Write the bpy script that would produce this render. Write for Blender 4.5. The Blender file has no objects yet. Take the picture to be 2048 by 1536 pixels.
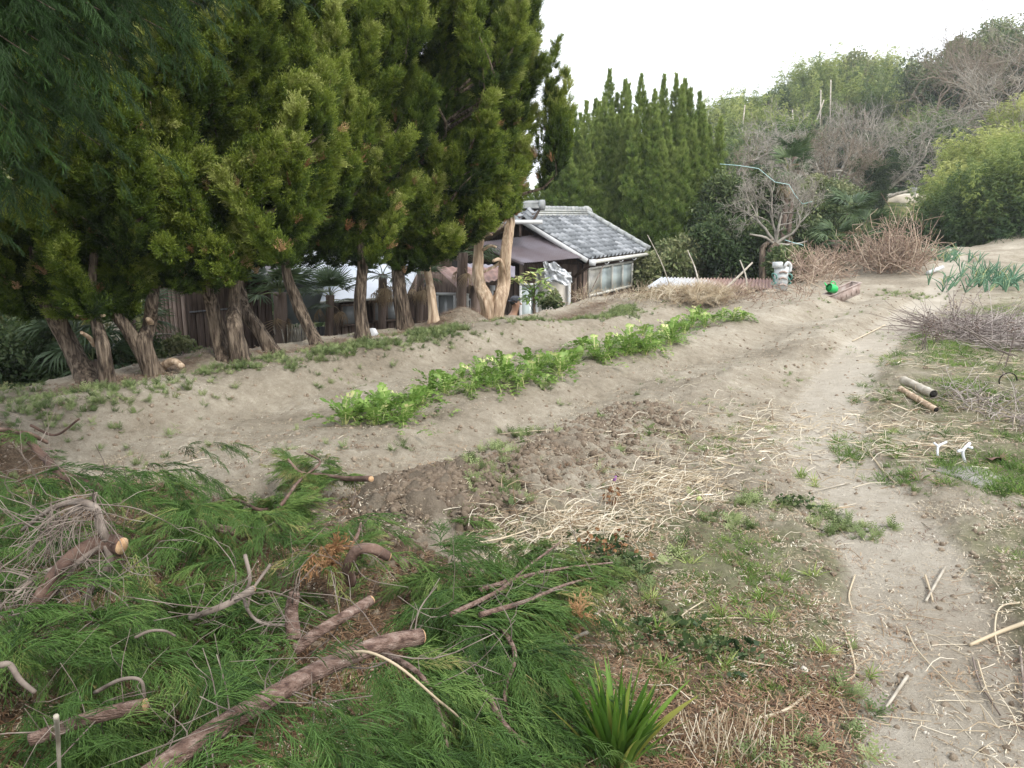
import bpy, math, random
import numpy as np
from mathutils import Vector, Matrix

# ---------------------------------------------------------------- camera, world, sun, exposure
sc = bpy.context.scene
COL = sc.collection
PITCH = math.atan((768 - 430) / 1593.0)
CAMZ = 1.6
cam = bpy.data.objects.new('camera', bpy.data.cameras.new('camera'))
COL.objects.link(cam)
cam.location = (0, 0, CAMZ)
cam.rotation_euler = (math.pi / 2 - PITCH, 0, 0)
cam.data.sensor_width = 36.0
cam.data.lens = 28.0
cam.data.clip_start = 0.05
cam.data.clip_end = 900
sc.camera = cam

SUN_EL, SUN_AZ = math.radians(46), math.radians(138)      # azimuth clockwise from +Y: from behind the camera, to the right
world = bpy.data.worlds.new("World")
sc.world = world
world.use_nodes = True
nt = world.node_tree
nt.nodes.clear()
wo = nt.nodes.new('ShaderNodeOutputWorld')
bg = nt.nodes.new('ShaderNodeBackground')
sky = nt.nodes.new('ShaderNodeTexSky')
sky.sky_type = 'NISHITA'
sky.sun_disc = False
sky.sun_elevation = SUN_EL
sky.sun_rotation = SUN_AZ
sky.dust_density = 2.0
mixw = nt.nodes.new('ShaderNodeMix')
mixw.data_type = 'RGBA'
tcw = nt.nodes.new('ShaderNodeTexCoord')
nzw = nt.nodes.new('ShaderNodeTexNoise')
nzw.inputs['Scale'].default_value = 1.6
nzw.inputs['Detail'].default_value = 4
mrw = nt.nodes.new('ShaderNodeMapRange')
mrw.inputs['From Min'].default_value = 0.3
mrw.inputs['From Max'].default_value = 0.7
mrw.inputs['To Min'].default_value = 0.82
mrw.inputs['To Max'].default_value = 0.97
nt.links.new(tcw.outputs['Generated'], nzw.inputs['Vector'])
nt.links.new(nzw.outputs['Fac'], mrw.inputs['Value'])
nt.links.new(mrw.outputs['Result'], mixw.inputs[0])
nt.links.new(sky.outputs[0], mixw.inputs[6])
mixw.inputs[7].default_value = (10.3, 10.6, 11.2, 1)       # thin bright overcast
nt.links.new(mixw.outputs[2], bg.inputs['Color'])
bg.inputs['Strength'].default_value = 0.1
nt.links.new(bg.outputs[0], wo.inputs['Surface'])

sl = bpy.data.lights.new('sun', 'SUN')
sl.energy = 1.5
sl.angle = math.radians(14)
sl.color = (1.0, 0.955, 0.88)
so = bpy.data.objects.new('sun', sl)
COL.objects.link(so)
sd = Vector((math.sin(SUN_AZ) * math.cos(SUN_EL), math.cos(SUN_AZ) * math.cos(SUN_EL), math.sin(SUN_EL)))
so.rotation_euler = sd.to_track_quat('Z', 'Y').to_euler()
so.location = (0, 0, 30)

sc.view_settings.view_transform = 'Standard'
sc.view_settings.look = 'None'
sc.view_settings.exposure = 0.97
sc.view_settings.gamma = 1.0
sc.view_settings.use_curve_mapping = False
sc.cycles.max_bounces = 4
sc.cycles.diffuse_bounces = 2
sc.cycles.transmission_bounces = 4
sc.cycles.transparent_max_bounces = 6
try:
    sc.cycles.use_denoising = True
except Exception:
    pass

rng = np.random.default_rng(7)
R = random.Random(7)

# ---------------------------------------------------------------- helpers: maths
def nrm(v):
    v = np.asarray(v, float)
    return v / (np.linalg.norm(v, axis=-1, keepdims=True) + 1e-12)

def sst(a, b, x):
    t = np.clip((x - a) / (b - a), 0, 1)
    return t * t * (3 - 2 * t)

def _h(ix, iy, s):
    n = ix.astype(np.int64) * 374761393 + iy.astype(np.int64) * 668265263 + s * 1442695041
    n = (n ^ (n >> 13)) & 0x7fffffff
    n = (n * 1274126177) & 0x7fffffffffff
    return ((n ^ (n >> 16)) & 0xffff) / 65535.0

def noise(x, y, s=0):
    x = np.asarray(x, float); y = np.asarray(y, float)
    ix = np.floor(x); iy = np.floor(y)
    fx = x - ix; fy = y - iy
    fx = fx * fx * (3 - 2 * fx); fy = fy * fy * (3 - 2 * fy)
    a = _h(ix, iy, s); b = _h(ix + 1, iy, s); c = _h(ix, iy + 1, s); d = _h(ix + 1, iy + 1, s)
    return (a + (b - a) * fx) * (1 - fy) + (c + (d - c) * fx) * fy - 0.5

def fbm(x, y, sc_, o=4, s=0):
    v = 0; a = 1.0; f = 1.0 / sc_
    for k in range(o):
        ca, sa = math.cos(k * 1.3), math.sin(k * 1.3)
        v = v + a * noise((x * ca - y * sa) * f + 17.3 * k, (x * sa + y * ca) * f - 9.1 * k, s + k)
        a *= 0.5; f *= 2.03
    return v

def polydist(x, y, pts):
    d = np.full(np.shape(x), 1e9)
    for (x0, y0), (x1, y1) in zip(pts[:-1], pts[1:]):
        dx, dy = x1 - x0, y1 - y0
        t = np.clip(((x - x0) * dx + (y - y0) * dy) / (dx * dx + dy * dy), 0, 1)
        d = np.minimum(d, np.hypot(x - x0 - t * dx, y - y0 - t * dy))
    return d

def inpoly(x, y, P):
    c = np.zeros(np.shape(x), bool)
    n = len(P)
    for i in range(n):
        x0, y0 = P[i]; x1, y1 = P[(i + 1) % n]
        if y0 == y1: continue
        c ^= ((y0 > y) != (y1 > y)) & (x < (x1 - x0) * (y - y0) / (y1 - y0) + x0)
    return c

CP, SP = math.cos(PITCH), math.sin(PITCH)
def ray(px, py):
    dx = (px - 1024) / 1593.0; dy = -(py - 768) / 1593.0
    return np.array([dx, CP + dy * SP, -SP + dy * CP])
def H(px, py, z=0.0):                     # where the view ray meets height z
    r = ray(px, py); k = (z - CAMZ) / r[2]
    return np.array([r[0] * k, r[1] * k, z])
def D(px, py, d):                         # point of the view ray at ground distance d
    r = ray(px, py); k = d / r[1]
    return np.array([r[0] * k, d, CAMZ + r[2] * k])
def G(px, py, up=0.0):                    # where the view ray meets the ground
    z = 0.32
    for _ in range(14):
        p = H(px, py, min(z, 1.3)); z = 0.5 * z + 0.5 * tz(p[0], p[1])
    p[2] = z + up
    return p

# ---------------------------------------------------------------- terrain height
LOW = -1.85
PATHPTS = [tuple(H(a, b, 0.02)[:2]) for a, b in ((1960, 1900), (1925, 1536), (1880, 1300), (1830, 1130), (1745, 1000), (1665, 905), (1642, 850), (1665, 780), (1725, 710), (1820, 640), (1880, 590), (1905, 560), (1890, 538))]
PILE = [(0.12, 0.55), (0.10, 2.9), (0.10, 3.25), (-0.30, 3.40), (-1.0, 3.65), (-1.75, 4.1), (-2.5, 4.5), (-3.3, 5.3), (-7.5, 5.9), (-7.5, 0.55)]
def st(x, y):
    return 0.6 * x + 0.8 * y, 0.8 * x - 0.6 * y
def edge(x, y):
    s, t = st(x, y)
    e1 = -7.85 + 0.35 * noise(s / 1.7, 0 * s, 3) - t
    ye = np.interp(x, [-5, 1, 4.5, 6.2, 8.2, 10.6, 14, 20, 40], [15.2, 15.4, 15.7, 17.5, 20.5, 23.2, 24.6, 26, 30])
    return np.maximum(e1, y - ye - 0.5 * noise(x / 1.3, 0 * x, 5))
def beds(x, y):
    s, t = st(x, y)
    w = 0.22 * noise(s / 2.2, t * 0 + 2.0, 8) + 0.07 * noise(s / 0.6, t * 0, 9)
    t = t + w
    m = sst(17.2, 15.0, s) * sst(-3.5, -1.5, s)
    z = 0
    for o in (-.10, -.05, 0, .05, .10):
        z = z + .2 * np.interp(t + o, [-9, -8.0, -7.1, -6.62, -6.15, -5.62, -5.3, -4.55, -4.12, -3.85, -3.5, -3.1, -2.8, -2.5, -2.15, -1.6, -1.1], BEDH)
    z1 = .08 * sst(-6.9, -6.5, t) * sst(-5.7, -6.1, t) * sst(12, 8, s)
    return (z + z1) * m
BEDH = [.06, .08, .09, .15, .15, -.03, -.02, .07, .15, .12, -.04, .05, .12, .07, -.02, .05, .0]
MX, MY = -0.40, 4.0
def dug(x, y):
    s, t = st(x, y)
    return np.clip(0.75 * np.exp(-((t + 2.75) / 0.40) ** 4) * sst(2.3, 2.9, s) * sst(5.4, 4.3, s) + 0 * x, 0, 1)
def terr(x, y):
    x = np.asarray(x, float); y = np.asarray(y, float)
    s, t = st(x, y)
    e = edge(x, y)
    drop = sst(0.0, 1.5, e)
    fld = 1 - drop
    pd = polydist(x, y, PATHPTS)
    pm = sst(0.45, 0.2, pd)
    z = beds(x, y) * fld * sst(0.15, 0.7, pd)
    z = z + 0.13 * np.exp(-(((x - MX) / 0.55) ** 2 + ((y - MY) / 0.5) ** 2)) + 0.05 * dug(x, y) * (0.5 + fbm(x, y, 0.22, 3, 60))
    z = z + (0.06 * fbm(x, y, 1.6, 3, 20) + 0.052 * fbm(x, y, 0.36, 3, 30)) * (1 - 0.75 * pm) * fld - 0.05 * pm
    z = z + 0.25 * np.exp(-((t + 7.35) / 0.3) ** 2 - ((s - 8.6) / 0.55) ** 2) + 0.16 * np.exp(-((t + 7.25) / 0.32) ** 2 - ((s - 4.7) / 0.5) ** 2)
    z = z - 0.28 * np.exp(-((t + 7.0) / 0.9) ** 2 - ((s - 10.6) / 1.3) ** 2)
    z = z + 0.55 * sst(13, 22, y) * sst(6.5, 11.5, x) * fld + 0.45 * sst(13.5, 16, x) * sst(14, 21, y) * fld
    z = z + 0.10 * sst(2.6, 4.2, x) * sst(2, 4, y) * fld
    z = z * 1.0 + LOW * drop + 0.12 * fbm(x, y, 4.0, 3, 40) * drop
    far = sst(33, 45, y)
    z = z + far * (2.4 * sst(0, 12, x) + 2.0) + sst(48, 76, y) * (4.6 * sst(12, 34, x) + 1.0) + sst(80, 140, y) * 2
    z = z + sst(10, 30, -x - 0) * sst(20, 45, y) * 3.0
    return z
_TX, _TY = np.arange(-15, 24, .06), np.arange(-1, 45, .06)
_TZ = terr(*np.meshgrid(_TX, _TY, indexing='ij'))
def tz(x, y):                             # quick look-up of the same height
    u = (x + 15) / .06; v = (y + 1) / .06; i, j = int(u), int(v)
    if i < 0 or j < 0 or i >= len(_TX) - 1 or j >= len(_TY) - 1: return float(terr(x, y))
    u -= i; v -= j; Z = _TZ
    return float((Z[i, j] * (1 - u) + Z[i + 1, j] * u) * (1 - v) + (Z[i, j + 1] * (1 - u) + Z[i + 1, j + 1] * u) * v)
def pileh(x, y):
    x = np.asarray(x, float); y = np.asarray(y, float)
    d = polydist(x, y, PILE + [PILE[0]])
    d = np.where(inpoly(x, y, PILE), d, 0)
    return (0.10 + 0.26 * sst(0, 1.0, d)) * sst(0, 0.15, d) * (1 + 0.9 * fbm(x, y, 0.8, 2, 77))

# ---------------------------------------------------------------- helpers: meshes and objects
class MB:
    """collects vertices and faces"""
    def __init__(s):
        s.v = []; s.q = []; s.t = []; s.n = 0; s.c = []
    def add(s, V, Q=None, T=None, tint=0.5):
        V = np.asarray(V, float).reshape(-1, 3)
        s.v.append(V)
        if Q is not None and len(Q): s.q.append(np.asarray(Q, int).reshape(-1, 4) + s.n)
        if T is not None and len(T): s.t.append(np.asarray(T, int).reshape(-1, 3) + s.n)
        s.c.append(np.broadcast_to(np.asarray(tint, float), (len(V),)))
        s.n += len(V)
    def box(s, c, sx, sy, sz, M=None, tint=0.5):
        V = np.array([[x, y, z] for x in (-.5, .5) for y in (-.5, .5) for z in (-.5, .5)]) * [sx, sy, sz]
        if M is not None: V = V @ np.asarray(M)[:3, :3].T
        s.add(V + np.asarray(c, float), [[0, 1, 3, 2], [4, 6, 7, 5], [0, 4, 5, 1], [2, 3, 7, 6], [0, 2, 6, 4], [1, 5, 7, 3]], tint=tint)
    def prism(s, P, vec, tint=0.5):           # a polygon swept along vec
        P = np.asarray(P, float); n = len(P); vec = np.asarray(vec, float)
        V = np.vstack([P, P + vec])
        Q = [[i, (i + 1) % n, (i + 1) % n + n, i + n] for i in range(n)]
        T = [[0, i + 1, i] for i in range(1, n - 1)] + [[n, n + i, n + i + 1] for i in range(1, n - 1)]
        s.add(V, Q, T, tint)
    def tube(s, P, r, k=6, cap=True, tint=0.5, rough=0.0, seed=0, lobes=0, twist=0.0):
        P = np.asarray(P, float); n = len(P)
        r = np.broadcast_to(np.asarray(r, float), (n,))
        T = np.gradient(P, axis=0); T = nrm(T)
        ref = np.array([0, 0, 1.0]) if abs(T[0][2]) < 0.9 else np.array([1.0, 0, 0])
        u = nrm(np.cross(T[0], ref)); U = [u]
        for i in range(1, n):
            u = u - T[i] * np.dot(u, T[i]); u = nrm(u); U.append(u)
        U = np.array(U); Wv = np.cross(T, U)
        a = np.linspace(0, 2 * math.pi, k, endpoint=False)
        ra = np.repeat(r[:, None], k, 1)
        if rough > 0:
            ln = np.concatenate([[0], np.cumsum(np.linalg.norm(np.diff(P, axis=0), axis=1))])
            A, L = np.meshgrid(a, ln)
            A = A + twist * L
            g = 0.55 * np.sin(A * lobes + 2.0 * np.sin(L * 3 + seed)) + 0.3 * np.sin(A * (lobes * 2 + 1) - L * 5 + seed) if lobes else 0
            g = g + 1.3 * noise(np.cos(A) * 2.2 + seed, np.sin(A) * 2.2 + L * 2.2, seed) + 0.9 * noise(A * 5.1, L * 1.6, seed + 3)
            ra = ra * (1 + rough * g)
        V = P[:, None, :] + ra[:, :, None] * (np.cos(a)[None, :, None] * U[:, None, :] + np.sin(a)[None, :, None] * Wv[:, None, :])
        V = V.reshape(-1, 3)
        i = np.arange(n - 1)[:, None] * k; j = np.arange(k)[None, :]; j2 = (j + 1) % k
        Q = np.stack([i + j, i + j2, i + k + j2, i + k + j], -1).reshape(-1, 4)
        T3 = []
        if cap:
            V = np.vstack([V, P[0], P[-1]])
            m = n * k
            for q in range(k):
                T3.append([m, (q + 1) % k, q]); T3.append([m + 1, m - k + q, m - k + (q + 1) % k])
        s.add(V, Q, T3, tint)
    def sheet(s, f, nu, nv, th=0.004, tint=0.5):   # f(u,v)->points, thickened downwards
        u, v = np.meshgrid(np.linspace(0, 1, nu), np.linspace(0, 1, nv), indexing='ij')
        V = f(u.ravel(), v.ravel())
        i = np.arange(nu - 1)[:, None] * nv; j = np.arange(nv - 1)[None, :]
        Q = np.stack([i + j, i + nv + j, i + nv + j + 1, i + j + 1], -1).reshape(-1, 4)
        m = len(V)
        s.add(np.vstack([V, V - [0, 0, th]]), np.vstack([Q, (Q + m)[:, ::-1]]), tint=tint)
    def mesh(s, name, mat, org=(0, 0, 0), smooth=False):
        V = np.vstack(s.v) - np.asarray(org, float)
        me = bpy.data.meshes.new(name)
        Q = np.vstack(s.q) if s.q else np.zeros((0, 4), int)
        T = np.vstack(s.t) if s.t else np.zeros((0, 3), int)
        me.vertices.add(len(V)); me.vertices.foreach_set('co', V.astype(np.float32).ravel())
        me.loops.add(Q.size + T.size)
        me.loops.foreach_set('vertex_index', np.concatenate([Q.ravel(), T.ravel()]).astype(np.int32))
        me.polygons.add(len(Q) + len(T))
        ls = np.concatenate([np.arange(len(Q)) * 4, Q.size + np.arange(len(T)) * 3]).astype(np.int32)
        me.polygons.foreach_set('loop_start', ls)
        if smooth: me.polygons.foreach_set('use_smooth', np.ones(len(Q) + len(T), bool))
        me.update(calc_edges=True)
        at = me.attributes.new('tint', 'FLOAT', 'POINT')
        at.data.foreach_set('value', np.concatenate(s.c).astype(np.float32))
        if mat is not None:
            for m_ in (mat if isinstance(mat, (list, tuple)) else [mat]): me.materials.append(m_)
        return me

ORG = {}
def link(o, parent=None, org=(0, 0, 0)):
    COL.objects.link(o)
    org = np.asarray(org, float)
    ORG[o.name] = org
    if parent is not None:
        o.parent = parent
        o.location = Vector(org - ORG[parent.name])
    else:
        o.location = Vector(org)
    return o
def tag(o, label=None, cat=None, group=None, kind=None):
    if label: o['label'] = label
    if cat: o['category'] = cat
    if group: o['group'] = group
    if kind: o['kind'] = kind
    return o
def thing(name, loc, label, cat, group=None):
    o = bpy.data.objects.new(name, None)
    o.empty_display_size = 0.1
    link(o, None, loc)
    return tag(o, label, cat, group)
def obj(name, mb, mat, parent=None, org=None, smooth=False, label=None, cat=None, group=None, kind=None):
    if org is None: org = ORG[parent.name] if parent is not None else np.vstack(mb.v).mean(0) * [1, 1, 0] + [0, 0, np.vstack(mb.v)[:, 2].min()]
    o = bpy.data.objects.new(name, mb.mesh(name, mat, org, smooth))
    link(o, parent, org)
    return tag(o, label, cat, group, kind)
def put(name, me, parent, M):                 # a part that shares mesh data, at world matrix M
    o = bpy.data.objects.new(name, me)
    COL.objects.link(o)
    M = Matrix(M)
    if parent is not None:
        o.parent = parent
        M = Matrix.Translation(-Vector(ORG[parent.name])) @ M
    o.matrix_basis = M
    ORG[o.name] = np.array(o.matrix_basis.translation)
    return o
def copy_thing(root, loc, rz, scale, label):
    r = root.copy(); COL.objects.link(r)
    r.location = Vector(loc); r.rotation_euler = (0, 0, rz); r.scale = (scale,) * 3
    r['label'] = label
    for ch in root.children:
        c = ch.copy(); COL.objects.link(c); c.parent = r
        for g in ch.children:
            d = g.copy(); COL.objects.link(d); d.parent = c
    ORG[r.name] = np.asarray(loc, float)
    return r
def fr(z, hint=None):                         # frames whose Z is z and whose X leans to hint
    z = nrm(np.atleast_2d(z))
    if hint is None: hint = rng.normal(size=z.shape)
    h = np.broadcast_to(np.asarray(hint, float), z.shape)
    h = nrm(h - (h * z).sum(1, keepdims=True) * z)
    y = np.cross(z, h)
    return np.stack([h, y, z], -1)
def eul(Rm):
    y = -np.arcsin(np.clip(Rm[:, 2, 0], -1, 1))
    return np.stack([np.arctan2(Rm[:, 2, 1], Rm[:, 2, 2]), y, np.arctan2(Rm[:, 1, 0], Rm[:, 0, 0])], -1)
def mat4(pos, Rm, s=1.0):
    M = np.eye(4); M[:3, :3] = np.asarray(Rm) * s; M[:3, 3] = pos
    return M

_gn = {}
def scatter_nodes(temps):
    key = tuple(t.name for t in temps)
    if key in _gn: return _gn[key]
    ng = bpy.data.node_groups.new('scatter', 'GeometryNodeTree')
    ng.interface.new_socket('Geometry', in_out='INPUT', socket_type='NodeSocketGeometry')
    ng.interface.new_socket('Geometry', in_out='OUTPUT', socket_type='NodeSocketGeometry')
    N, L = ng.nodes, ng.links
    gi = N.new('NodeGroupInput'); go = N.new('NodeGroupOutput'); jn = N.new('GeometryNodeJoinGeometry')
    def na(nm, ty):
        a = N.new('GeometryNodeInputNamedAttribute'); a.data_type = ty; a.inputs['Name'].default_value = nm
        return a.outputs['Attribute']
    rot = na('rot', 'FLOAT_VECTOR'); scl = na('scl', 'FLOAT'); var = na('var', 'INT')
    for k, t in enumerate(temps):
        oi = N.new('GeometryNodeObjectInfo'); oi.inputs['Object'].default_value = t
        oi.inputs['As Instance'].default_value = True
        ip = N.new('GeometryNodeInstanceOnPoints')
        cp = N.new('FunctionNodeCompare'); cp.data_type = 'INT'; cp.operation = 'EQUAL'
        ii = [i for i in cp.inputs if i.type == 'INT']
        L.new(var, ii[0]); ii[1].default_value = k
        L.new(gi.outputs[0], ip.inputs['Points']); L.new(cp.outputs[0], ip.inputs['Selection'])
        L.new(oi.outputs['Geometry'], ip.inputs['Instance'])
        L.new(rot, ip.inputs['Rotation']); L.new(scl, ip.inputs['Scale'])
        L.new(ip.outputs[0], jn.inputs[0])
    L.new(jn.outputs[0], go.inputs[0])
    _gn[key] = ng
    return ng
def scatter(name, P, Rm, scl, tint, temps, parent=None, org=None, **kw):
    P = np.asarray(P, float); n = len(P)
    if org is None: org = ORG[parent.name] if parent is not None else P.mean(0)
    me = bpy.data.meshes.new(name)
    me.vertices.add(n); me.vertices.foreach_set('co', (P - org).astype(np.float32).ravel())
    for nm, ty, dat in (('rot', 'FLOAT_VECTOR', eul(Rm)), ('scl', 'FLOAT', np.broadcast_to(scl, (n,))), ('tint', 'FLOAT', np.broadcast_to(tint, (n,)))):
        a = me.attributes.new(nm, ty, 'POINT')
        a.data.foreach_set('vector' if ty == 'FLOAT_VECTOR' else 'value', np.asarray(dat, np.float32).ravel())
    a = me.attributes.new('var', 'INT', 'POINT'); a.data.foreach_set('value', rng.integers(0, len(temps), n).astype(np.int32))
    o = bpy.data.objects.new(name, me)
    link(o, parent, org)
    md = o.modifiers.new('scatter', 'NODES'); md.node_group = scatter_nodes(temps)
    kw.setdefault('kind', 'stuff')
    return tag(o, **kw)
def template(name, mb, mat, smooth=False):
    return bpy.data.objects.new('template_' + name, mb.mesh('template_' + name, mat, smooth=smooth))

# ---------------------------------------------------------------- helpers: materials
def new_mat(name):
    m = bpy.data.materials.new(name); m.use_nodes = True
    t = m.node_tree
    return m, t, t.nodes['Principled BSDF'], t.nodes['Material Output']
def ramp(t, fac, stops, interp='LINEAR'):
    r = t.nodes.new('ShaderNodeValToRGB'); e = r.color_ramp.elements
    r.color_ramp.interpolation = interp
    while len(e) < len(stops): e.new(0.5)
    for k, (p, c) in enumerate(stops):
        e[k].position = p; e[k].color = (*c, 1)
    t.links.new(fac, r.inputs[0])
    return r.outputs[0]
def nz(t, scale, detail=4, vec=None, rough=0.55, dist=0.0):
    n = t.nodes.new('ShaderNodeTexNoise'); n.inputs['Scale'].default_value = scale
    n.inputs['Detail'].default_value = detail; n.inputs['Roughness'].default_value = rough
    n.inputs['Distortion'].default_value = dist
    if vec is not None: t.links.new(vec, n.inputs['Vector'])
    return n.outputs['Fac']
def math_(t, op, a, b, clamp=False):
    n = t.nodes.new('ShaderNodeMath'); n.operation = op; n.use_clamp = clamp
    for k, v in enumerate((a, b)):
        if isinstance(v, (int, float)): n.inputs[k].default_value = v
        else: t.links.new(v, n.inputs[k])
    return n.outputs[0]
def mixc(t, fac, a, b, mode='MIX'):
    n = t.nodes.new('ShaderNodeMix'); n.data_type = 'RGBA'; n.blend_type = mode
    for s_, v in ((n.inputs[0], fac), (n.inputs[6], a), (n.inputs[7], b)):
        if isinstance(v, (int, float)): s_.default_value = v
        elif isinstance(v, tuple): s_.default_value = (*v, 1)
        else: t.links.new(v, s_)
    return n.outputs[2]
def bump(t, bs, hgt, strength, dist):
    b = t.nodes.new('ShaderNodeBump'); b.inputs['Strength'].default_value = strength; b.inputs['Distance'].default_value = dist
    t.links.new(hgt, b.inputs['Height']); t.links.new(b.outputs[0], bs.inputs['Normal'])
def coords(t, scale=(1, 1, 1)):
    c = t.nodes.new('ShaderNodeTexCoord'); mp = t.nodes.new('ShaderNodeMapping')
    mp.inputs['Scale'].default_value = scale
    t.links.new(c.outputs['Object'], mp.inputs['Vector'])
    return mp.outputs[0]
def attr(t, name, inst=False):
    a = t.nodes.new('ShaderNodeAttribute'); a.attribute_name = name
    a.attribute_type = 'INSTANCER' if inst else 'GEOMETRY'
    return a.outputs['Fac']
def leaf_mat(name, stops, inst=True, trans=0.22, rough=0.55, spec=0.25, vary=0.35):
    m, t, bs, out = new_mat(name)
    a = attr(t, 'tint', inst)
    oi = t.nodes.new('ShaderNodeObjectInfo')
    g = attr(t, 'tint', False)
    f = math_(t, 'ADD', a, math_(t, 'MULTIPLY', math_(t, 'SUBTRACT', oi.outputs['Random'], 0.5), vary))
    if inst: f = math_(t, 'ADD', f, math_(t, 'MULTIPLY', math_(t, 'SUBTRACT', g, 0.5), 0.5))
    c = ramp(t, f, stops)
    t.links.new(c, bs.inputs['Base Color'])
    bs.inputs['Roughness'].default_value = rough
    bs.inputs['Specular IOR Level'].default_value = spec
    tr = t.nodes.new('ShaderNodeBsdfTranslucent'); t.links.new(c, tr.inputs['Color'])
    mx = t.nodes.new('ShaderNodeMixShader'); mx.inputs[0].default_value = trans
    t.links.new(bs.outputs[0], mx.inputs[1]); t.links.new(tr.outputs[0], mx.inputs[2])
    t.links.new(mx.outputs[0], out.inputs['Surface'])
    return m
def solid(name, stops, rough=0.8, scale=6.0, stretch=(1, 1, 1), bstr=0.4, bdist=0.01, spec=0.3, metal=0.0, detail=5, usetint=0.0, fine=0.0):
    m, t, bs, out = new_mat(name)
    v = coords(t, stretch)
    f = nz(t, scale, detail, v)
    if usetint: f = math_(t, 'ADD', f, math_(t, 'MULTIPLY', math_(t, 'SUBTRACT', attr(t, 'tint'), 0.5), usetint))
    oi = t.nodes.new('ShaderNodeObjectInfo')
    if fine: f = math_(t, 'ADD', f, math_(t, 'MULTIPLY', math_(t, 'SUBTRACT', oi.outputs['Random'], 0.5), fine))
    t.links.new(ramp(t, f, stops), bs.inputs['Base Color'])
    bs.inputs['Roughness'].default_value = rough
    bs.inputs['Specular IOR Level'].default_value = spec
    bs.inputs['Metallic'].default_value = metal
    if bstr: bump(t, bs, nz(t, scale * 2.5, 6, v), bstr, bdist)
    return m

# ---------------------------------------------------------------- materials
M_bark = solid('juniper_bark', [(0.34, (.032, .024, .018)), (0.48, (.12, .09, .066)), (0.64, (.29, .23, .17))], 0.9, 7, (5, 5, .6), 1.0, 0.03)
M_palebark = solid('pale_peeled_wood', [(0.3, (.20, .13, .085)), (0.5, (.46, .34, .235)), (0.7, (.66, .54, .40))], 0.85, 8, (3, 3, .4), 0.9, 0.015)
M_redbark = solid('pink_brown_bark', [(0.32, (.09, .052, .04)), (0.45, (.19, .12, .092)), (0.56, (.27, .185, .148)), (0.66, (.36, .265, .22)), (0.78, (.50, .41, .34))], 0.75, 34, (.7, 1.5, 2.2), 1.0, 0.02, detail=8)
M_darkbark = solid('dark_red_bark', [(0.3, (.05, .03, .024)), (0.55, (.15, .095, .072)), (0.75, (.28, .20, .16))], 0.85, 12, (1, 1, 1), 0.9, 0.01)
M_twig = solid('grey_twig', [(0.3, (.09, .068, .055)), (0.55, (.22, .18, .15)), (0.8, (.38, .33, .28))], 0.9, 12, bstr=0.3)
M_cut = solid('fresh_cut_wood', [(0.3, (.38, .21, .10)), (0.7, (.58, .40, .24))], 0.8, 30, bstr=0.2)
M_greybark = solid('bare_tree_bark', [(0.3, (.18, .16, .13)), (0.6, (.38, .35, .295)), (0.8, (.53, .50, .44))], 0.9, 5, bstr=0.3)
M_brownwig = solid('brown_twig_haze', [(0.3, (.15, .118, .085)), (0.7, (.30, .245, .185))], 0.9, 5, bstr=0)
M_straw = leaf_mat('straw', [(0.0, (.20, .13, .07)), (0.3, (.38, .29, .19)), (0.6, (.55, .46, .32)), (1.0, (.78, .71, .57))], trans=0.1, rough=0.6, vary=0.5)
M_straw_g = leaf_mat('straw_stem', [(0.0, (.20, .13, .07)), (0.3, (.38, .29, .19)), (0.6, (.55, .46, .32)), (1.0, (.78, .71, .57))], inst=False, trans=0.08, rough=0.6, vary=0.2)
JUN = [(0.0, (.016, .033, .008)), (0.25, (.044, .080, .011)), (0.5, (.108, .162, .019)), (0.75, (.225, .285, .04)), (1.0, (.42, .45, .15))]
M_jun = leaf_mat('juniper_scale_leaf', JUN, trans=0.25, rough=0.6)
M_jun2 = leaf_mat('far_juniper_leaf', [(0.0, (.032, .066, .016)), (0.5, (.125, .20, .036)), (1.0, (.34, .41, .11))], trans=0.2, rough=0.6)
M_cedar = leaf_mat('cedar_needle', [(0.0, (.024, .062, .012)), (0.3, (.052, .115, .022)), (0.6, (.100, .195, .040)), (0.85, (.20, .30, .075)), (1.0, (.38, .34, .13))], trans=0.25, rough=0.5, spec=0.35)
M_dry = leaf_mat('dry_foliage', [(0.0, (.16, .07, .03)), (0.5, (.34, .19, .09)), (1.0, (.55, .36, .19))], trans=0.15)
M_grass = leaf_mat('grass_blade', [(0.0, (.045, .085, .022)), (0.4, (.10, .18, .04)), (0.7, (.20, .31, .07)), (1.0, (.42, .46, .17))], trans=0.3)
M_weed = leaf_mat('feathery_weed_leaf', [(0.0, (.07, .11, .035)), (0.5, (.17, .225, .085)), (1.0, (.31, .36, .16))], trans=0.25)
M_veg = leaf_mat('vegetable_leaf', [(0.0, (.09, .18, .03)), (0.4, (.14, .25, .045)), (0.75, (.26, .39, .095)), (0.93, (.56, .64, .26)), (1.0, (.78, .74, .36))], inst=False, trans=0.35, rough=0.45, vary=0.5)
M_bamboo = leaf_mat('bamboo_leaf', [(0.0, (.035, .075, .028)), (0.35, (.12, .18, .055)), (0.65, (.28, .34, .095)), (1.0, (.50, .52, .19))], trans=0.3)
M_shrub = leaf_mat('shrub_leaf', [(0.0, (.022, .045, .018)), (0.4, (.065, .105, .038)), (0.7, (.15, .19, .075)), (1.0, (.31, .32, .16))], trans=0.25)
M_palm = leaf_mat('palm_leaf', [(0.0, (.028, .055, .024)), (0.5, (.085, .135, .058)), (0.85, (.19, .24, .10)), (1.0, (.48, .40, .12))], inst=False, trans=0.25, rough=0.4, vary=0.4)
M_palmdry = leaf_mat('dry_palm_leaf', [(0.0, (.14, .09, .05)), (0.5, (.34, .25, .15)), (1.0, (.55, .43, .25))], inst=False, trans=0.2)
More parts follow.
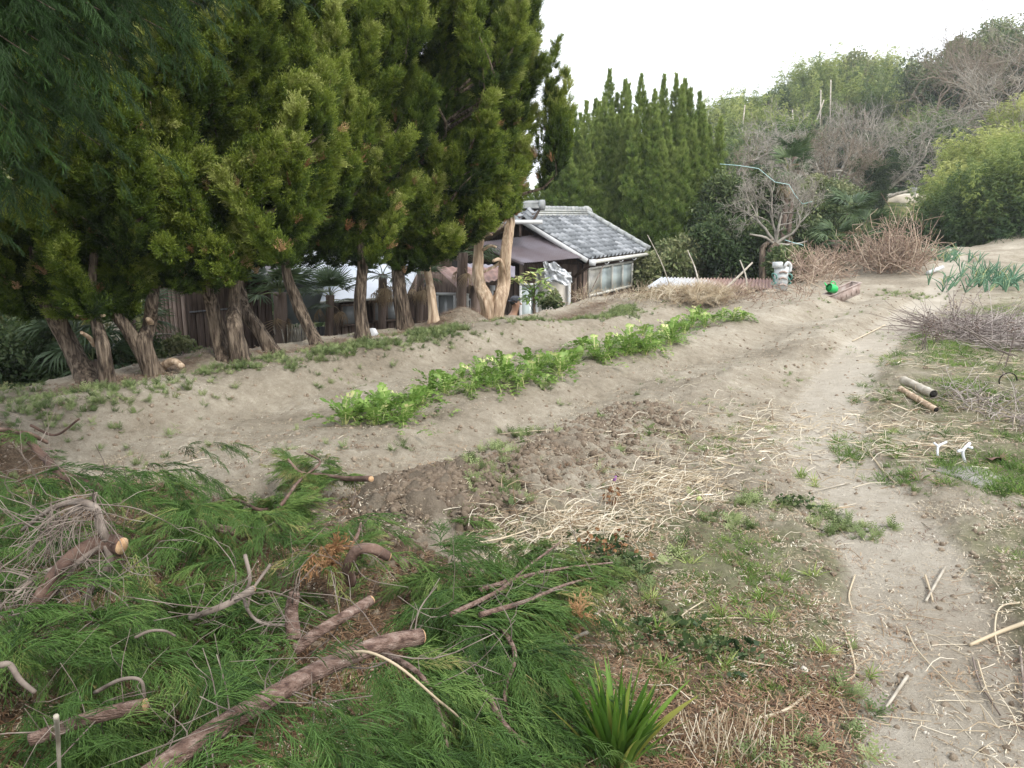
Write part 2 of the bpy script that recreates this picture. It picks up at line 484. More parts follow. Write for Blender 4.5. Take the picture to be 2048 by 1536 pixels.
M_blade = leaf_mat('broad_blade', [(0.0, (.045, .105, .018)), (0.5, (.095, .20, .028)), (0.85, (.17, .29, .045)), (1.0, (.34, .34, .08))], inst=False, trans=0.35, rough=0.35, spec=0.4, vary=0.7)
M_leek = leaf_mat('leek_leaf', [(0.0, (.06, .15, .09)), (0.6, (.15, .28, .17)), (1.0, (.50, .48, .22))], inst=False, trans=0.1, vary=0.4)
M_litter = leaf_mat('needle_litter', [(0.0, (.09, .045, .025)), (0.5, (.22, .125, .07)), (1.0, (.40, .28, .17))], trans=0.05)
M_clod = solid('soil_clod', [(0.3, (.20, .155, .11)), (0.6, (.33, .265, .195)), (0.8, (.43, .36, .28))], 0.95, 25, bstr=0.8, bdist=0.004, fine=0.35)
M_darkclod = solid('damp_soil_clod', [(0.3, (.14, .105, .075)), (0.6, (.23, .18, .13)), (0.85, (.33, .27, .20))], 0.95, 30, bstr=0.9, bdist=0.004, fine=0.3)
M_stone = solid('pebble', [(0.2, (.30, .26, .21)), (0.5, (.50, .46, .39)), (0.8, (.66, .62, .54))], 0.85, 10, bstr=0.4, fine=0.5)
M_darkwood = solid('dark_weathered_board', [(0.25, (.04, .028, .022)), (0.5, (.095, .066, .052)), (0.75, (.18, .135, .11))], 0.85, 5, (9, 9, .7), 0.5, fine=0.3)
M_brownwood = solid('brown_weathered_board', [(0.25, (.07, .045, .033)), (0.5, (.145, .10, .075)), (0.75, (.27, .205, .165))], 0.85, 5, (9, 9, .7), 0.5, fine=0.35)
M_greywood = solid('grey_weathered_board', [(0.25, (.10, .10, .105)), (0.5, (.19, .19, .20)), (0.75, (.30, .30, .31))], 0.85, 5, (9, 9, .7), 0.5, fine=0.3)
M_post = solid('old_brown_post', [(0.25, (.09, .06, .045)), (0.7, (.22, .17, .14))], 0.85, 6, (6, 6, .6), 0.5)
M_tile = solid('smoked_roof_tile', [(0.2, (.10, .11, .12)), (0.45, (.19, .205, .22)), (0.65, (.30, .315, .335)), (0.85, (.43, .415, .385))], 0.5, 2.2, bstr=0.3, bdist=0.004, spec=0.5, fine=0.5)
M_ridge = solid('pale_ridge_tile', [(0.2, (.20, .21, .21)), (0.5, (.32, .335, .33)), (0.8, (.46, .46, .43))], 0.6, 6, bstr=0.3, fine=0.35)
M_rust = solid('rusted_sheet', [(0.25, (.07, .035, .025)), (0.45, (.17, .085, .06)), (0.6, (.24, .14, .11)), (0.8, (.36, .29, .27))], 0.6, 2.0, (1, 1, 1), 0.1, spec=0.4, detail=6)
M_brownsheet = solid('brown_metal_sheet', [(0.25, (.075, .05, .05)), (0.55, (.11, .09, .10)), (0.8, (.17, .155, .185))], 0.45, 1.2, bstr=0.05, spec=0.5)
M_purple = solid('faded_purple_sheet', [(0.25, (.12, .10, .12)), (0.75, (.22, .20, .24))], 0.5, 1.5, bstr=0.05, spec=0.5)
M_white = solid('white_painted_metal', [(0.2, (.45, .46, .46)), (0.7, (.66, .67, .67))], 0.5, 3, bstr=0.05)
M_tin = solid('pale_tin_sheet', [(0.25, (.55, .60, .66)), (0.75, (.78, .81, .85))], 0.4, 2, bstr=0.05, spec=0.5)
M_cream = solid('cream_wall', [(0.25, (.52, .47, .40)), (0.75, (.72, .68, .60))], 0.9, 2, bstr=0.1)
M_greypanel = solid('grey_green_panel', [(0.25, (.17, .20, .20)), (0.75, (.28, .315, .31))], 0.6, 2, bstr=0.05)
M_alum = solid('old_aluminium', [(0.25, (.50, .49, .44)), (0.75, (.70, .69, .63))], 0.5, 8, bstr=0.05)
M_dark = solid('shade_and_hose_black', [(0.2, (.012, .011, .01)), (0.8, (.03, .026, .022))], 0.9, 3, bstr=0)  # near-black painted for shade in openings and interiors; also the hose's own colour
def glass_mat(name, c, c2, rough):
    m = solid(name, [(0.3, c), (0.7, c2)], rough, 1.3, bstr=0.03, spec=0.6)
    return m
M_frost = glass_mat('frosted_glass', (.40, .47, .47), (.55, .62, .61), 0.18)
M_frost2 = glass_mat('papered_glass', (.48, .46, .40), (.58, .56, .50), 0.3)
M_glassdim = glass_mat('dusty_glass', (.22, .235, .24), (.36, .38, .38), 0.15)
M_plastic = solid('white_plastic_sheet', [(0.3, (.52, .54, .56)), (0.7, (.76, .78, .80))], 0.35, 5, bstr=0.6, bdist=0.03, spec=0.5)
M_green = solid('green_plastic', [(0.3, (.02, .42, .10)), (0.7, (.04, .56, .15))], 0.35, 5, bstr=0.0, spec=0.5)
M_greenshade = solid('green_plastic_shaded', [(0.3, (.01, .20, .05)), (0.7, (.02, .26, .07))], 0.5, 5, bstr=0.0)
M_planter = solid('stained_brown_planter', [(0.3, (.27, .20, .17)), (0.55, (.39, .31, .275)), (0.75, (.50, .45, .41))], 0.7, 9, bstr=0.15)
M_conc = solid('pale_concrete', [(0.3, (.27, .25, .22)), (0.7, (.44, .42, .38))], 0.9, 8, bstr=0.5)
M_bamboopole = solid('weathered_bamboo', [(0.3, (.22, .19, .14)), (0.55, (.42, .38, .31)), (0.75, (.62, .59, .52))], 0.6, 10, (1, 1, 1), 0.3)
M_whitepipe = solid('white_pipe', [(0.3, (.60, .62, .66)), (0.7, (.80, .82, .86))], 0.4, 10, bstr=0.1)
M_machine = solid('grey_machine_plastic', [(0.3, (.42, .45, .46)), (0.7, (.60, .62, .62))], 0.5, 10, bstr=0.1)
M_hose = solid('teal_hose', [(0.3, (.08, .26, .22)), (0.7, (.16, .38, .33))], 0.5, 10, bstr=0)
M_ribbon = solid('pale_teal_tape', [(0.3, (.35, .60, .58)), (0.7, (.60, .80, .78))], 0.5, 10, bstr=0)
M_red = solid('red_paint', [(0.3, (.42, .05, .03)), (0.7, (.55, .08, .05))], 0.5, 10, bstr=0)
M_skin = solid('skin', [(0.3, (.42, .24, .16)), (0.7, (.52, .31, .21))], 0.6, 10, bstr=0)
M_cap = solid('dark_grey_cap', [(0.3, (.05, .055, .065)), (0.7, (.10, .105, .12))], 0.9, 20, bstr=0.1)
M_jacket = solid('pale_grey_jacket', [(0.3, (.52, .53, .54)), (0.7, (.74, .75, .76))], 0.9, 6, bstr=0.5, bdist=0.02)
M_trouser = solid('dark_trousers', [(0.3, (.05, .05, .06)), (0.7, (.09, .09, .10))], 0.9, 6, bstr=0.2)
M_hair = solid('black_hair', [(0.3, (.01, .01, .01)), (0.7, (.03, .03, .03))], 0.7, 6, bstr=0.2)

def ground_mat():
    m, t, bs, out = new_mat('garden_soil')
    v = coords(t)
    n1 = nz(t, 1.3, 8, v, 0.6); n2 = nz(t, 14, 8, v, 0.7); n3 = nz(t, 90, 4, v, 0.7)
    f = math_(t, 'ADD', math_(t, 'MULTIPLY', n1, 0.45), math_(t, 'MULTIPLY', n2, 0.4))
    f = math_(t, 'ADD', f, math_(t, 'MULTIPLY', n3, 0.22))
    f = math_(t, 'ADD', f, math_(t, 'MULTIPLY', math_(t, 'SUBTRACT', nz(t, .55, 6, v, .6), .5), 0.42))
    soil = ramp(t, f, [(0.34, (.17, .142, .104)), (0.47, (.30, .258, .195)), (0.58, (.40, .352, .275)), (0.72, (.56, .505, .41))])
    pth = ramp(t, f, [(0.36, (.36, .31, .242)), (0.55, (.48, .43, .35)), (0.75, (.62, .57, .485))])
    dg = ramp(t, f, [(0.38, (.135, .108, .08)), (0.55, (.225, .185, .138)), (0.72, (.34, .285, .215))])
    lit = ramp(t, math_(t, 'ADD', math_(t, 'MULTIPLY', n2, 0.6), math_(t, 'MULTIPLY', n3, 0.4)), [(0.36, (.06, .042, .027)), (0.5, (.15, .108, .072)), (0.62, (.28, .22, .155))])
    mos = ramp(t, n2, [(0.35, (.10, .105, .05)), (0.65, (.20, .21, .09))])
    grn = ramp(t, nz(t, 3, 6, v), [(0.35, (.05, .075, .025)), (0.5, (.12, .14, .05)), (0.65, (.26, .24, .12))])
    def edge_(a, lo=0.25):
        # ragged edge: mask + noise, thresholded
        s_ = math_(t, 'ADD', attr(t, a), math_(t, 'MULTIPLY', math_(t, 'SUBTRACT', nz(t, 5, 6, v, 0.7), 0.5), 1.3))
        n = t.nodes.new('ShaderNodeMapRange'); n.inputs['From Min'].default_value = 0.3; n.inputs['From Max'].default_value = 0.75
        t.links.new(s_, n.inputs['Value'])
        return n.outputs[0]
    c = mixc(t, edge_('path'), soil, pth)
    c = mixc(t, math_(t, 'MULTIPLY', edge_('moss'), 0.7), c, mos)
    c = mixc(t, edge_('litter'), c, lit)
    c = mixc(t, edge_('dug'), c, dg)
    c = mixc(t, edge_('green'), c, grn)
    t.links.new(c, bs.inputs['Base Color'])
    bs.inputs['Roughness'].default_value = 0.95; bs.inputs['Specular IOR Level'].default_value = 0.15
    hh = math_(t, 'ADD', math_(t, 'MULTIPLY', nz(t, 30, 8, v, 0.75), 1.0), math_(t, 'MULTIPLY', n3, 0.35))
    bump(t, bs, hh, 1.0, 0.035)
    return m
M_ground = ground_mat()

# ---------------------------------------------------------------- ground: one sheet, finer where it is near
GRASSY = [(2.15, 4.9), (2.4, 5.9), (3.0, 7.0), (4.6, 9.4), (6.4, 12.0), (9, 14), (9, 4.6), (2.8, 4.3)]
def masks(x, y):
    s, t = st(x, y); e = edge(x, y)
    pd = polydist(x, y, PATHPTS)
    path = sst(0.42, 0.16, pd)
    dg = np.maximum(dug(x, y) * .8, np.exp(-(((x - MX) / 0.5) ** 2 + ((y - MY) / 0.45) ** 2)) * 1.2)
    moss = sst(4.6, 3.6, y) * sst(-0.4, 0.3, x) * 0.75 + 0.30 * sst(0.6, 1.2, pd) * sst(-2.6, -1.2, t) + 0.2 * sst(8, 10, y) * sst(-5, -2.5, t)
    moss = moss + 0.5 * inpoly(x, y, GRASSY)
    litt = sst(3.5, 2.3, y) * sst(-0.6, 0.2, x) * 0.72 * sst(1.9, 1.2, x) + 0.9 * inpoly(x, y, PILE) + 0.6 * np.exp(-((t + 7.3) / 0.35) ** 2)
    litt = litt + 0.3 * sst(2.6, 3.2, x) * (y < 4.2)
    grn = sst(1.0, 3.0, e) * 1.1
    return dict(path=path, dug=dg * (1 - path), moss=moss * (1 - path), litter=litt * (1 - path), green=grn)
def build_ground():
    am = np.radians(39)
    a = np.concatenate([np.linspace(-am, am, 640), np.linspace(am, 2 * math.pi - am, 90)[1:-1]])
    r = [0.35]
    while r[-1] < 150: r.append(r[-1] * 1.0078 + (0.004 if r[-1] > 40 else 0))
    r = np.array(r); nr, na_ = len(r), len(a)
    A, Rr = np.meshgrid(a, r)
    x = (Rr * np.sin(A)).ravel(); y = (Rr * np.cos(A)).ravel()
    z = terr(x, y)
    mk = masks(x, y)
    near = sst(16, 5, y)
    rough = (1 - 0.8 * mk['path']) * (1 + 2.2 * mk['dug'])
    z = z + rough * near * (0.023 * fbm(x, y, 0.07, 3, 50) + 0.038 * np.maximum(0, fbm(x, y, 0.12, 2, 55) - 0.15))
    z = z + 0.02 * fbm(x, y, 0.6, 3, 58) * sst(16, 30, y) * 4
    P = np.stack([x, y, z], 1); P = np.vstack([P, [0, 0, float(terr(0.0, 0.0))]])
    i = np.arange(nr - 1)[:, None] * na_; j = np.arange(na_)[None, :]; j2 = (j + 1) % na_
    Q = np.stack([i + j, i + na_ + j, i + na_ + j2, i + j2], -1).reshape(-1, 4)
    c = nr * na_
    T = np.stack([np.full(na_, c), np.arange(na_), (np.arange(na_) + 1) % na_], 1)
    mb = MB(); mb.add(P, Q, T)
    o = obj('ground', mb, M_ground, org=(0, 0, 0), smooth=True, kind='structure', label='bare sandy garden soil in raised beds with a trodden path')
    for k, v in mk.items():
        at = o.data.attributes.new(k, 'FLOAT', 'POINT'); at.data.foreach_set('value', np.append(v, 0).astype(np.float32))
    return o
build_ground()

# ---------------------------------------------------------------- leaf and litter templates
def blades(n, L, w, spread, seed, up=1.0, curl=0.0, base=0.0, tint=(0.3, 0.7), segs=2, z0=0.0):
    g = np.random.default_rng(seed); mb = MB()
    for k in range(n):
        a = g.uniform(0, 2 * math.pi); e = g.uniform(0, spread)
        d = np.array([math.cos(a) * math.sin(e), math.sin(a) * math.sin(e), math.cos(e) * up])
        l = L * g.uniform(.55, 1.1); side = nrm(np.cross(d, [math.sin(a * 3), math.cos(a * 5), .7]))
        b = np.array([math.cos(a), math.sin(a), 0]) * base * g.uniform(0, 1) + [0, 0, z0]
        V = []; ti = g.uniform(*tint)
        for q in range(segs + 1):
            u = q / segs
            p = b + d * l * u + np.array([math.cos(a), math.sin(a), -.6]) * curl * l * u * u
            ww = w * (0.35 + 1.3 * u * (1 - u) * 2) * (1 - u ** 3 * 0.92)
            V += [p - side * ww / 2, p + side * ww / 2]
        Q = [[2 * q, 2 * q + 1, 2 * q + 3, 2 * q + 2] for q in range(segs)]
        mb.add(V, Q, tint=ti)
    return mb
def tuft_template(seed, L=0.185, nb=12, w=.0125):
    """a small flame-shaped spray of scale-leaf twigs, growing along +Z"""
    g = np.random.default_rng(seed); mb = MB()
    for b in range(nb):
        a = g.uniform(0, 2 * math.pi); e = g.uniform(.08, .62) if b else 0
        d = np.array([math.cos(a) * math.sin(e), math.sin(a) * math.sin(e), math.cos(e)])
        bl = L * g.uniform(.55, 1.0) * (1 - .55 * e)
        for k in range(15):
            u = (k + g.uniform(0, .9)) / 15
            p = d * bl * u * .8 + np.array([0, 0, 1]) * L * .15 * u * u
            q = nrm(d + g.normal(size=3) * .55 + [0, 0, .25])
            l = L * .15 * g.uniform(.7, 1.2); s_ = nrm(np.cross(q, g.normal(size=3))) * L * w
            mb.add([p - s_, p + q * l * .5 - s_ * 1.3, p + q * l, p + q * l * .5 + s_ * 1.3, ], [[0, 1, 2, 3]], tint=.35 + .3 * u + g.uniform(-.08, .08))
    return mb
T_tuft = [template('juniper_tuft', tuft_template(10 + k), M_jun) for k in range(4)]
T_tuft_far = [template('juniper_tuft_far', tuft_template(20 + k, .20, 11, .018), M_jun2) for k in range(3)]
T_dry = [template('dry_tuft', tuft_template(30 + k), M_dry) for k in range(2)]

def frond_template(seed, L=0.27, droop=1.0):
    """a cedar spray: stem along +Z, cord-like twigs combed forwards and hanging towards -X"""
    g = np.random.default_rng(seed); mb = MB()
    def cord(p, d, l, w, n=4, dr=droop, ti=.5):
        V = []; d = np.array(d, float); p = np.array(p, float); out = []
        for q in range(n + 1):
            s1 = nrm(np.cross(d, [.3, .2, 1.0])); s2 = nrm(np.cross(d, s1))
            ww = w * (1 - .8 * q / n)
            for a in (0, 2.1, 4.2): V.append(p + (s1 * math.cos(a) + s2 * math.sin(a)) * ww)
            out.append((p.copy(), d.copy()))
            d = nrm(d + np.array([-.26 * dr, 0, .10]) + g.normal(size=3) * .07); p = p + d * l / n
        Q = [[3 * q + a, 3 * q + (a + 1) % 3, 3 * q + 3 + (a + 1) % 3, 3 * q + 3 + a] for q in range(n) for a in range(3)]
        mb.add(V, Q, tint=ti)
        return out
    ax = cord([0, 0, 0], nrm([.12, 0, 1]), L, .0022, 6, .5, .2)
    for k in range(18):
        u = (k + .5) / 18; q = min(5, int(u * 6)); p = ax[q][0] + (ax[q + 1][0] - ax[q][0]) * (u * 6 - q)
        sd = 1 if k % 2 else -1
        d = nrm([g.uniform(-.3, .35), sd * g.uniform(.25, .9), .75])
        l = L * (.42 - .2 * u) * g.uniform(.7, 1.2); ti = .45 + .25 * u + g.uniform(-.1, .1)
        o = cord(p, d, l, .0024, 4, ti=ti)
        for m_ in range(4):
            pp, dd = o[m_ + (1 if m_ < 3 else 0)]
            d2 = nrm(dd + np.array([g.uniform(-.4, .3), (-1) ** m_ * g.uniform(.3, .6), .2]))
            cord(pp, d2, l * g.uniform(.35, .6), .0021, 2, ti=ti + .08)
    return mb
T_frond = [template('cedar_spray', frond_template(40 + k, droop=(.8, .4, 1.2)[k % 3]), M_cedar) for k in range(4)]
T_frond_dark = T_frond

def leafball(seed, n, rad, L, w, droop=0.0, tint=(.3, .7)):
    g = np.random.default_rng(seed); mb = MB()
    for k in range(n):
        p = g.normal(size=3); p = nrm(p) * rad * g.uniform(.3, 1) ** .5 * [1, 1, .8]
        d = nrm(nrm(p) + g.normal(size=3) * .5 + [0, 0, .25 - droop])
        s_ = nrm(np.cross(d, g.normal(size=3))); l = L * g.uniform(.6, 1.2)
        mb.add([p, p + d * l * .45 + s_ * w / 2, p + d * l - [0, 0, .25 * l], p + d * l * .45 - s_ * w / 2], [[0, 1, 2, 3]], tint=g.uniform(*tint))
    return mb
T_shrub = [template('shrub_clump', leafball(50 + k, 46, .26, .11, .05), M_shrub) for k in range(3)]
def sprayb(seed):
    """a feathery upright bamboo head: drooping leaf bunches round a bent culm tip"""
    g = np.random.default_rng(seed); mb = MB()
    for k in range(26):
        u = g.uniform(0, 1); a = g.uniform(0, 6.283); rr = .24 * (1 - u) ** .7 * g.uniform(.2, 1)
        c = np.array([math.cos(a) * rr + .18 * u * u, math.sin(a) * rr, u * 1.15]); ti = .35 + .3 * u + g.uniform(-.1, .1)
        for q in range(5):
            d = nrm([math.cos(a) * .7 + g.normal() * .5, math.sin(a) * .7 + g.normal() * .5, g.uniform(-.8, .35)]); s_ = nrm(np.cross(d, g.normal(size=3))) * .011; l = g.uniform(.09, .17)
            mb.add([c, c + d * l * .4 + s_, c + d * l - [0, 0, .02], c + d * l * .4 - s_], [[0, 1, 2, 3]], tint=ti)
    return mb
T_bamb = [template('bamboo_spray', sprayb(60 + k), M_bamboo) for k in range(4)]
T_grass = [template('grass_tuft', blades(16, .085, .0045, 1.15, 70 + k, curl=.35, base=.02), M_grass) for k in range(4)]
T_wide = [template('wide_grass_tuft', blades(13, .13, .010, 1.2, 80 + k, curl=.3, base=.015, tint=(.45, .85)), M_grass) for k in range(2)]
def weedm(seed):
    g = np.random.default_rng(seed); mb = MB()
    for k in range(11):
        a = g.uniform(0, 6.28); e = g.uniform(.5, 1.35); l = .085 * g.uniform(.6, 1.2)
        d = np.array([math.cos(a) * math.sin(e), math.sin(a) * math.sin(e), math.cos(e)]); sd = nrm(np.cross(d, [0, 0, 1])); ti = g.uniform(.3, .75)
        for q in range(5):
            u = (q + 1) / 5; p = d * l * u * .9
            for s_ in (-1, 1):
                dd = nrm(d * .7 + sd * s_); ll = .026 * (1.15 - .6 * u)
                mb.add([p, p + dd * ll * .5 + d * .005, p + dd * ll, p + dd * ll * .5 - d * .005], [[0, 1, 2, 3]], tint=ti)
    return mb
T_weed = [template('feathery_weed', weedm(90 + k), M_weed) for k in range(3)]
def strawm(seed, L=.16, w=.003, bend=.08):
    g = np.random.default_rng(seed); mb = MB()
    n = 4; y = np.cumsum(g.normal(size=n + 1) * bend) * L * .25; z = np.abs(np.cumsum(g.normal(size=n + 1) * bend)) * L * .1
    P = np.stack([y, z * 0 + g.normal(size=n + 1) * .002, np.linspace(-L / 2, L / 2, n + 1)], 1)
    mb.tube(P, w * np.linspace(1.1, .7, n + 1), 4, cap=False, tint=g.uniform(.35, .65))
    return mb
T_straw = [template('straw', strawm(100 + k, .19, .0021, (.05, .15, .35, .02)[k % 4]), M_straw) for k in range(6)]
T_flat = [template('flat_straw', blades(1, .20, .012, .0, 110 + k, z0=-.1, segs=4, curl=.2 * k), M_straw) for k in range(2)]
def litm(seed, n=16, L=.035, w=.0013, spread=.04):
    g = np.random.default_rng(seed); mb = MB()
    for k in range(n):
        p = np.array([*g.normal(size=2) * spread, abs(g.normal()) * .006]); a = g.uniform(0, 6.28); d = np.array([math.cos(a), math.sin(a), g.normal() * .15]) * L * g.uniform(.5, 1.2)
        s_ = nrm(np.cross(d, [0, 0, 1])) * w; m_ = p + d * .5 + [*g.normal(size=2) * L * .12, .004]
        mb.add([p - s_, p + s_, m_ + s_, m_ - s_, p + d + s_ * .4, p + d - s_ * .4], [[0, 1, 2, 3], [3, 2, 4, 5]], tint=g.uniform(.2, .8))
    return mb
T_litter = [template('needle_litter', litm(120 + k), M_litter) for k in range(3)]
T_chaff = [template('straw_chaff', litm(130 + k, 10, .028, .0016, .05), M_straw) for k in range(2)]
def rockm(seed, amp=.28, k=6):
    g = np.random.default_rng(seed); mb = MB(); nu, nv = k, k + 2
    u = np.linspace(0, math.pi, nu + 1)[1:-1]; v = np.linspace(0, 2 * math.pi, nv, endpoint=False)
    V = [[0, 0, 1.0]] + [[math.sin(a) * math.cos(b), math.sin(a) * math.sin(b), math.cos(a)] for a in u for b in v] + [[0, 0, -1.0]]
    V = np.array(V); V = V * (1 + amp * g.uniform(-1, 1, (len(V), 1))) * [1, .85, .7]
    n = len(u); Q = [[1 + i * nv + j, 1 + (i + 1) * nv + j, 1 + (i + 1) * nv + (j + 1) % nv, 1 + i * nv + (j + 1) % nv] for i in range(n - 1) for j in range(nv)]
    T = [[0, 1 + j, 1 + (j + 1) % nv] for j in range(nv)] + [[len(V) - 1, 1 + (n - 1) * nv + (j + 1) % nv, 1 + (n - 1) * nv + j] for j in range(nv)]
    mb.add(V, Q, T)
    return mb
T_clod = [template('soil_clod', rockm(140 + k), M_clod, True) for k in range(3)]
T_dclod = [template('damp_clod', rockm(150 + k, .35), M_darkclod, True) for k in range(3)]
T_peb = [template('pebble', rockm(160 + k, .15), M_stone, True) for k in range(2)]
T_leafb = [template('ivy_leaf', leafball(170 + k, 14, .05, .04, .035), M_shrub) for k in range(2)]

# ---------------------------------------------------------------- ground cover (nobody could count it)
def on_ground(x, y, off=0.0):
    return np.stack([x, y, terr(x, y) + off], 1)
def rand_view(n, ymax, ymin=1.2, xw=0.75, p=1.0):
    """random ground points, denser near the garden's near end"""
    u = rng.uniform(size=n)
    y = ymin * (ymax / ymin) ** (u ** p)
    x = rng.uniform(-xw, xw, n) * y
    return x, y
def upright(n, lean=.15):
    return fr(np.stack([rng.normal(size=n) * lean, rng.normal(size=n) * lean, np.ones(n)], 1))
def flat(n, hint=None, lean=.06):
    a = rng.uniform(0, 2 * math.pi, n) if hint is None else hint
    return fr(np.stack([np.cos(a), np.sin(a), rng.normal(size=n) * lean], 1), [0, 0, 1.0])
def keep(pr, *arr):
    k = rng.uniform(size=len(arr[0])) < pr
    return [a[k] for a in arr]

# clods and pebbles
x, y = rand_view(52000, 17)
mk = masks(x, y); x, y = keep(np.clip(.55 - .45 * mk['path'] + .1, 0, 1) * (edge(x, y) < .4), x, y); n = len(x)
scatter('soil_clods', on_ground(x, y, -.001), fr(rng.normal(size=(n, 3))), .0024 + .014 * rng.uniform(size=n) ** 4 * (1 + .05 * y), rng.uniform(size=n), T_clod, label='small dry crumbs of soil strewn over the garden beds')
th = rng.uniform(0, 6.28, 5200); rr = np.abs(rng.normal(size=5200))
s_ = rng.uniform(2.2, 5.7, 5200); t_ = -2.72 + rng.normal(size=5200) * .24
x = np.concatenate([.6 * s_ + .8 * t_, MX + .33 * rr[:4200] * np.cos(th[:4200])]); y = np.concatenate([.8 * s_ - .6 * t_, MY + .28 * rr[:4200] * np.sin(th[:4200])])
n = len(x)
scatter('damp_clods', on_ground(x, y, .002), fr(rng.normal(size=(n, 3))), .004 + .026 * rng.uniform(size=n) ** 5, rng.uniform(size=n), T_dclod, label='dark damp clods of freshly dug soil on the third bed')
x, y = rand_view(2600, 8); n = len(x)
scatter('pebbles', on_ground(x, y, 0), fr(rng.normal(size=(n, 3))), .002 + .008 * rng.uniform(size=n) ** 4, rng.uniform(size=n), T_peb, label='small pale pebbles scattered over the near ground')

# low grass and weeds: patches by noise
x, y = rand_view(80000, 13)
s, t = st(x, y); mk = masks(x, y)
pn = fbm(x, y, .5, 4, 200)
reg = np.clip(sst(-2.9, -2.0, t) * sst(3.5, 2.8, x + 0 * y), 0, 1)
pr = (.10 + sst(-.02, .45, pn)) * reg * .8 * sst(.35, .75, polydist(x, y, PATHPTS))
gr = inpoly(x, y, GRASSY)
pr = np.where(gr, np.clip(.28 + 1.5 * pn, .02, 1), pr)
pr = pr + .22 * sst(.1, .6, pn) * (y > 5.5)
x, y, pn, gr = keep(pr * (edge(x, y) < .3) * (~inpoly(x, y, PILE)), x, y, pn, gr); n = len(x)
scatter('short_grass', on_ground(x, y, -.004), upright(n, .25), np.where(gr, rng.uniform(.5, 1.15, n), rng.uniform(.25, .65, n)), np.clip(.45 + .35 * pn + rng.normal(size=n) * .15, 0, 1), T_grass, label='short patchy grass beside the path and on the right-hand verge', cat='grass')
# light wide-bladed tufts seen singly
spots = [(1480, 1215), (1450, 1235), (1500, 1240), (1520, 1205), (1545, 1245), (1625, 1155), (1360, 1110), (1650, 1305), (1450, 1335), (1340, 1260), (1310, 1265), (1300, 1200), (1660, 1395), (1330, 1340),
         (1240, 1260), (1560, 1160), (1380, 1130), (1740, 1355), (1600, 955), (1625, 970), (1770, 885), (1790, 870), (1850, 600)]
P = np.array([G(a + R.uniform(-7, 7), b + R.uniform(-5, 5)) for a, b in spots for _ in range(3)]); n = len(P)
scatter('bright_grass', P, upright(n, .35), rng.uniform(.35, .75, n), rng.uniform(.55, .95, n), T_wide, label='bright green wide-bladed grass sprouting in tufts on the near ground', cat='grass')
# feathery weeds: crest of the first bed, sides of the beds, low clumps near the dug soil
N = 5200; s = rng.uniform(2.2, 14.0, N); t = -6.42 + rng.normal(size=N) * .20
x, y = .6 * s + .8 * t, .8 * s - .6 * t
x, y = keep(sst(-.25, .35, fbm(x, y, .45, 3, 210)) * .9, x, y)
x2, y2 = rand_view(13000, 15); s2, t2 = st(x2, y2); x2, y2 = keep(sst(.15, .55, fbm(x2, y2, .35, 3, 220)) * (edge(x2, y2) < .3) * (1 - np.clip(masks(x2, y2)['dug'], 0, 1)) * (1 - masks(x2, y2)['path']) * .55, x2, y2)
cl = [(990, 965, .14), (1045, 870, .1), (1000, 900, .07), (950, 930, .05), (1640, 1040, .16), (1230, 1165, .16), (1470, 1045, .1), (1700, 1060, .12), (1820, 590, .5), (1500, 1010, .1), (100, 800, .35), (210, 790, .3), (300, 775, .2), (30, 790, .3), (60, 830, .2)]
x3, y3 = [], []
for a, b, rd in cl:
    p = G(a, b); k = int(10 + 130 * rd)
    x3.append(p[0] + rng.normal(size=k) * rd * .8); y3.append(p[1] + rng.normal(size=k) * rd * .7)
x = np.concatenate([x, x2] + x3); y = np.concatenate([y, y2] + y3); n = len(x)
scatter('feathery_weeds', on_ground(x, y, 0), upright(n, .3), rng.uniform(.3, .95, n), rng.uniform(.15, 1.0, n), T_weed, label='feathery green weeds along the crest of the far bed and in low clumps', cat='weeds')

# straw: three drifts of dry stalks, and a thin scatter
def straw_pts(a, b, wd, n, hgt=.03, pile=1.0):
    A, B = G(*a), G(*b); u = rng.uniform(size=n); w = rng.normal(size=n) * wd
    d = B - A; L = np.hypot(d[0], d[1]); nx, ny = -d[1] / L, d[0] / L
    x = A[0] + d[0] * u + nx * w; y = A[1] + d[1] * u + ny * w
    an = math.atan2(d[1], d[0]) + rng.normal(size=n) * .85
    return x, y, terr(x, y) + .003 + hgt * np.exp(-(w / wd) ** 2) * rng.uniform(0, 1, n), an
segs = [straw_pts((975, 1115), (1190, 1050), .16, 620, .03), straw_pts((1120, 1075), (1400, 960), .18, 700, .03), straw_pts((1300, 950), (1660, 865), .45, 700, .015), straw_pts((1230, 1000), (1390, 955), .12, 300, .05),
        straw_pts((1420, 880), (1640, 830), .35, 240, .01), straw_pts((1740, 905), (1960, 890), .25, 260, .03), straw_pts((1780, 860), (2040, 800), .45, 420, .02), straw_pts((1800, 730), (2040, 720), .6, 360, .02), straw_pts((1750, 780), (1800, 860), .2, 120, .02)]
x, y, z, an = [np.concatenate(v) for v in zip(*segs)]; n = len(x)
scatter('dry_straw', np.stack([x, y, z], 1), flat(n, an, .10), rng.uniform(.25, 1.2, n), np.clip(rng.normal(.6, .30, n), .0, 1), T_straw + T_flat[:1], label='pale dry straw and stalks raked into a drift across the soil', cat='straw')
x, y = rand_view(9000, 12); mk = masks(x, y); s, t = st(x, y)
x, y = keep(np.clip(.08 + .5 * sst(-.1, .5, fbm(x, y, .7, 3, 240)) * sst(-3, -1.6, t), 0, 1) * (edge(x, y) < .3) * (~inpoly(x, y, PILE)), x, y); n = len(x)
scatter('scattered_stalks', on_ground(x, y, .004), flat(n), rng.uniform(.2, .95, n), np.clip(rng.normal(.6, .25, n), 0, 1), T_straw, label='single dry stalks scattered over the path and its verges', cat='straw')
x, y = rand_view(34000, 11); s, t = st(x, y)
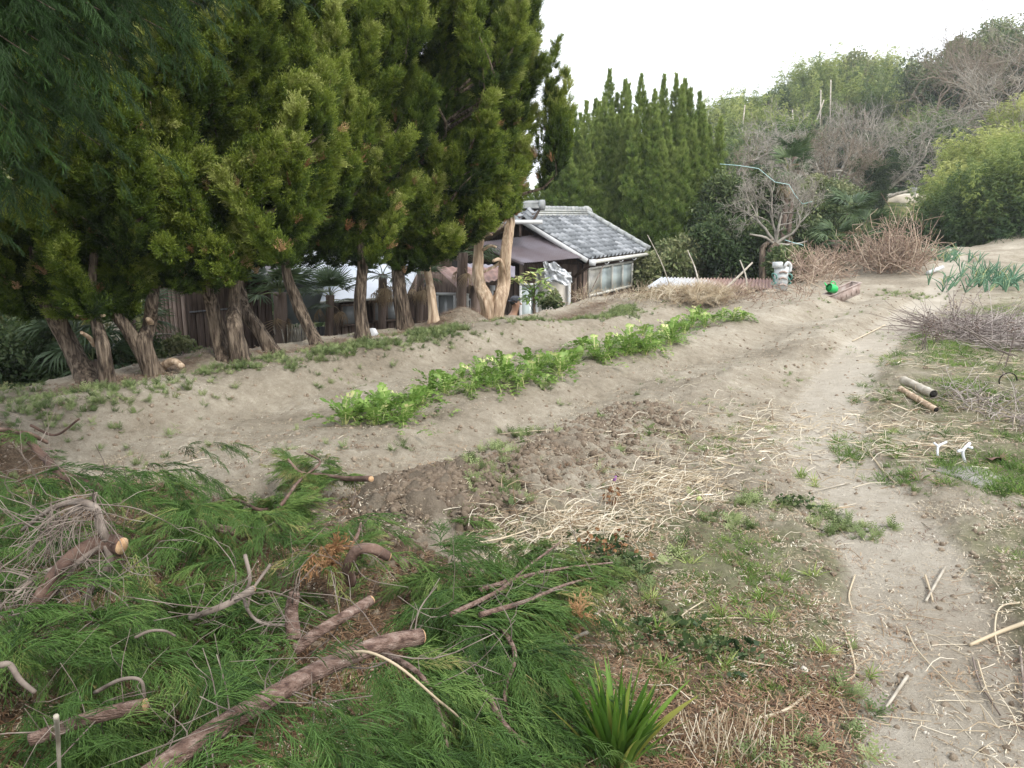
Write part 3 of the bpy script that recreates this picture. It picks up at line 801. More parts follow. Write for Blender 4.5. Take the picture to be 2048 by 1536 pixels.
x, y = keep((1 - .8 * masks(x, y)['path']) * np.clip(.22 + .6 * sst(-.1, .5, fbm(x, y, .6, 3, 250)), 0, 1) * (edge(x, y) < .3), x, y); n = len(x)
scatter('chaff', on_ground(x, y, .001), upright(n, .05), rng.uniform(.4, 1.1, n), rng.uniform(.2, 1, n), T_chaff, label='fine pale chaff lying on the soil', cat='straw')
x, y = rand_view(20000, 5.5, 1.0); mk = masks(x, y)
x, y = keep(np.clip(mk['litter'] + .3 * fbm(x, y, .4, 3, 260) + .06, 0, 1) * (1 - mk['path'] * .75), x, y)
s = rng.uniform(3.0, 12.5, 1600); t = -7.3 + rng.normal(size=1600) * .18
x = np.concatenate([x, .6 * s + .8 * t]); y = np.concatenate([y, .8 * s - .6 * t]); n = len(x)
scatter('needle_litter', on_ground(x, y, .002), upright(n, .08), rng.uniform(.6, 1.5, n), rng.uniform(0, .9, n), T_litter, label='reddish brown fallen needles under the cut branches and the trees', cat='litter')

# ---------------------------------------------------------------- juniper trees along the bank
def plumes(C, rx, rz, n, seed, Lr=(.7, 1.5), Rr=(.15, .25), lean=(0, 0), dens=1.0, spires=(), zb=None, keepf=None, upw=.9):
    """flame-shaped sprays set over an egg-shaped crown. returns tuft points, axes, tints and the spray stems"""
    g = np.random.default_rng(seed); PP, DD, TT, ST = [], [], [], []
    for k in range(n + len(spires)):
        h = g.uniform(0, 1) ** 1.25; a = g.uniform(0, 2 * math.pi)
        prof = math.sin(min(1, (h * 1.0 + .22) / .50) * math.pi / 2) * (1 - max(0, h - .45) / .55) ** .65 if h < 1 else 0
        rr_ = rx * (.12 + .88 * prof) * g.uniform(.3, 1.0) ** .5
        L = g.uniform(*Lr) * (.7 + .3 * h); Rd = g.uniform(*Rr)
        tip = np.array([C[0] + lean[0] * h + rr_ * math.cos(a), C[1] + lean[1] * h + rr_ * math.sin(a), C[2] - rz + 2 * rz * h + .10 * L])
        out = np.array([math.cos(a), math.sin(a), 0])
        up = upw * (.35 + 1.35 * h)
        d = nrm(out * g.uniform(.35, .9) + [0, 0, up] + g.normal(size=3) * .18)
        bend = nrm(np.cross(d, g.normal(size=3))) * .14 * L
        base = tip - d * L
        if k >= n:
            tip = spires[k - n][0]; L = spires[k - n][1]; Rd = .11; d = nrm(np.array([.12, 0, 1]) + g.normal(size=3) * .08); base = tip - d * L; rr_ = .3; h = .9
        m = int(dens * 150 * L * Rd / .16)
        u = g.uniform(0, 1, m) ** .85; th_ = g.uniform(0, 2 * math.pi, m)
        A = fr(d)[0]
        pf = (np.sin(np.clip(u * 1.6 + .25, 0, 1.57)) * (1 - u) ** .72) * Rd
        lob = 1 + .35 * np.sin(th_ * 2 + u * 9 + k) 
        rad = (np.cos(th_)[:, None] * A[:, 0] + np.sin(th_)[:, None] * A[:, 1])
        rr2 = pf * lob * g.uniform(.4, 1.0, m) ** .4
        P = base + d * (u * L)[:, None] + bend * (u * (1 - u) * 4)[:, None] + np.array([0, 0, 1]) * (.18 * L * u ** 2)[:, None] + rad * rr2[:, None]
        Dn = nrm(rad * .70 + d * .95 + np.array([0, 0, .35]) + g.normal(size=(m, 3)) * .15)
        PP.append(P); DD.append(Dn)
        TT.append(.02 + .62 * u + .14 * h + g.normal(size=m) * .06 + g.uniform(-.20, .17) + .1 * (rr2 / Rd))  # lighter young tips; darker inward and lower, painting shade between sprays
        if k < n and base[2] > C[2] - rz + .45: ST.append(np.array([[C[0] + lean[0] * h * .8, C[1] + lean[1] * h * .8, base[2] - .35 * rr_]]) * .35 + .65 * base if False else np.array([[C[0] + lean[0] * h, C[1] + lean[1] * h, max(C[2] - rz + .35, base[2] - .3 * rr_)], base, base + d * L * .6]))
    return np.vstack(PP), np.vstack(DD), np.concatenate(TT), ST
def limb_path(pts, n=26):
    """smooth curve through 3-D points"""
    pts = np.asarray(pts, float)
    if len(pts) < 3: return np.array([pts[0] + (pts[-1] - pts[0]) * u for u in np.linspace(0, 1, n)])
    t = np.linspace(0, len(pts) - 1, n); out = []
    Pm = np.vstack([2 * pts[0] - pts[1], pts, 2 * pts[-1] - pts[-2]])
    for q in t:
        i = min(int(q), len(pts) - 2); u = q - i; a, b, c, d = Pm[i:i + 4]
        out.append(.5 * (2 * b + (c - a) * u + (2 * a - 5 * b + 4 * c - d) * u * u + (-a + 3 * b - 3 * c + d) * u ** 3))
    return np.array(out)
def juniper(base, stems, C, rx, rz, n, seed, label, mat=None, stubs=(), lean=(0, 0), **kw):
    b = G(*base); d = b[1]; C = np.array([D(kw['cpx'], 430, d + .15)[0], d + .15, 0]); zb = D(0, kw['yb'], d - .45)[2]; C[2] = (zb + kw['zt']) / 2; rz = (kw['zt'] - zb) / 2
    th_ = thing('juniper_tree', b - [0, 0, .15], label, 'tree', 'twisted juniper trees along the bank')
    mb = MB(); w_f = kw.get('wf', .70)
    for j, (pp, w0, w1) in enumerate(stems):
        P = [D(px, py, d + .12 * R.uniform(-1, 1) * (i > 0)) for i, (px, py) in enumerate(pp)]
        P[0] = P[0] - [0, 0, .12]
        if not kw.get('bare'): P.append(np.array([C[0] * .6 + P[-1][0] * .4, C[1] * .6 + P[-1][1] * .4, P[-1][2] + .9])); P.append(np.array([C[0], C[1], C[2] + rz * .5]))
        P = limb_path(P, 54)
        u = np.linspace(0, 1, len(P)); sc_ = d / 1593.0
        top = .35 if not kw.get('bare') else .85
        wv = np.interp(u, [0, .035, .08, .15, .5, 1], [w0 * 2.3, w0 * 1.6, w0 * 1.15, w0, w1, w1 * top]) * sc_ / 2 * w_f
        mb.tube(P, wv, 26, rough=.19, seed=seed + j, lobes=5, twist=1.3)
    tr = obj('trunk', mb, mat or M_bark, th_, smooth=True)
    if stubs:
        for pts, w in stubs:
            m2 = MB(); P = limb_path([D(px, py, d + dd) for px, py, dd in pts], 9)
            m2.tube(P, np.linspace(w, w * .55, 9) * d / 1593 / 2, 8, rough=.1, seed=seed, lobes=2)
            obj('broken_branch', m2, mat or M_palebark, th_, smooth=True)
    P, Dn, T, ST = plumes(C, rx, rz, n, seed, lean=lean, dens=kw.get('dens', 1.0), spires=kw.get('spires', ()))
    if 1:
        dx_ = 1024 + 1593 * P[:, 0] / P[:, 1]; dy_ = 430 + 1593 * (CAMZ - P[:, 2]) / P[:, 1]; k = dy_ < np.interp(dx_, [0, 250, 300, 400, 470, 520, 620, 700, 850, 900, 960, 1010, 1090], [625, 640, 568, 582, 565, 530, 532, 530, 548, 520, 472, 440, 402]) + 12 * noise(P[:, 0] * 4, P[:, 1] * 4, 3); P, Dn, T = P[k], Dn[k], T[k]
    m3 = MB()
    for s_ in ST: m3.tube(limb_path(s_, 6), np.linspace(.028, .008, 6), 4, cap=False)
    obj('limbs', m3, M_bark, th_, kind='stuff')
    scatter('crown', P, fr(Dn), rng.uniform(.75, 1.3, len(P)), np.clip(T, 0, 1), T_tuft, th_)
    # dead tufts low in the crown
    k = (P[:, 2] < C[2] - rz * .35) & (rng.uniform(size=len(P)) < .016)
    if k.sum() > 3: scatter('dead_sprays', P[k] + rng.normal(size=(k.sum(), 3)) * .04, fr(Dn[k]), rng.uniform(.7, 1.1, k.sum()), rng.uniform(0, 1, k.sum()), T_dry, th_)
    return th_
def crownc(px, d, zbot, ztop, lean=0):
    p = D(px, 430, d); return np.array([p[0], p[1], (zbot + ztop) / 2]), (ztop - zbot) / 2
TREES = [
    ((60, 750), [([(60, 750), (30, 690), (2, 640), (-20, 560)], 34, 26)], (-40, 8.3, .8, 4.2, 1.0), 55, 'thin juniper trunk leaning out past the left edge of the row'),
    ((190, 762), [([(190, 762), (140, 690), (105, 620), (82, 560)], 50, 44)], (60, 7.9, .72, 4.6, 1.1), 95, 'juniper with a thick smooth dark trunk curving left, beside the knobbly one'),
    ((215, 765), [([(215, 765), (208, 700), (195, 650), (183, 590)], 36, 28)], (215, 8.3, .66, 4.4, .95), 80, 'short knobbly juniper trunk with sawn side stubs'),
    ((318, 748), [([(318, 748), (270, 680), (232, 625), (200, 570)], 38, 28), ([(312, 745), (290, 690), (300, 650), (304, 600), (308, 560)], 40, 30)], (320, 8.9, .82, 5.0, 1.1), 105, 'juniper forking at the ground over a pale fallen log'),
    ((470, 720), [([(455, 720), (435, 660), (424, 610), (415, 555)], 46, 30), ([(485, 720), (468, 660), (470, 610), (468, 550)], 46, 30)], (455, 9.2, 1.05, 5.4, 1.15), 120, 'juniper with two thick stems rising from one wide foot'),
    ((555, 706), [([(555, 706), (520, 665), (495, 630), (482, 590), (478, 550)], 36, 32)], (525, 9.9, 1.0, 5.6, 1.05), 90, 'juniper leaning left just right of the double stem'),
    ((640, 690), [([(640, 690), (615, 650), (592, 600), (572, 530)], 34, 28)], (600, 9.9, 1.05, 5.6, 1.15), 115, 'juniper with a split grey trunk sloping left before the grey panel'),
    ((728, 676), [([(728, 676), (720, 620), (722, 570), (724, 500)], 34, 28)], (705, 10.7, 1.0, 6.2, 1.15), 115, 'straight juniper trunk in front of the small white board house'),
    ((812, 655), [([(812, 655), (806, 620), (800, 580), (795, 510)], 42, 34)], (800, 11.5, 1.05, 6.4, 1.2), 115, 'thickest upright furrowed juniper beside the shaggy palm'),
    ((868, 642), [([(868, 642), (864, 600), (858, 560), (856, 520)], 24, 20)], (890, 12.3, 1.05, 6.8, 1.2), 110, 'slim pale-barked juniper in front of the white sliding door'),
]
YB = [580, 570, 600, 560, 520, 505, 492, 480, 495, 500]
for i, (base, stems, (cx, cd, zb, zt, rx), n, lab) in enumerate(TREES):
    stubs = ()
    if i == 2: stubs = (([(190, 690, 0), (178, 675, -.1), (163, 665, -.25)], 12), ([(188, 632, 0), (172, 628, -.1), (155, 630, -.2)], 9), ([(195, 632, 0), (208, 631, -.1)], 12))
    if i == 3: stubs = (([(302, 645, 0), (296, 638, -.15)], 16), ([(318, 738, .1), (345, 722, 0), (365, 733, -.1)], 20))
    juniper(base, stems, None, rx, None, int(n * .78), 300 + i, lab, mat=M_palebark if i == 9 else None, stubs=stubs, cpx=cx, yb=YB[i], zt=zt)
# the forked pale tree at the right end: both stems run up into the last crown
juniper((985, 636), [([(983, 636), (974, 604), (958, 568), (956, 520), (960, 470), (963, 430)], 40, 27), ([(988, 636), (998, 604), (1008, 564), (1011, 512), (1017, 462), (1019, 425)], 40, 29)], None, .95, None, 120, 330,
        'forked juniper of bare peeling pale wood at the right end of the row', mat=M_palebark, lean=(.25, 0), cpx=965, yb=455, zt=6.0, lift=True,
        spires=[(D(a, b_, 12.0 + .2 * R.random()), l) for a, b_, l in ((1052, -5, 1.2), (1080, 88, 1.1), (1112, 108, .8), (1132, 165, .9), (1030, -10, 1.3), (1128, 240, .7), (1108, 300, .6), (1066, 60, 1.0), (1010, -20, 1.2), (1095, 190, 1.0), (1118, 210, .8))],
        stubs=(([(1010, 548, 0), (1000, 520, -.15), (986, 522, -.3)], 10), ([(1008, 522, 0), (990, 532, -.1), (968, 544, -.2)], 8), ([(966, 500, 0), (980, 492, -.1), (992, 494, -.2)], 7), ([(966, 474, 0), (976, 468, -.1), (984, 470, -.15)], 8)))
# a juniper close by on the left, its sprays tinted dark as shade: only its boughs hang into view
def near_tree():
    b = np.array([-5.6, 4.9, 0]); b[2] = terr(b[0], b[1])
    th_ = thing('juniper_tree', b - [0, 0, .1], 'shade-tinted juniper close by whose boughs hang across the upper left corner', 'tree', None)
    mb = MB(); mb.tube(limb_path([b - [0, 0, .1], b + [.1, -.1, 1.4], b + [.3, -.3, 3], b + [.4, -.4, 5.2]], 30), np.linspace(.2, .07, 30), 20, rough=.13, lobes=4, twist=1, seed=5)
    m2 = MB(); PP, DD, HH, TT = [], [], [], []
    g = np.random.default_rng(99)
    for px, py, dd in [(-80, 60, 3.6), (40, 40, 3.6), (150, 60, 3.7), (280, 30, 3.8), (400, 10, 3.9), (-60, 190, 3.5), (60, 170, 3.5), (170, 180, 3.6), (250, 120, 3.8), (20, 290, 3.5), (90, 260, 3.6), (-60, 330, 3.5), (200, 290, 3.8), (140, 120, 3.4), (330, 60, 3.7), (60, 110, 3.3),
                       (200, 20, 3.5), (-40, 20, 3.3), (110, 20, 3.3), (30, 230, 3.4), (-30, 130, 3.4), (470, -40, 3.9), (350, -60, 3.6), (200, -90, 3.5), (50, -80, 3.4), (-120, -60, 3.5), (230, -200, 3.4), (60, -260, 3.3), (420, -260, 3.6), (-150, 200, 3.4), (-150, 380, 3.4), (0, 370, 3.6)]:
        tip = D(px, py, dd); st_ = b + np.array([.35, -.35, 2.6 + .8 * tip[2] * .4])
        mid = (tip + st_) / 2 + [0, 0, .35]
        P = limb_path([st_, mid, tip], 16); m2.tube(P, np.linspace(.010, .002, 16), 6, cap=False)
        for k in range(120):
            u = g.uniform(.45, 1.05); q = P[min(15, int(u * 15))]; ax = nrm(P[min(15, int(u * 15) + 1)] - P[max(0, int(u * 15) - 1)])
            o_ = g.normal(size=3); o_[2] = abs(o_[2]) * .3 - .2; d_ = nrm(ax * .8 + o_ * .6 + [0, 0, -.15])
            PP.append(q + g.normal(size=3) * .09); DD.append(d_); TT.append(g.uniform(-.3, .15))  # low tints put the shade under the crown into the spray colour
    obj('trunk', mb, M_bark, th_, smooth=True); obj('limbs', m2, M_bark, th_, kind='stuff')
    n = len(PP); PP, DD = np.array(PP), np.array(DD)
    scatter('crown', PP, fr(DD, [0, 0, 1.0]), rng.uniform(.4, .8, n), np.array(TT), T_frond, th_)
    # the rest of its crown, unseen above and behind the viewer's left, built to darken the boughs
    Pp, Dn, T, S_ = plumes((-4.2, 3.2, 4.9), 3.0, 1.7, 150, 98, Lr=(.8, 1.5), Rr=(.25, .4), dens=.45)
    k = ~((Pp[:, 1] > 2.2) & (Pp[:, 2] < 1.6 + .27 * Pp[:, 1] + .1)) & (Pp[:, 0] < -.20 * Pp[:, 1] - .6)
    k &= ~((Pp[:, 1] > .5) & (Pp[:, 2] < 1.6 + .22 * Pp[:, 1]))
    scatter('unseen_upper_crown', Pp[k], fr(Dn[k]), rng.uniform(1.2, 2.0, k.sum()), np.clip(T[k], 0, 1), T_tuft, th_)
near_tree()

# ---------------------------------------------------------------- buildings on the lower terrace
def wall_of_planks(parent, name, p0, p1, z0, z1, wplank, mat, core=M_dark, th=.022, z1b=None):
    """a wall core with every board a sub-part; p0,p1 are (x,y)"""
    p0 = np.array([*p0, 0.]); p1 = np.array([*p1, 0.]); L = np.linalg.norm(p1 - p0); a = (p1 - p0) / L; nrm_ = np.array([a[1], -a[0], 0])
    if nrm_[1] > 0: nrm_ = -nrm_
    mb = MB(); A = np.stack([a, -nrm_, [0, 0, 1]], 1)
    mb.box((p0 + p1) / 2 + [0, 0, (z0 + z1) / 2] - nrm_ * .04, L, .05, z1 - z0 - .01, A)
    w = obj(name, mb, core, parent)
    n = max(1, int(round(L / wplank))); pw = L / n
    pm = MB(); pm.box((0, 0, 0), pw - .012, th, z1 - z0); pme = pm.mesh('plank', mat)
    for k in range(n):
        c = p0 + a * (k + .5) * pw + [0, 0, (z0 + z1) / 2 + R.uniform(-.012, .012)] + nrm_ * (.0 + R.uniform(0, .012))
        put('plank', pme, w, mat4(c, A))
    return w
def frame_rect(parent, name, c, a, w, h, npane, mf, mg, t=.05, dep=.05, glass_name='pane', mats=None):
    """a sliding window or door: frame part with panes as sub-parts. c = centre, a = direction along the wall"""
    a = nrm(a); n_ = np.array([a[1], -a[0], 0]); n_ = n_ if n_[1] < 0 else -n_; A = np.stack([a, -n_, [0, 0, 1]], 1); c = np.asarray(c, float) + n_ * .05
    mb = MB()
    for s_ in (-1, 1): mb.box(c + [0, 0, s_ * (h / 2 - t / 2)], w, dep, t, A)
    for k in range(npane + 1): mb.box(c + a * ((k / npane - .5) * (w - t)) + n_ * .004, t * (1 if k in (0, npane) else .8), dep, h - 2 * t - .002, A)
    f = obj(name, mb, mf, parent)
    for k in range(npane):
        m2 = MB(); m2.box(c + a * ((k + .5) / npane - .5) * (w - t) - n_ * .01, (w - t) / npane - t * .8, .008, h - 2 * t - .004, A)
        obj(glass_name, m2, (mats[k] if mats else mg), f)
    return f
def quad_sheet(parent, name, A_, B_, C_, D_, mat, waves=0, amp=.012, nu=None, th=.006, **kw):
    """A,B front edge; D,C back edge (A-D, B-C the sides); corrugated along A-B"""
    A_, B_, C_, D_ = [np.asarray(v, float) for v in (A_, B_, C_, D_)]
    mb = MB()
    def f(u, v):
        P = (A_ + (B_ - A_) * u[:, None]) * (1 - v[:, None]) + (D_ + (C_ - D_) * u[:, None]) * v[:, None]
        P[:, 2] += amp * np.sin(u * waves * 2 * math.pi) if waves else 0
        P[:, 2] += .012 * noise(u * 5, v * 3, 9)
        return P
    mb.sheet(f, nu or (waves * 6 + 2 if waves else 12), 6, th)
    return obj(name, mb, mat, parent, smooth=bool(waves), **kw)
def rod(parent, name, P, r, mat, k=8, **kw):
    mb = MB(); mb.tube(P, r, k); return obj(name, mb, mat, parent, smooth=True, **kw)
def V3(x, y, z): return np.array([x, y, z], float)

# --- tiled house
aH = nrm([.45, .893, 0]); bH = nrm([-.893, .45, 0])
E1 = D(1178, 517, 17.7); E1[2] = .64; c0 = V3(*D(1166, 560, 18.15)[:2], 0)
house = thing('house', V3(c0[0], c0[1], LOW), 'low brown house with a grey tiled gable roof and a four-pane window', 'house')
Lh = 3.75
wall_of_planks(house, 'wall', c0[:2], (c0 + aH * Lh)[:2], LOW, .52, .12, M_brownwood)
wall_of_planks(house, 'wall', (c0 + bH * .02)[:2], (c0 + bH * 1.6)[:2], LOW, .50, .12, M_brownwood)
wall_of_planks(house, 'wall', (c0 + bH * 1.65 + aH * .3)[:2], (c0 + bH * 4.6 + aH * .3)[:2], .2, 1.50, .13, M_brownwood)
wall_of_planks(house, 'wall', (c0 + bH * 1.62 + aH * .25)[:2], (c0 + bH * 5.0 + aH * .25)[:2], LOW, .2, .13, M_darkwood)
mb = MB(); mb.box(c0 + aH * (Lh / 2 + .1) + bH * 1.9 + [0, 0, (LOW + .5) / 2], 3.4, Lh - .3, .5 - LOW, np.stack([bH, aH, [0, 0, 1]], 1)); obj('unlit_core', mb, M_dark, house)  # near-black block stands in for the unlit interior
# gable triangle under the verge
mb = MB(); g0 = c0 + bH * .0; mb.prism([g0 + [0, 0, .50], g0 + bH * 1.75 + [0, 0, 1.42], g0 + bH * 3.5 + [0, 0, .5]], aH * .06); obj('gable_board', mb, M_darkwood, house)
# window: four panes, the first papered
wz0 = D(1169, 596, c0[1])[2]; wz1 = D(1169, 536, c0[1])[2]
frame_rect(house, 'window', c0 + aH * 1.78 + [0, 0, (wz0 + wz1) / 2], aH, 3.15, wz1 - wz0, 4, M_alum, M_frost, .055, mats=[M_frost2, M_frost, M_frost, M_frost])
# roof plane with every tile its own sub-part
nC, nR = 16, 11; E2 = E1 + aH * 4.25; T1 = E1 + bH * 1.75 + [0, 0, .93]; sl_ = nrm(T1 - E1); SL = np.linalg.norm(T1 - E1)
rn = np.cross(aH, sl_); rn = rn if rn[2] > 0 else -rn
mb = MB(); mb.prism([E1 - rn * .03, E2 - rn * .03, E2 + sl_ * SL - rn * .03, T1 - rn * .03], -rn * .05)
T2 = E1 + bH * 3.5; mb.prism([T1 - rn * .03, T1 + aH * 4.25 - rn * .03, T2 + aH * 4.25 + [0, 0, 0], T2], V3(0, 0, -.05))
roof = obj('roof', mb, M_darkwood, house)
tw, tl = 4.25 / nC, SL / nR
def tile_mesh(w, l):
    mb = MB(); u = np.linspace(0, 1, 8)
    zz = .06 * np.where(u < .38, np.sin(u / .38 * math.pi), -.55 * np.sin((u - .38) / .62 * math.pi))
    V = []
    for v_, lift in ((0, .03), (1.12, 0)):
        for k in range(8): V.append([(u[k] - .5) * w, v_ * l, zz[k] + lift])
    V = np.array(V); m = len(V); V2 = V - [0, 0, .022]
    Q = [[k, k + 1, k + 9, k + 8] for k in range(7)]
    Q += [[k + 1 + m, k + m, k + 8 + m, k + 9 + m] for k in range(7)] + [[k, k + m, k + 1 + m, k + 1] for k in range(7)]
    mb.add(np.vstack([V, V2]), Q); return mb.mesh('roof_tile', M_tile, smooth=False)
tm = tile_mesh(tw, tl); A = np.stack([aH, sl_, rn], 1)
for i in range(nC):
    for j in range(nR):
        put('roof_tile', tm, roof, mat4(E1 + aH * (i + .5) * tw + sl_ * (j * tl) + rn * (.02 + R.uniform(-.004, .004)) + aH * R.uniform(-.006, .006), A))
# ridge: stacked courses with a round cap and an end ornament
rm = MB()
for k, (hw, z_) in enumerate(((.13, .03), (.11, .085), (.09, .14))): rm.box(T1 + aH * 2.12 + [0, 0, z_], 4.3, hw * 2, .045, np.stack([aH, bH, [0, 0, 1]], 1))
rg = obj('ridge', rm, M_ridge, house)
cm = MB(); cm.tube([[0, 0, 0], [0, .24, 0]], .07, 10); cme = cm.mesh('ridge_cap', M_ridge, smooth=True)
for k in range(17): put('ridge_cap', cme, rg, mat4(T1 + aH * (k * .253 + .03) + [0, 0, .18 + R.uniform(0, .008)], np.stack([bH, aH, [0, 0, 1]], 1)))
om = MB(); om.tube([T1 + aH * 4.2 + [0, 0, .12], T1 + aH * 4.36 + [0, 0, .12]], [.16, .13], 10); om.box(T1 + aH * 4.28 + [0, 0, .02], .1, .3, .2, np.stack([aH, bH, [0, 0, 1]], 1)); obj('ridge_end_tile', om, M_ridge, house)
# verge rolls down the far gable end
vm = MB(); vm.tube([[0, 0, 0], [0, SL / 8 * 1.05, 0]], [.075, .062], 10); vme = vm.mesh('verge_tile', M_ridge, smooth=True)
for row in (0, 1):
    for k in range(8): put('verge_tile', vme, roof, mat4(E2 + aH * (.02 - .17 * row) + sl_ * (k * SL / 8) + rn * (.10 + .02 * row), np.stack([aH, sl_, rn], 1)))
# white verge board and eave gutters
vb = MB(); q = E1 - aH * .10; vb.prism([q + rn * .02, q + sl_ * (SL + .02) + rn * .02, q + sl_ * (SL + .02) - rn * .075, q - rn * .075], aH * .05); obj('verge_board', vb, M_white, house)
rod(house, 'gutter', [E1 - aH * .05 - bH * .09 - [0, 0, .05], E2 + aH * .12 - bH * .09 - [0, 0, .05]], .045, M_alum)
mb = MB(); mb.box(E1 - bH * .08 - [0, 0, .06], .14, .14, .13); obj('gutter_box', mb, M_white, house)
rod(house, 'downpipe', limb_path([E1 - bH * .05 - [0, 0, .12], c0 + bH * .15 - aH * .05 + [0, 0, .25], c0 + bH * .22 - aH * .07 + [0, 0, .0], c0 + bH * .22 - aH * .07 + [0, 0, LOW]], 12), .035, M_darkwood)
for u in (.9, 1.9, 2.9): rod(house, 'gutter_bracket', limb_path([E1 + aH * u - bH * .02 - [0, 0, .08], E1 + aH * u - bH * .08 - [0, 0, .15], E1 + aH * u - bH * .14 - [0, 0, .10]], 6), .012, M_white, 5)
rod(house, 'prop_pole', [D(1172, 603, 17.6), D(1212, 520, 18.6)], .014, M_twig, 6)
# eave bracing, far corner
mb = MB(); q = c0 + aH * (Lh + .03); mb.prism([q + [0, 0, .5], q + aH * .5 - bH * .12 + [0, 0, .55], q + [0, 0, -.35]], bH * .05); obj('side_screen', mb, M_post, house)
# lower metal awning on the left-hand wall
quad_sheet(house, 'awning', D(1046, 526, 16.3), D(1164, 515, 17.6), D(1080, 468, 18.6), D(948, 486, 17.4), M_brownsheet, 30, .008)
mb = MB(); mb.prism([D(1046, 527, 16.3), D(1046, 531, 16.3), D(950, 491, 17.4), D(948, 486, 17.4)], V3(.02, .04, 0)); obj('awning_edge', mb, M_brownsheet, house)
# upper roof corner with its own tiles and white gutter
U1, U0 = D(1086, 441, 17.2), D(860, 441, 17.9); ua = nrm(U1 - U0); ub = V3(-ua[1], ua[0], 0); ub = ub if ub[1] > 0 else -ub
us = nrm(ub + [0, 0, .42]); un = np.cross(ua, us); un = un if un[2] > 0 else -un
W_ = np.linalg.norm(U1 - U0) - .22; mb = MB(); mb.prism([U0, U0 + ua * W_, U0 + ua * W_ + us * .66, U0 + us * .66], -un * .06); ur = obj('upper_roof', mb, M_darkwood, house)
tm2 = tile_mesh(.25, .19); A = np.stack([ua, us, un], 1)
for i in range(int(W_ / .25)):
    for j in range(3): put('roof_tile', tm2, ur, mat4(U0 + ua * (W_ - (i + .5) * .25) + us * (j * .19) + un * (.02 + R.uniform(-.004, .004)), A))
rm = MB(); q = U0 + us * .66 + ua * (W_ / 2)
for k, (hw, z_) in enumerate(((.13, .02), (.11, .06))): rm.box(q + [0, 0, z_], W_, hw * 2, .045, np.stack([ua, ub, [0, 0, 1]], 1))
rm.tube([q - ua * W_ / 2 + [0, 0, .11], q + ua * W_ / 2 + [0, 0, .11]], .06, 8); rm.tube([q + ua * W_ / 2 + [0, 0, .07], q + ua * (W_ / 2 + .10) + [0, 0, .07]], .12, 10); obj('ridge', rm, M_ridge, house)
rod(house, 'gutter', [U0 - ub * .06 - [0, 0, .03], U1 - ub * .06 - [0, 0, .03]], .045, M_white)
rod(house, 'gutter_drop', [U1 - ua * .5 - [0, 0, .05], U1 - ua * .5 - [0, 0, .35]], .03, M_darkwood)
# big white door panel, pale narrow door
pd_ = c0 + bH * 1.0
frame_rect(house, 'sliding_door', V3(*D(1108, 575, 18.1)[:2], (D(1108, 543, 18.1)[2] + LOW) / 2), bH, .85, D(1108, 543, 18.1)[2] - LOW, 1, M_white, M_cream, .06)
frame_rect(house, 'sliding_door', V3(*D(1056, 590, 17.0)[:2], (D(1056, 566, 17.0)[2] + LOW) / 2), [1, -.2, 0], .34, D(1056, 566, 17)[2] - LOW, 1, M_white, M_frost, .05)
def crumple(u, v):
    p = D(1085, 526, 16.8) + V3(.34, -.05, 0) * (u[:, None] * 1.0) + V3(.16, 0, -.42) * v[:, None]
    p[:, 1] += .16 * noise(u * 5, v * 5, 4) + .09 * noise(u * 13, v * 12, 4) + .05 * noise(u * 27, v * 25, 5); p[:, 2] += .12 * noise(u * 4 + 9, v * 4, 6); p[:, 0] += .22 * v * (u - .3) + .1 * noise(v * 4, u * 2, 8); return p
mb = MB(); mb.sheet(crumple, 30, 30, .004); tag(obj('plastic_sheet', mb, M_plastic, smooth=True), 'crumpled clear plastic sheet hanging from the brown metal awning', 'plastic sheet')

# --- lean-to with the rusted awning and white sliding door
ld = 14.2
shed = thing('lean_to', V3(*D(935, 600, ld + .4)[:2], LOW), 'open lean-to with a rusty sheet awning and white sliding door', 'shed')
quad_sheet(shed, 'awning', D(914, 576, 13.6), D(1014, 556, 13.9), D(1006, 535, 15.3), D(870, 533, 15.0), M_rust, 9, .012)
quad_sheet(shed, 'awning', D(960, 566, 14.0), D(1030, 553, 14.2), D(1030, 532, 15.7), D(930, 526, 15.7), M_purple, 8, .01)
rod(shed, 'post', [V3(*D(951, 600, 13.9)[:2], LOW), D(951, 570, 13.9)], .085, M_post, 4)
rod(shed, 'post', [V3(*D(966, 600, 14.6)[:2], LOW), D(966, 560, 14.6)], .06, M_post, 4)
mb = MB(); mb.box(V3(*D(925, 600, 15.3)[:2], -.7), 1.35, .08, 2.4); obj('back_wall', mb, M_darkwood, shed)
mb = MB(); mb.box(V3(*D(850, 600, 14.9)[:2], -.75), .08, 1.0, 2.2); obj('side_wall', mb, M_dark, shed)
ztop = D(890, 585, 14.5)[2]
frame_rect(shed, 'sliding_door', V3(*D(893, 600, 14.5)[:2], (ztop + LOW) / 2), [1, -.05, 0], .36, ztop - LOW, 1, M_white, M_glassdim, .045)
frame_rect(shed, 'sliding_door', V3(*D(926, 600, 14.8)[:2], (D(926, 597, 14.8)[2] + LOW) / 2), [1, -.1, 0], .34, D(926, 597, 14.8)[2] - LOW, 1, M_white, M_glassdim, .03)
frame_rect(shed, 'glass_door', V3(*D(933, 600, 14.3)[:2], (D(933, 586, 14.3)[2] + LOW) / 2), [.5, -.85, 0], .3, D(933, 586, 14.3)[2] - LOW, 1, M_alum, M_glassdim, .03)
rod(shed, 'drain_pipe', [V3(*D(852, 600, 14.2)[:2], LOW), D(852, 604, 14.2)], .05, M_alum, 8)
mb = MB(); mb.tube(limb_path([D(982, 596, 14.9), D(984, 582, 14.85), D(986, 574, 14.85)], 6), .03, 8); mb.box(D(985, 576, 14.85), .1, .06, .09); obj('wall_lamp', mb, M_white, shed)

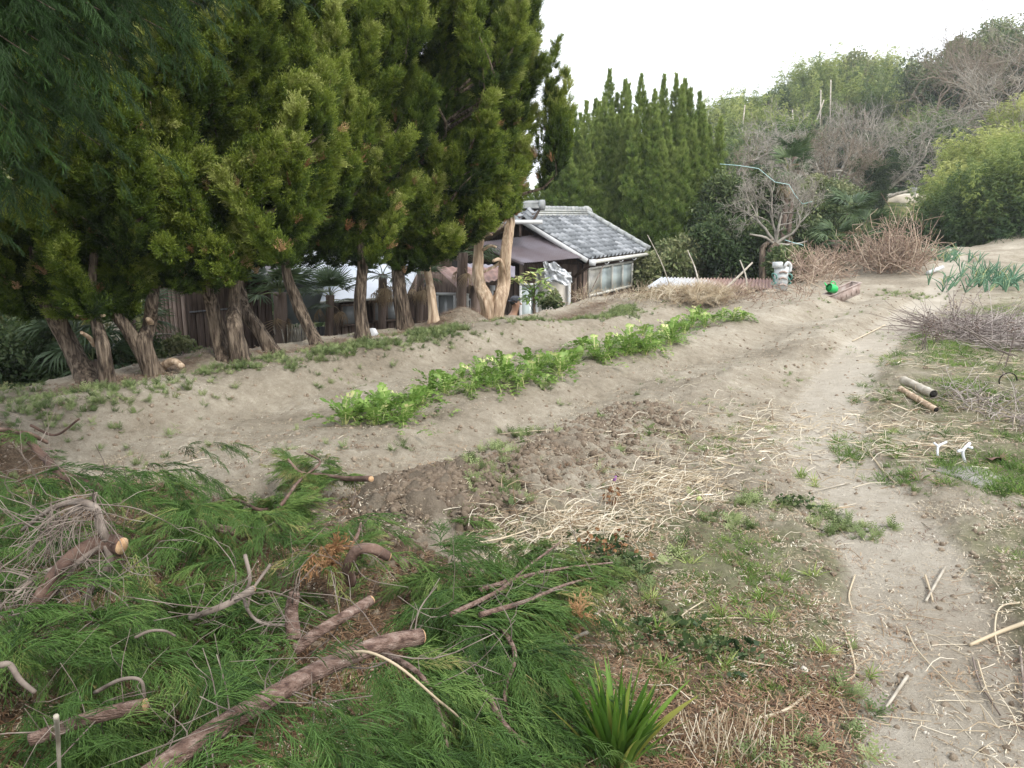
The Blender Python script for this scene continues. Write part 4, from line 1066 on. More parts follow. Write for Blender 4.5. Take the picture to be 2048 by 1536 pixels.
# --- small white board house with a pale tin lean-to roof
bd = 12.3
hut = thing('outhouse', V3(*D(735, 640, bd + .2)[:2], LOW), 'dark boarded outhouse with a pale tin roof and dusty window row', 'outhouse')
za = D(735, 597, bd)[2]
quad_sheet(hut, 'tin_roof', D(640, 604, bd - .2), D(812, 592, bd + .3), D(850, 512, bd + 2.4), D(668, 512, bd + 2.2), M_tin, 0, nu=16)
mb = MB(); mb.prism([D(672, 600, bd + .35), D(812, 590, bd + .6), D(845, 505, bd + 2.3), D(672, 505, bd + 2.0)], V3(0, .05, -.02)); 
xL, xR = D(668, 640, bd)[:2], D(850, 640, bd + .7)[:2]
wall_of_planks(hut, 'wall', xL, xR, LOW, D(735, 650, bd)[2], .11, M_brownwood)
mb = MB(); m_ = (np.array([*xL, 0]) + [*xR, 0]) / 2; A_ = nrm(np.array([*xR, 0]) - [*xL, 0]); mb.box(m_ + [0, .12, -.1], 1.6, .05, .9, np.stack([A_, [-A_[1], A_[0], 0], [0, 0, 1]], 1)); obj('upper_wall', mb, M_darkwood, hut)
zt, zbt = D(702, 608, bd)[2], D(702, 652, bd)[2]
frame_rect(hut, 'window', V3(*D(698, 640, bd + .05)[:2], (zt + zbt) / 2), A_, .28, zt - zbt, 1, M_post, M_glassdim, .03)
frame_rect(hut, 'window', V3(*D(772, 640, bd + .35)[:2], (zt + zbt) / 2 + .03), A_, .46, zt - zbt, 2, M_post, M_glassdim, .03)
rod(hut, 'drain_pipe', [V3(*D(664, 640, 12.2)[:2], LOW), D(658, 602, 12.2)], .035, M_greypanel, 8)
rod(hut, 'corner_post', [V3(*D(672, 640, 12.3)[:2], LOW), D(672, 606, 12.3)], .05, M_post, 4)
rod(hut, 'eave_trim', [D(640, 605, bd - .22), D(812, 594, bd + .28)], .02, M_alum, 6)

# --- dark barn behind the left-hand trunks
br = 11.2
barn = thing('barn', V3(*D(420, 640, br)[:2], LOW), 'dark boarded barn behind the double-stemmed juniper, a white fascia at its eave', 'barn')
b0, b1, b2 = D(296, 640, 11.0)[:2], D(374, 640, 10.7)[:2], D(545, 640, 11.6)[:2]
wall_of_planks(barn, 'wall', b0, b1, LOW, D(340, 571, 10.8)[2], .075, M_brownwood)
wall_of_planks(barn, 'wall', b1, b2, LOW, D(450, 560, 11.2)[2] + .1, .12, M_darkwood)
mb = MB(); m_ = (np.array([*b0, 0]) + [*b1, 0]) / 2; A_ = nrm(np.array([*b1, 0]) - [*b0, 0]); mb.box(m_ + [0.02, -.06, D(340, 566, 10.7)[2]], .62, .05, .075, np.stack([A_, [-A_[1], A_[0], 0], [0, 0, 1]], 1)); obj('fascia', mb, M_white, barn)
q0, q1 = D(285, 552, 10.6), D(560, 548, 11.3)
quad_sheet(barn, 'roof', q0, q1, q1 + [-.5, 3.5, 1.0], q0 + [-.5, 3.5, 1.0], M_brownsheet, 20, .01)
mb = MB(); A_ = nrm(np.array([*b2, 0]) - [*b1, 0]); AA = np.stack([A_, [-A_[1], A_[0], 0], [0, 0, 1]], 1); mb.box(D(425, 592, 11.0) + [0, -.05, 0], .55, .03, .42, AA); obj('shutter', mb, M_darkwood, barn)
mb = MB(); mb.box(D(425, 625, 11.0) + [0, -.07, .04], .6, .04, .02, AA); obj('shutter_rail', mb, M_greywood, barn)
# grey panel shed between barn and outhouse
ps = thing('panel_shed', V3(*D(600, 640, 12.0)[:2], LOW), 'grey-green panel shed with a board skirt right of the barn', 'shed')
mb = MB(); g0, g1 = D(548, 640, 12.1), D(650, 640, 12.5); mb.prism([V3(*g0[:2], -.05), V3(*g1[:2], -.05), V3(*g1[:2], .62), V3(*g0[:2], .62)], V3(0, .06, 0)); obj('panel_wall', mb, M_greypanel, ps)
wall_of_planks(ps, 'skirt', g0[:2] + [0, -.03], g1[:2] + [0, -.03], LOW, -.12, .1, M_greywood)
mb = MB(); mb.prism([V3(*g0[:2], .60) + [-.1, -.25, 0], V3(*g1[:2], .60) + [.1, -.25, 0], V3(*g1[:2], 1.0) + [0, 1.8, 0], V3(*g0[:2], 1.0) + [0, 1.8, 0]], V3(0, 0, .03)); obj('roof', mb, M_tin, ps)
p = D(568, 620, 11.6); mb = MB(); mb.tube([V3(p[0], p[1], LOW), D(568, 620, 11.6)], .018, 8); po = obj('marker_pole', mb, M_whitepipe, smooth=True); tag(po, 'red and white marker pole standing before the grey panel shed', 'pole')
rod(po, 'red_band', [D(568, 620.2, 11.6), D(566, 602, 11.6)], .0185, M_red)
# cream-walled building glimpsed far left
ch = thing('cream_building', V3(*D(150, 640, 13)[:2], LOW), 'cream-walled building with a doorway painted dark for shade, seen through the palm leaves', 'building')
mb = MB(); q = D(158, 640, 13.0); mb.box(V3(q[0] + .25, q[1], (LOW + .6) / 2), .75, .12, .6 - LOW); obj('wall', mb, M_cream, ch)
mb = MB(); q = D(130, 640, 13.3); mb.box(V3(q[0] - .1, q[1], (LOW + .4) / 2), .3, .1, .4 - LOW); obj('doorway', mb, M_dark, ch)  # near-black box paints the shade of the opening
mb = MB(); q = D(150, 600, 12.8); mb.prism([q + [-1.2, -.5, .55], q + [1.4, -.5, .55], q + [1.4, 1.5, 1.2], q + [-1.2, 1.5, 1.2]], V3(0, 0, .06)); obj('roof', mb, M_tile, ch)
# wattle bundle and trellis
tr_ = thing('trellis', D(328, 700, 10.2) * [1, 1, 0] + [0, 0, -.6], 'low pale wooden trellis standing beside the barn wall', 'trellis')
q = D(328, 683, 10.2)
for s_ in (-1, 1):
    mb = MB(); mb.box(q + [0, 0, s_ * .095], .27, .02, .02); obj('rail', mb, M_bamboopole, tr_)
mb = MB(); mb.box(q + [.13, .0, -.12], .022, .024, .5); obj('post', mb, M_bamboopole, tr_)
for k in range(-3, 5):
    for s_ in (-1, 1):
        mb = MB(); a_ = q + [k * .035, .012 + .006 * s_, -.085]; b_ = a_ + [s_ * .09, 0, .17]
        mb.tube([np.clip(a_, q - [.13, 9, 9], q + [.13, 9, 9]), np.clip(b_, q - [.13, 9, 9], q + [.13, 9, 9])], .005, 4); obj('slat', mb, M_bamboopole, tr_)
wb = MB(); g = np.random.default_rng(4)
for k in range(60):
    x_ = g.uniform(556, 626); a_ = D(x_, 705, 11.0 + g.uniform(-.1, .1)); wb.tube([a_, a_ + [g.normal() * .04, g.normal() * .03, .30 + g.uniform(0, .12)]], .008, 4)
tag(obj('stick_bundle', wb, M_bamboopole), 'upright bundle of dry brown sticks against the grey board skirt', 'stick bundle')

# --- low shed roof beyond the field's end
rs = thing('low_shed', V3(*D(1410, 600, 17.5)[:2], LOW), 'low shed whose corrugated roof turns from silver to rust', 'shed')
M_halfrust, t_, bs_, _o = new_mat('silver_to_rust_sheet')
v_ = coords(t_); sx = t_.nodes.new('ShaderNodeSeparateXYZ'); t_.links.new(v_, sx.inputs[0])
f_ = math_(t_, 'ADD', math_(t_, 'MULTIPLY', sx.outputs[0], .34), math_(t_, 'MULTIPLY', nz(t_, 3.0, 8, v_, .7), 1.0))
t_.links.new(ramp(t_, f_, [(.22, (.48, .51, .55)), (.42, (.46, .45, .44)), (.52, (.42, .34, .28)), (.66, (.27, .17, .135)), (.9, (.20, .125, .11))]), bs_.inputs['Base Color']); bs_.inputs['Roughness'].default_value = .5
r0, r1, r2, r3 = D(1293, 575, 16.6), D(1545, 577, 17.0), D(1545, 558, 18.6), D(1322, 555, 18.4)
quad_sheet(rs, 'roof', r0, r1, r2, r3, M_halfrust, 34, .022)
mb = MB(); mb.prism([r0 + [.15, .12, -.03], r1 + [0, .12, -.03], V3(r1[0], r1[1] + .12, LOW), V3(r0[0] + .15, r0[1] + .12, LOW)], V3(0, .05, 0)); obj('wall', mb, M_post, rs)

# --- the man in the cap
def person():
    d = 16.0; hd = D(1032, 605, d); fx = hd[0]; floor_ = float(terr(fx, d))
    root = thing('person', V3(fx, d, floor_), 'person in a dark peaked cap and pale grey jacket, stooping beyond the bank', 'person')
    top = hd[2]; s_ = 1.0
    hip = V3(fx - .20, d + .05, floor_ + .92); hz = top - .06; sh = V3(fx - .10, d, top - .34)
    J = {'hip': (hip, .15), 'waist': (hip + [.02, 0, .16], .145), 'chest': ((hip + sh) / 2 + [0, 0, .12], .17), 'shc': (sh, .15), 'neck': (sh + [.06, 0, .12], .062), 'head0': (V3(fx - .005, d, top - .10), .078), 'head1': (V3(fx, d, top - .0), .092), 'head2': (V3(fx - .01, d, top + .07), .08)}
    for sgn, nm in ((-1, 'l'), (1, 'r')):
        J['sh' + nm] = (sh + [0, sgn * .19, -.02], .085); J['el' + nm] = (sh + [.10, sgn * .24, -.30], .055); J['wr' + nm] = (sh + [.36, sgn * .17, -.42], .042); J['ha' + nm] = (sh + [.45, sgn * .15, -.44], .04)
        J['th' + nm] = (hip + [0, sgn * .10, -.06], .11); J['kn' + nm] = (hip + [.10, sgn * .11, -.46], .075); J['an' + nm] = (V3(hip[0] + .0, hip[1] + sgn * .12, floor_ + .09), .05); J['to' + nm] = (V3(hip[0] + .2, hip[1] + sgn * .13, floor_ + .05), .045)
    E = [('hip', 'waist'), ('waist', 'chest'), ('chest', 'shc'), ('shc', 'neck'), ('neck', 'head0'), ('head0', 'head1'), ('head1', 'head2')]
    for nm in 'lr': E += [('shc', 'sh' + nm), ('sh' + nm, 'el' + nm), ('el' + nm, 'wr' + nm), ('wr' + nm, 'ha' + nm), ('hip', 'th' + nm), ('th' + nm, 'kn' + nm), ('kn' + nm, 'an' + nm), ('an' + nm, 'to' + nm)]
    def skin(name, keys, edges, mat, grow=1.0):
        ks = list(keys); me = bpy.data.meshes.new(name)
        me.from_pydata([Vector(J[k][0] - ORG[root.name]) for k in ks], [(ks.index(a), ks.index(b)) for a, b in edges], [])
        o = bpy.data.objects.new(name, me); link(o, root, ORG[root.name]); me.materials.append(mat)
        sk = o.modifiers.new('skin', 'SKIN'); sk.use_smooth_shade = True
        for i_, k in enumerate(ks): me.skin_vertices[0].data[i_].radius = (J[k][1] * grow,) * 2
        me.skin_vertices[0].data[0].use_root = True
        sb = o.modifiers.new('sub', 'SUBSURF'); sb.levels = sb.render_levels = 2
        return o
    skin('body', J.keys(), E, M_skin)
    up_ = ['waist', 'chest', 'shc', 'shl', 'ell', 'wrl', 'shr', 'elr', 'wrr', 'hip']; skin('jacket', up_, [e for e in E if e[0] in up_ and e[1] in up_], M_jacket, 1.16)
    lo_ = ['hip', 'thl', 'knl', 'anl', 'thr', 'knr', 'anr']; skin('trousers', lo_, [e for e in E if e[0] in lo_ and e[1] in lo_], M_trouser, 1.14)
    c = V3(fx, d, top)
    mb = MB()      # cap: shallow dome, band and peak towards +x
    u, v = np.meshgrid(np.linspace(0, math.pi / 2, 7), np.linspace(0, 2 * math.pi, 17), indexing='ij')
    V = np.stack([np.cos(u) * np.cos(v) * .112, np.cos(u) * np.sin(v) * .10, np.sin(u) ** .8 * .095], -1).reshape(-1, 3)
    Q = [[i * 17 + j, i * 17 + j + 1, (i + 1) * 17 + j + 1, (i + 1) * 17 + j] for i in range(6) for j in range(16)]
    mb.add(V + c + [-.012, 0, .045], Q); 
    cap = obj('cap', mb, M_cap, root, smooth=True)
    mb = MB(); mb.sheet(lambda a, b: c + np.stack([-(.085 + .085 * a * np.sin(b * math.pi) ** .5) , (b - .5) * .18, .055 - .02 * a + .0 * b], 1), 6, 10, .006); obj('cap_peak', mb, M_cap, cap, smooth=True)
    mb = MB(); mb.tube(limb_path([c + [-.02, 0, -.03], c + [-.035, 0, .03]], 5), [.07, .09, .097, .098, .095], 12); obj('hair', mb, M_hair, root, smooth=True)
    for sgn in (-1, 1):
        mb = MB(); mb.tube([c + [-.01, sgn * .088, -.045], c + [0, sgn * .097, -.0]], [.016, .022], 8); obj('ear', mb, M_skin, root, smooth=True)
    mb = MB(); mb.tube([c + [.075, 0, -.005], c + [.112, 0, -.045]], [.012, .018], 8); obj('nose', mb, M_skin, root, smooth=True)
    for sgn in (-1, 1):
        mb = MB(); mb.tube([c + [.082, sgn * .03, .005], c + [.088, sgn * .03, .005]], .012, 8); obj('eye', mb, M_hair, root, smooth=True)
    mb = MB(); mb.box(c + [.078, 0, -.075], .012, .045, .008); obj('mouth', mb, M_red, root)
person()

# ---------------------------------------------------------------- palms
def fan_mesh(name, n, L, w, mat, pet, seed, droop=.25, arc=2.6):
    g = np.random.default_rng(seed); mb = MB()
    mb.tube(limb_path([[0, 0, 0], [pet * .5, 0, pet * .12], [pet, 0, 0]], 6), [.014, .012, .011, .01, .008, .007], 4, cap=False, tint=.75)
    for k in range(n):
        a = (k / (n - 1) - .5) * 2 * arc / 2 * 1.15; l = L * (.72 + .28 * math.cos(a * .8)) * g.uniform(.9, 1.05)
        d = V3(math.cos(a), math.sin(a), g.normal() * .05 + .05); s_ = nrm(np.cross(d, [0, 0, 1])); p0 = V3(pet, 0, 0)
        V = []; 
        for q, u in enumerate((0, .35, .7, 1.0)):
            p = p0 + d * l * u + [0, 0, -droop * l * u ** 2.4 * g.uniform(.6, 1.3)]; ww = w * (.25, 1.0, .75, .08)[q]
            V += [p - s_ * ww / 2 + [0, 0, .006], p, p + s_ * ww / 2 + [0, 0, .006]]
        Q = [[3 * q + e, 3 * q + e + 1, 3 * q + e + 4, 3 * q + e + 3] for q in range(3) for e in (0, 1)]
        mb.add(V, Q, tint=np.clip(.45 + g.normal() * .08, 0, 1))
    return mb.mesh(name, mat)
F_green = [fan_mesh('frond', 26, .48, .034, M_palm, .42, 400 + k, .25 + .2 * k) for k in range(3)]
F_dry = [fan_mesh('dry_frond', 20, .42, .022, M_palmdry, .35, 410 + k, .9) for k in range(2)]
def palm(top, h, nf, label, s=1.0, dry=6, seed=0, aim=None, group='windmill palms'):
    g = np.random.default_rng(seed); top = np.asarray(top, float)
    t_ = thing('fan_palm', top - [0, 0, h], label, 'palm', group)
    mb = MB(); P = limb_path([top - [0, 0, h], top - [.04, 0, h * .5], top], 20); mb.tube(P, np.linspace(.075, .10, 20) * s, 12, rough=.28, lobes=5, seed=seed)
    obj('trunk', mb, M_post, t_, smooth=True)
    for k in range(nf + dry):
        a = k * 2.399 + g.uniform(-.2, .2); dr = k >= nf
        e = g.uniform(-.15, 1.2) if not dr else g.uniform(-1.5, -.45)
        x_ = V3(math.cos(a) * math.cos(e), math.sin(a) * math.cos(e), math.sin(e)); y_ = nrm(np.cross([0, 0, 1], x_)); z_ = np.cross(x_, y_)
        put('dry_frond' if dr else 'frond', R.choice(F_dry if dr else F_green), t_, mat4(top - [0, 0, g.uniform(0, .12) + (.1 if dr else 0)], np.stack([x_, y_, z_], 1), s * g.uniform(.8, 1.15) * (.72 if dr else 1)))
    return t_
palm(D(150, 668, 9.3), 1.3, 13, 'green fan palm whose leaves spread behind the two left-hand trunks', .85, 0, 1)
palm(D(255, 640, 9.6), 1.5, 12, 'dark green fan palm between the fork and the knobbly trunk', .8, 0, 2)
palm(D(185, 720, 9.1), .8, 9, 'small low fan palm at the foot of the knobbly trunk', .7, 0, 3)
palm(D(560, 585, 11.0), 2.2, 11, 'fan palm in shadow with leaves in front of the grey panel', .85, 2, 4)
palm(D(660, 590, 11.6), 2.2, 11, 'fan palm with dark leaves left of the pale tin roof', .62, 3, 5)
palm(D(765, 548, 12.0), 2.7, 9, 'shaggy palm with brown hanging fronds between the two upright trunks', .6, 11, 6)
palm(D(840, 548, 12.8), 2.7, 8, 'palm with a skirt of dry fronds left of the rusty awning', .6, 10, 7)
palm(D(925, 505, 13.6), 3.0, 9, 'palm with yellowing leaf tips above the rusty awning', .85, 3, 8)
palm(D(1702, 425, 22), 2.9, 15, 'fan palm beyond the pile of dead stalks, dry skirt on its trunk', 1.05, 8, 9)
palm(D(1590, 310, 24), 5.0, 12, 'tallest fan palm, rising behind the bare tree with the tape', .85, 9, 10)
palm(D(1672, 480, 20.8), 1.6, 9, 'small fan palm with an orange dead leaf, left of the skirted palm', 1.0, 3, 11)
palm(D(1735, 470, 21.5), 1.6, 10, 'small green fan palm right of the skirted palm', 1.1, 1, 12)
palm(D(1575, 345, 23.4), 4.4, 10, 'fan palm half hidden by bare twigs in front of the tallest palm', 1.1, 6, 13)
palm(D(1690, 508, 20.5), 1.0, 8, 'stunted fan palm low under the skirted palm', .8, 5, 14)

# ---------------------------------------------------------------- second junipers, behind the tiled house
def far_juniper(pxs, d, label, seed, zb):
    g = np.random.default_rng(seed); c = D(np.mean([p[0] for p in pxs]), 430, d); gz = float(terr(c[0], d))
    t_ = thing('juniper_tree', V3(c[0], d, gz), label, 'tree', 'tall junipers behind the tiled house')
    mb = MB(); mb.tube([V3(c[0], d, gz), V3(c[0], d, 1.0), V3(c[0], d, 3.5)], [.25, .2, .08], 12, rough=.1, lobes=3); obj('trunk', mb, M_bark, t_, smooth=True)
    PP, DD, TT, SC = [], [], [], []
    for px, ty, w_ in pxs:
        for sub in range(12):
            dd = d + g.uniform(-1.1, 1.1); tip = D(px + g.normal() * (4 if sub == 0 else 21), ty + (0 if sub == 0 else g.uniform(20, 240)), dd)
            bz = g.uniform(zb, zb + 1.8); foot = V3(c[0] + (tip[0] - c[0]) * .8, d + (dd - d) * .8, bz); L = np.linalg.norm(tip - foot); ax = (tip - foot) / L
            m = int(L * 250 * w_); u = g.uniform(0, 1, m); th_ = g.uniform(0, 6.283, m); A_ = fr(ax)[0]
            rad = np.cos(th_)[:, None] * A_[:, 0] + np.sin(th_)[:, None] * A_[:, 1]
            pf = (.02 + .62 * np.sin(np.clip(u * 2.4 + .35, 0, 1.57)) * (1 - u) ** 1.0) * w_ * (1 + .45 * np.sin(u * 30 + th_ * 2 + sub)) 
            pf = pf * (1 - .6 * (u > .93)) 
            rr_ = pf * g.uniform(.3, 1, m) ** .5
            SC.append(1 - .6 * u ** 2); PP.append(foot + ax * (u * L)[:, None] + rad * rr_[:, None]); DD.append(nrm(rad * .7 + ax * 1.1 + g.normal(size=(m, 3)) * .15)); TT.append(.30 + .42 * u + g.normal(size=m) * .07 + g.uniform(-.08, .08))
    P = np.vstack(PP); n = len(P)
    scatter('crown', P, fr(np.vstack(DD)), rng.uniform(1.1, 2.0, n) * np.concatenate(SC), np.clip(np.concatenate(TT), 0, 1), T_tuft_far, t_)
far_juniper([(1105, 250, .9), (1125, 225, .9), (1150, 215, .9), (1130, 290, 1.0), (1172, 205, .9)], 25.5, 'leftmost tall juniper over the tiled roof, partly behind the row', 500, -.9)
far_juniper([(1190, 200, .9), (1215, 140, .9), (1238, 188, .9), (1262, 170, .9), (1205, 250, 1.0)], 26.0, 'tall juniper ending in the highest single spire above the tiled ridge', 501, -.9)
far_juniper([(1283, 150, .9), (1305, 182, .9), (1332, 152, .9), (1352, 150, .9), (1290, 260, 1.1), (1330, 260, 1.1)], 25.0, 'broad juniper with a row of spires, its foot hanging past the roof corner', 502, -1.2)
far_juniper([(1378, 160, .9), (1398, 185, .8), (1412, 212, .7), (1385, 250, .9), (1372, 300, 1.0), (1408, 290, .8)], 25.5, 'rightmost juniper of the far group, tapering to a narrow foot', 503, -.4)

# ---------------------------------------------------------------- bushes, bamboo and bare trees beyond
def clump(name, px, py, d, rx, rz, n, temps, label, cat='shrub', tint=(.3, .6), scl=(1.0, 1.6), seed=0, ry=None, group=None, stems=True, top=.25, kind=None, up=0):
    g = np.random.default_rng(seed + int(px) + 1000); c = D(px, py, d); ry = ry or rx
    gz = float(terr(c[0], c[1])); t_ = thing(name, V3(c[0], c[1], min(gz, c[2] - rz * .9)), label, cat, group)
    nb = max(7, int(n / 38)); Q = nrm(g.normal(size=(nb, 3))) * g.uniform(.2, 1.0, (nb, 1)) ** .6; br_ = g.uniform(.14, .42, nb)
    i = g.integers(0, nb, n); v = nrm(g.normal(size=(n, 3)) + [0, 0, .35])
    P = Q[i] + v * br_[i][:, None] * [1, 1, 1.25] * np.abs(g.normal(size=(n, 1)) * .35 + .75); P = P * [rx, ry, rz]
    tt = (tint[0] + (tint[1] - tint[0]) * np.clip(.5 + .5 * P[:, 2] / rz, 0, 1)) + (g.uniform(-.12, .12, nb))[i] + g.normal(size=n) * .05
    P = P + c; P[:, 2] = np.maximum(P[:, 2], gz)
    n_ = n
    if up or temps is T_bamb: P = P[::2]; tt = tt[::2]; v = v[::2]; n = len(P)
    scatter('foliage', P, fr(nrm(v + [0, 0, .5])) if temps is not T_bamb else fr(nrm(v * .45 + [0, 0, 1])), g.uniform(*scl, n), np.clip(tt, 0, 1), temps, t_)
    if stems:
        mb = MB()
        for k in range(6): mb.tube(limb_path([V3(c[0], c[1], gz - .05), V3(c[0] + g.normal() * rx * .2, c[1], (gz + c[2]) / 2), c + Q[k % nb] * [rx, ry, rz]], 7), np.linspace(.03, .01, 7) * (1 + rz * .5), 5, cap=False)
        obj('stems', mb, M_bark, t_, kind='stuff')
    return t_
# bushes in front (beyond the field's end)
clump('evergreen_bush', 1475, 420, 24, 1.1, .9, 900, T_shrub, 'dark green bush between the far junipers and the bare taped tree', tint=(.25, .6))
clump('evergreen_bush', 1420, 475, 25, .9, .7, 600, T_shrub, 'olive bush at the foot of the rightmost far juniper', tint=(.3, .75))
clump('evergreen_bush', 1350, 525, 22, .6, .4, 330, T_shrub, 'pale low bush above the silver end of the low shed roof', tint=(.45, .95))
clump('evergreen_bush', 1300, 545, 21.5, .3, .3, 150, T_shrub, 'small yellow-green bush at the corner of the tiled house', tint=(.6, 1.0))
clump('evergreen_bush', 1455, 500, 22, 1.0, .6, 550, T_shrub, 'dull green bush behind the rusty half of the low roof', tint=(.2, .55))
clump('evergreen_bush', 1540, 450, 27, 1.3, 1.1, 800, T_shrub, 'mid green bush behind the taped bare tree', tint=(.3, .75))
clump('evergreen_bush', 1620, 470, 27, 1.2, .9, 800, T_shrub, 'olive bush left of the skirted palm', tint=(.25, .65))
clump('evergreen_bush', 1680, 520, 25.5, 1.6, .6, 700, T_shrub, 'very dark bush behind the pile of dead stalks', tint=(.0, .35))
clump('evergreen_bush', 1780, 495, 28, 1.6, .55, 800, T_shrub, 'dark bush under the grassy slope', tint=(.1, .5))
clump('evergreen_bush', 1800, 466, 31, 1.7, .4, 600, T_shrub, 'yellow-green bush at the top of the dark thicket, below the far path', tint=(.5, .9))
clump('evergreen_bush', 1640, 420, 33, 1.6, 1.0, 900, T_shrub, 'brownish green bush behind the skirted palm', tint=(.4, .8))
clump('evergreen_bush', 1570, 540, 19.5, .5, .25, 200, T_shrub, 'ragged low weeds behind the grey machine', tint=(.2, .6), stems=False)
clump('evergreen_bush', 1100, 600, 15.9, .30, .14, 120, T_leafb, 'low leafy bush at the foot of the yellow-green sapling', tint=(.4, .9), scl=(1, 1.8), stems=False)
# bamboo thicket on the right: feathery yellow-green above, dark below
BG = 'bamboo thicket on the right'
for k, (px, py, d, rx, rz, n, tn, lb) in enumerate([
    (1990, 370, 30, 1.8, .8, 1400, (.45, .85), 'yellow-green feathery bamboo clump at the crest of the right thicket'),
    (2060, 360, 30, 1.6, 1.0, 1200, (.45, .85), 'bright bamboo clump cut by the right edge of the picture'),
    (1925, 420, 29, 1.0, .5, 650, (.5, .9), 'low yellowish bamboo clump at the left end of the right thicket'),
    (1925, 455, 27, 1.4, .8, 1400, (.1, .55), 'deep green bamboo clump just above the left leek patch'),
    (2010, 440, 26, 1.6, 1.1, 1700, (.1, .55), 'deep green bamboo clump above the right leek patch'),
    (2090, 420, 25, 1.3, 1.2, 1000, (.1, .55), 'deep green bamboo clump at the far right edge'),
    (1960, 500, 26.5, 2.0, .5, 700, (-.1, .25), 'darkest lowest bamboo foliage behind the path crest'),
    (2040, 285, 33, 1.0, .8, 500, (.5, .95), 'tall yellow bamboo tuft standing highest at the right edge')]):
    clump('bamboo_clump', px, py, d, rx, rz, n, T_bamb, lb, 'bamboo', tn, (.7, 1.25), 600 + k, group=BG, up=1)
# hillside growth: rows of individual crowns
g = np.random.default_rng(77)
HILL = [
    (1445, 225, 70, 2.2, 2.6, .5), (1432, 300, 66, 2.0, 2.2, .7), (1500, 235, 72, 2.6, 2.8, .35), (1500, 290, 66, 2.4, 2.3, .65), (1550, 195, 74, 2.8, 3.0, .4), (1545, 265, 68, 2.6, 2.6, .55), (1605, 165, 76, 2.8, 3.2, .45), (1600, 240, 70, 2.6, 2.8, .6),
    (1650, 150, 78, 2.8, 3.2, .55), (1650, 230, 70, 2.6, 2.6, .35), (1700, 135, 78, 2.8, 3.0, .75), (1705, 205, 70, 2.8, 2.8, .4), (1750, 140, 78, 2.8, 3.0, .65), (1760, 210, 70, 2.8, 2.6, .5), (1800, 145, 78, 2.8, 3.0, .7), (1815, 215, 70, 2.6, 2.6, .55), (1845, 170, 76, 2.4, 2.6, .6),
    (1560, 320, 60, 2.6, 1.6, .3), (1480, 345, 60, 2.2, 1.6, .4), (1640, 290, 62, 2.4, 1.4, .3), (1850, 255, 60, 2.4, 1.6, .3), (1900, 280, 58, 3.0, 1.8, .25), (1960, 300, 56, 2.6, 1.6, .45), (1870, 330, 50, 2.2, 1.3, .15), (1790, 335, 55, 2.2, 1.0, .2)]
ADJ = ['tapering pale', 'low rounded', 'dark leaning', 'feathery green', 'tall ragged', 'dense olive', 'wispy-topped', 'broad yellow-green']
def hill_label(px, py, tn, bam):
    tone = 'dark green' if tn < .36 else 'mid green' if tn < .52 else 'pale green' if tn < .62 else 'yellow-green'
    where = 'over the far junipers\' right end' if px < 1470 else 'left of the leaning culms' if px < 1530 else 'behind the leaning culms' if px < 1620 else 'above the tallest palm' if px < 1680 else 'above the ivy-clad trunk' if px < 1780 else 'left of the knoll' if px < 1860 else 'below the knoll'
    row = 'on the skyline' if py < 200 else 'halfway up the hill' if py < 280 else 'at the foot of the hill'
    return f"{tone} {'bamboo' if bam else 'leafy tree'} crown {row}, {where}"
for k, (px, py, d, rx, rz, tn) in enumerate(HILL):
    py += 62 if py < 290 else 15; rz *= .82
    bam = k % 3 != 1
    clump('bamboo_clump' if bam else 'hill_tree', px, py, d, rx * .95, rz, 620, T_bamb if bam else T_shrub, hill_label(px, py, tn, bam), 'bamboo' if bam else 'tree', (tn - .22, tn + .14), (1.5, 2.6) if bam else (2.2, 3.8), 700 + k, group='bamboo massed on the far hillside' if bam else 'leafy trees massed on the far hillside')
# wispy bamboo tops against the sky
PP = []; TT = []
for k in range(170):
    px = g.uniform(1425, 1870); ty = np.interp(px, [1425, 1450, 1500, 1560, 1620, 1700, 1760, 1870], [245, 205, 215, 195, 160, 138, 140, 160]) + abs(g.normal()) * 28
    d = g.uniform(70, 78); tip = D(px, ty, d); L = g.uniform(2, 4.5); ln = g.normal() * .25; m = 9; u = g.uniform(0, 1, m)
    PP.append(tip - [0, 0, 1] * (u * L)[:, None] + V3(ln, 0, 0) * (u * u)[:, None] * 2 + g.normal(size=(m, 3)) * (.10 + .40 * u)[:, None]); TT.append(np.full(m, g.uniform(.2, .75)))
P = np.vstack(PP); n = len(P)
scatter('bamboo_foliage', P, fr(nrm(rng.normal(size=(n, 3)) * .25 + [0, 0, .8])), rng.uniform(.7, 1.5, n), np.concatenate(TT), T_bamb, label='wispy bamboo tops standing up along the skyline of the hill', cat='bamboo')
cu = MB()
for px0, py0, px1, py1 in [(1618, 285, 1648, 200), (1640, 275, 1642, 180), (1500, 250, 1530, 290), (1567, 300, 1540, 235), (1660, 250, 1662, 160), (1480, 300, 1490, 210), (1590, 300, 1585, 220)]:
    cu.tube([D(px0, py0, 63), D(px1, py1, 64)], .055, 5)
tag(obj('bamboo_culms', cu, M_bamboopole, kind='stuff'), 'pale bare bamboo culms leaning on the hillside', 'bamboo')
# hillock wood at the upper right: big dark crown with a net of bare twigs in front
clump('hill_tree', 1960, 160, 62, 4.4, 3.2, 1500, T_shrub, 'big rounded tree crowning the knoll at the upper right', 'tree', (.35, .7), (2.0, 3.2), 801)
clump('hill_tree', 2060, 150, 60, 3.0, 3.0, 900, T_shrub, 'tree crown at the right edge of the knoll', 'tree', (.35, .7), (2.0, 3.2), 802)
clump('hill_tree', 1895, 200, 62, 2.2, 2.6, 700, T_shrub, 'dull olive tree at the left foot of the knoll', 'tree', (.2, .5), (2.2, 3.4), 803)

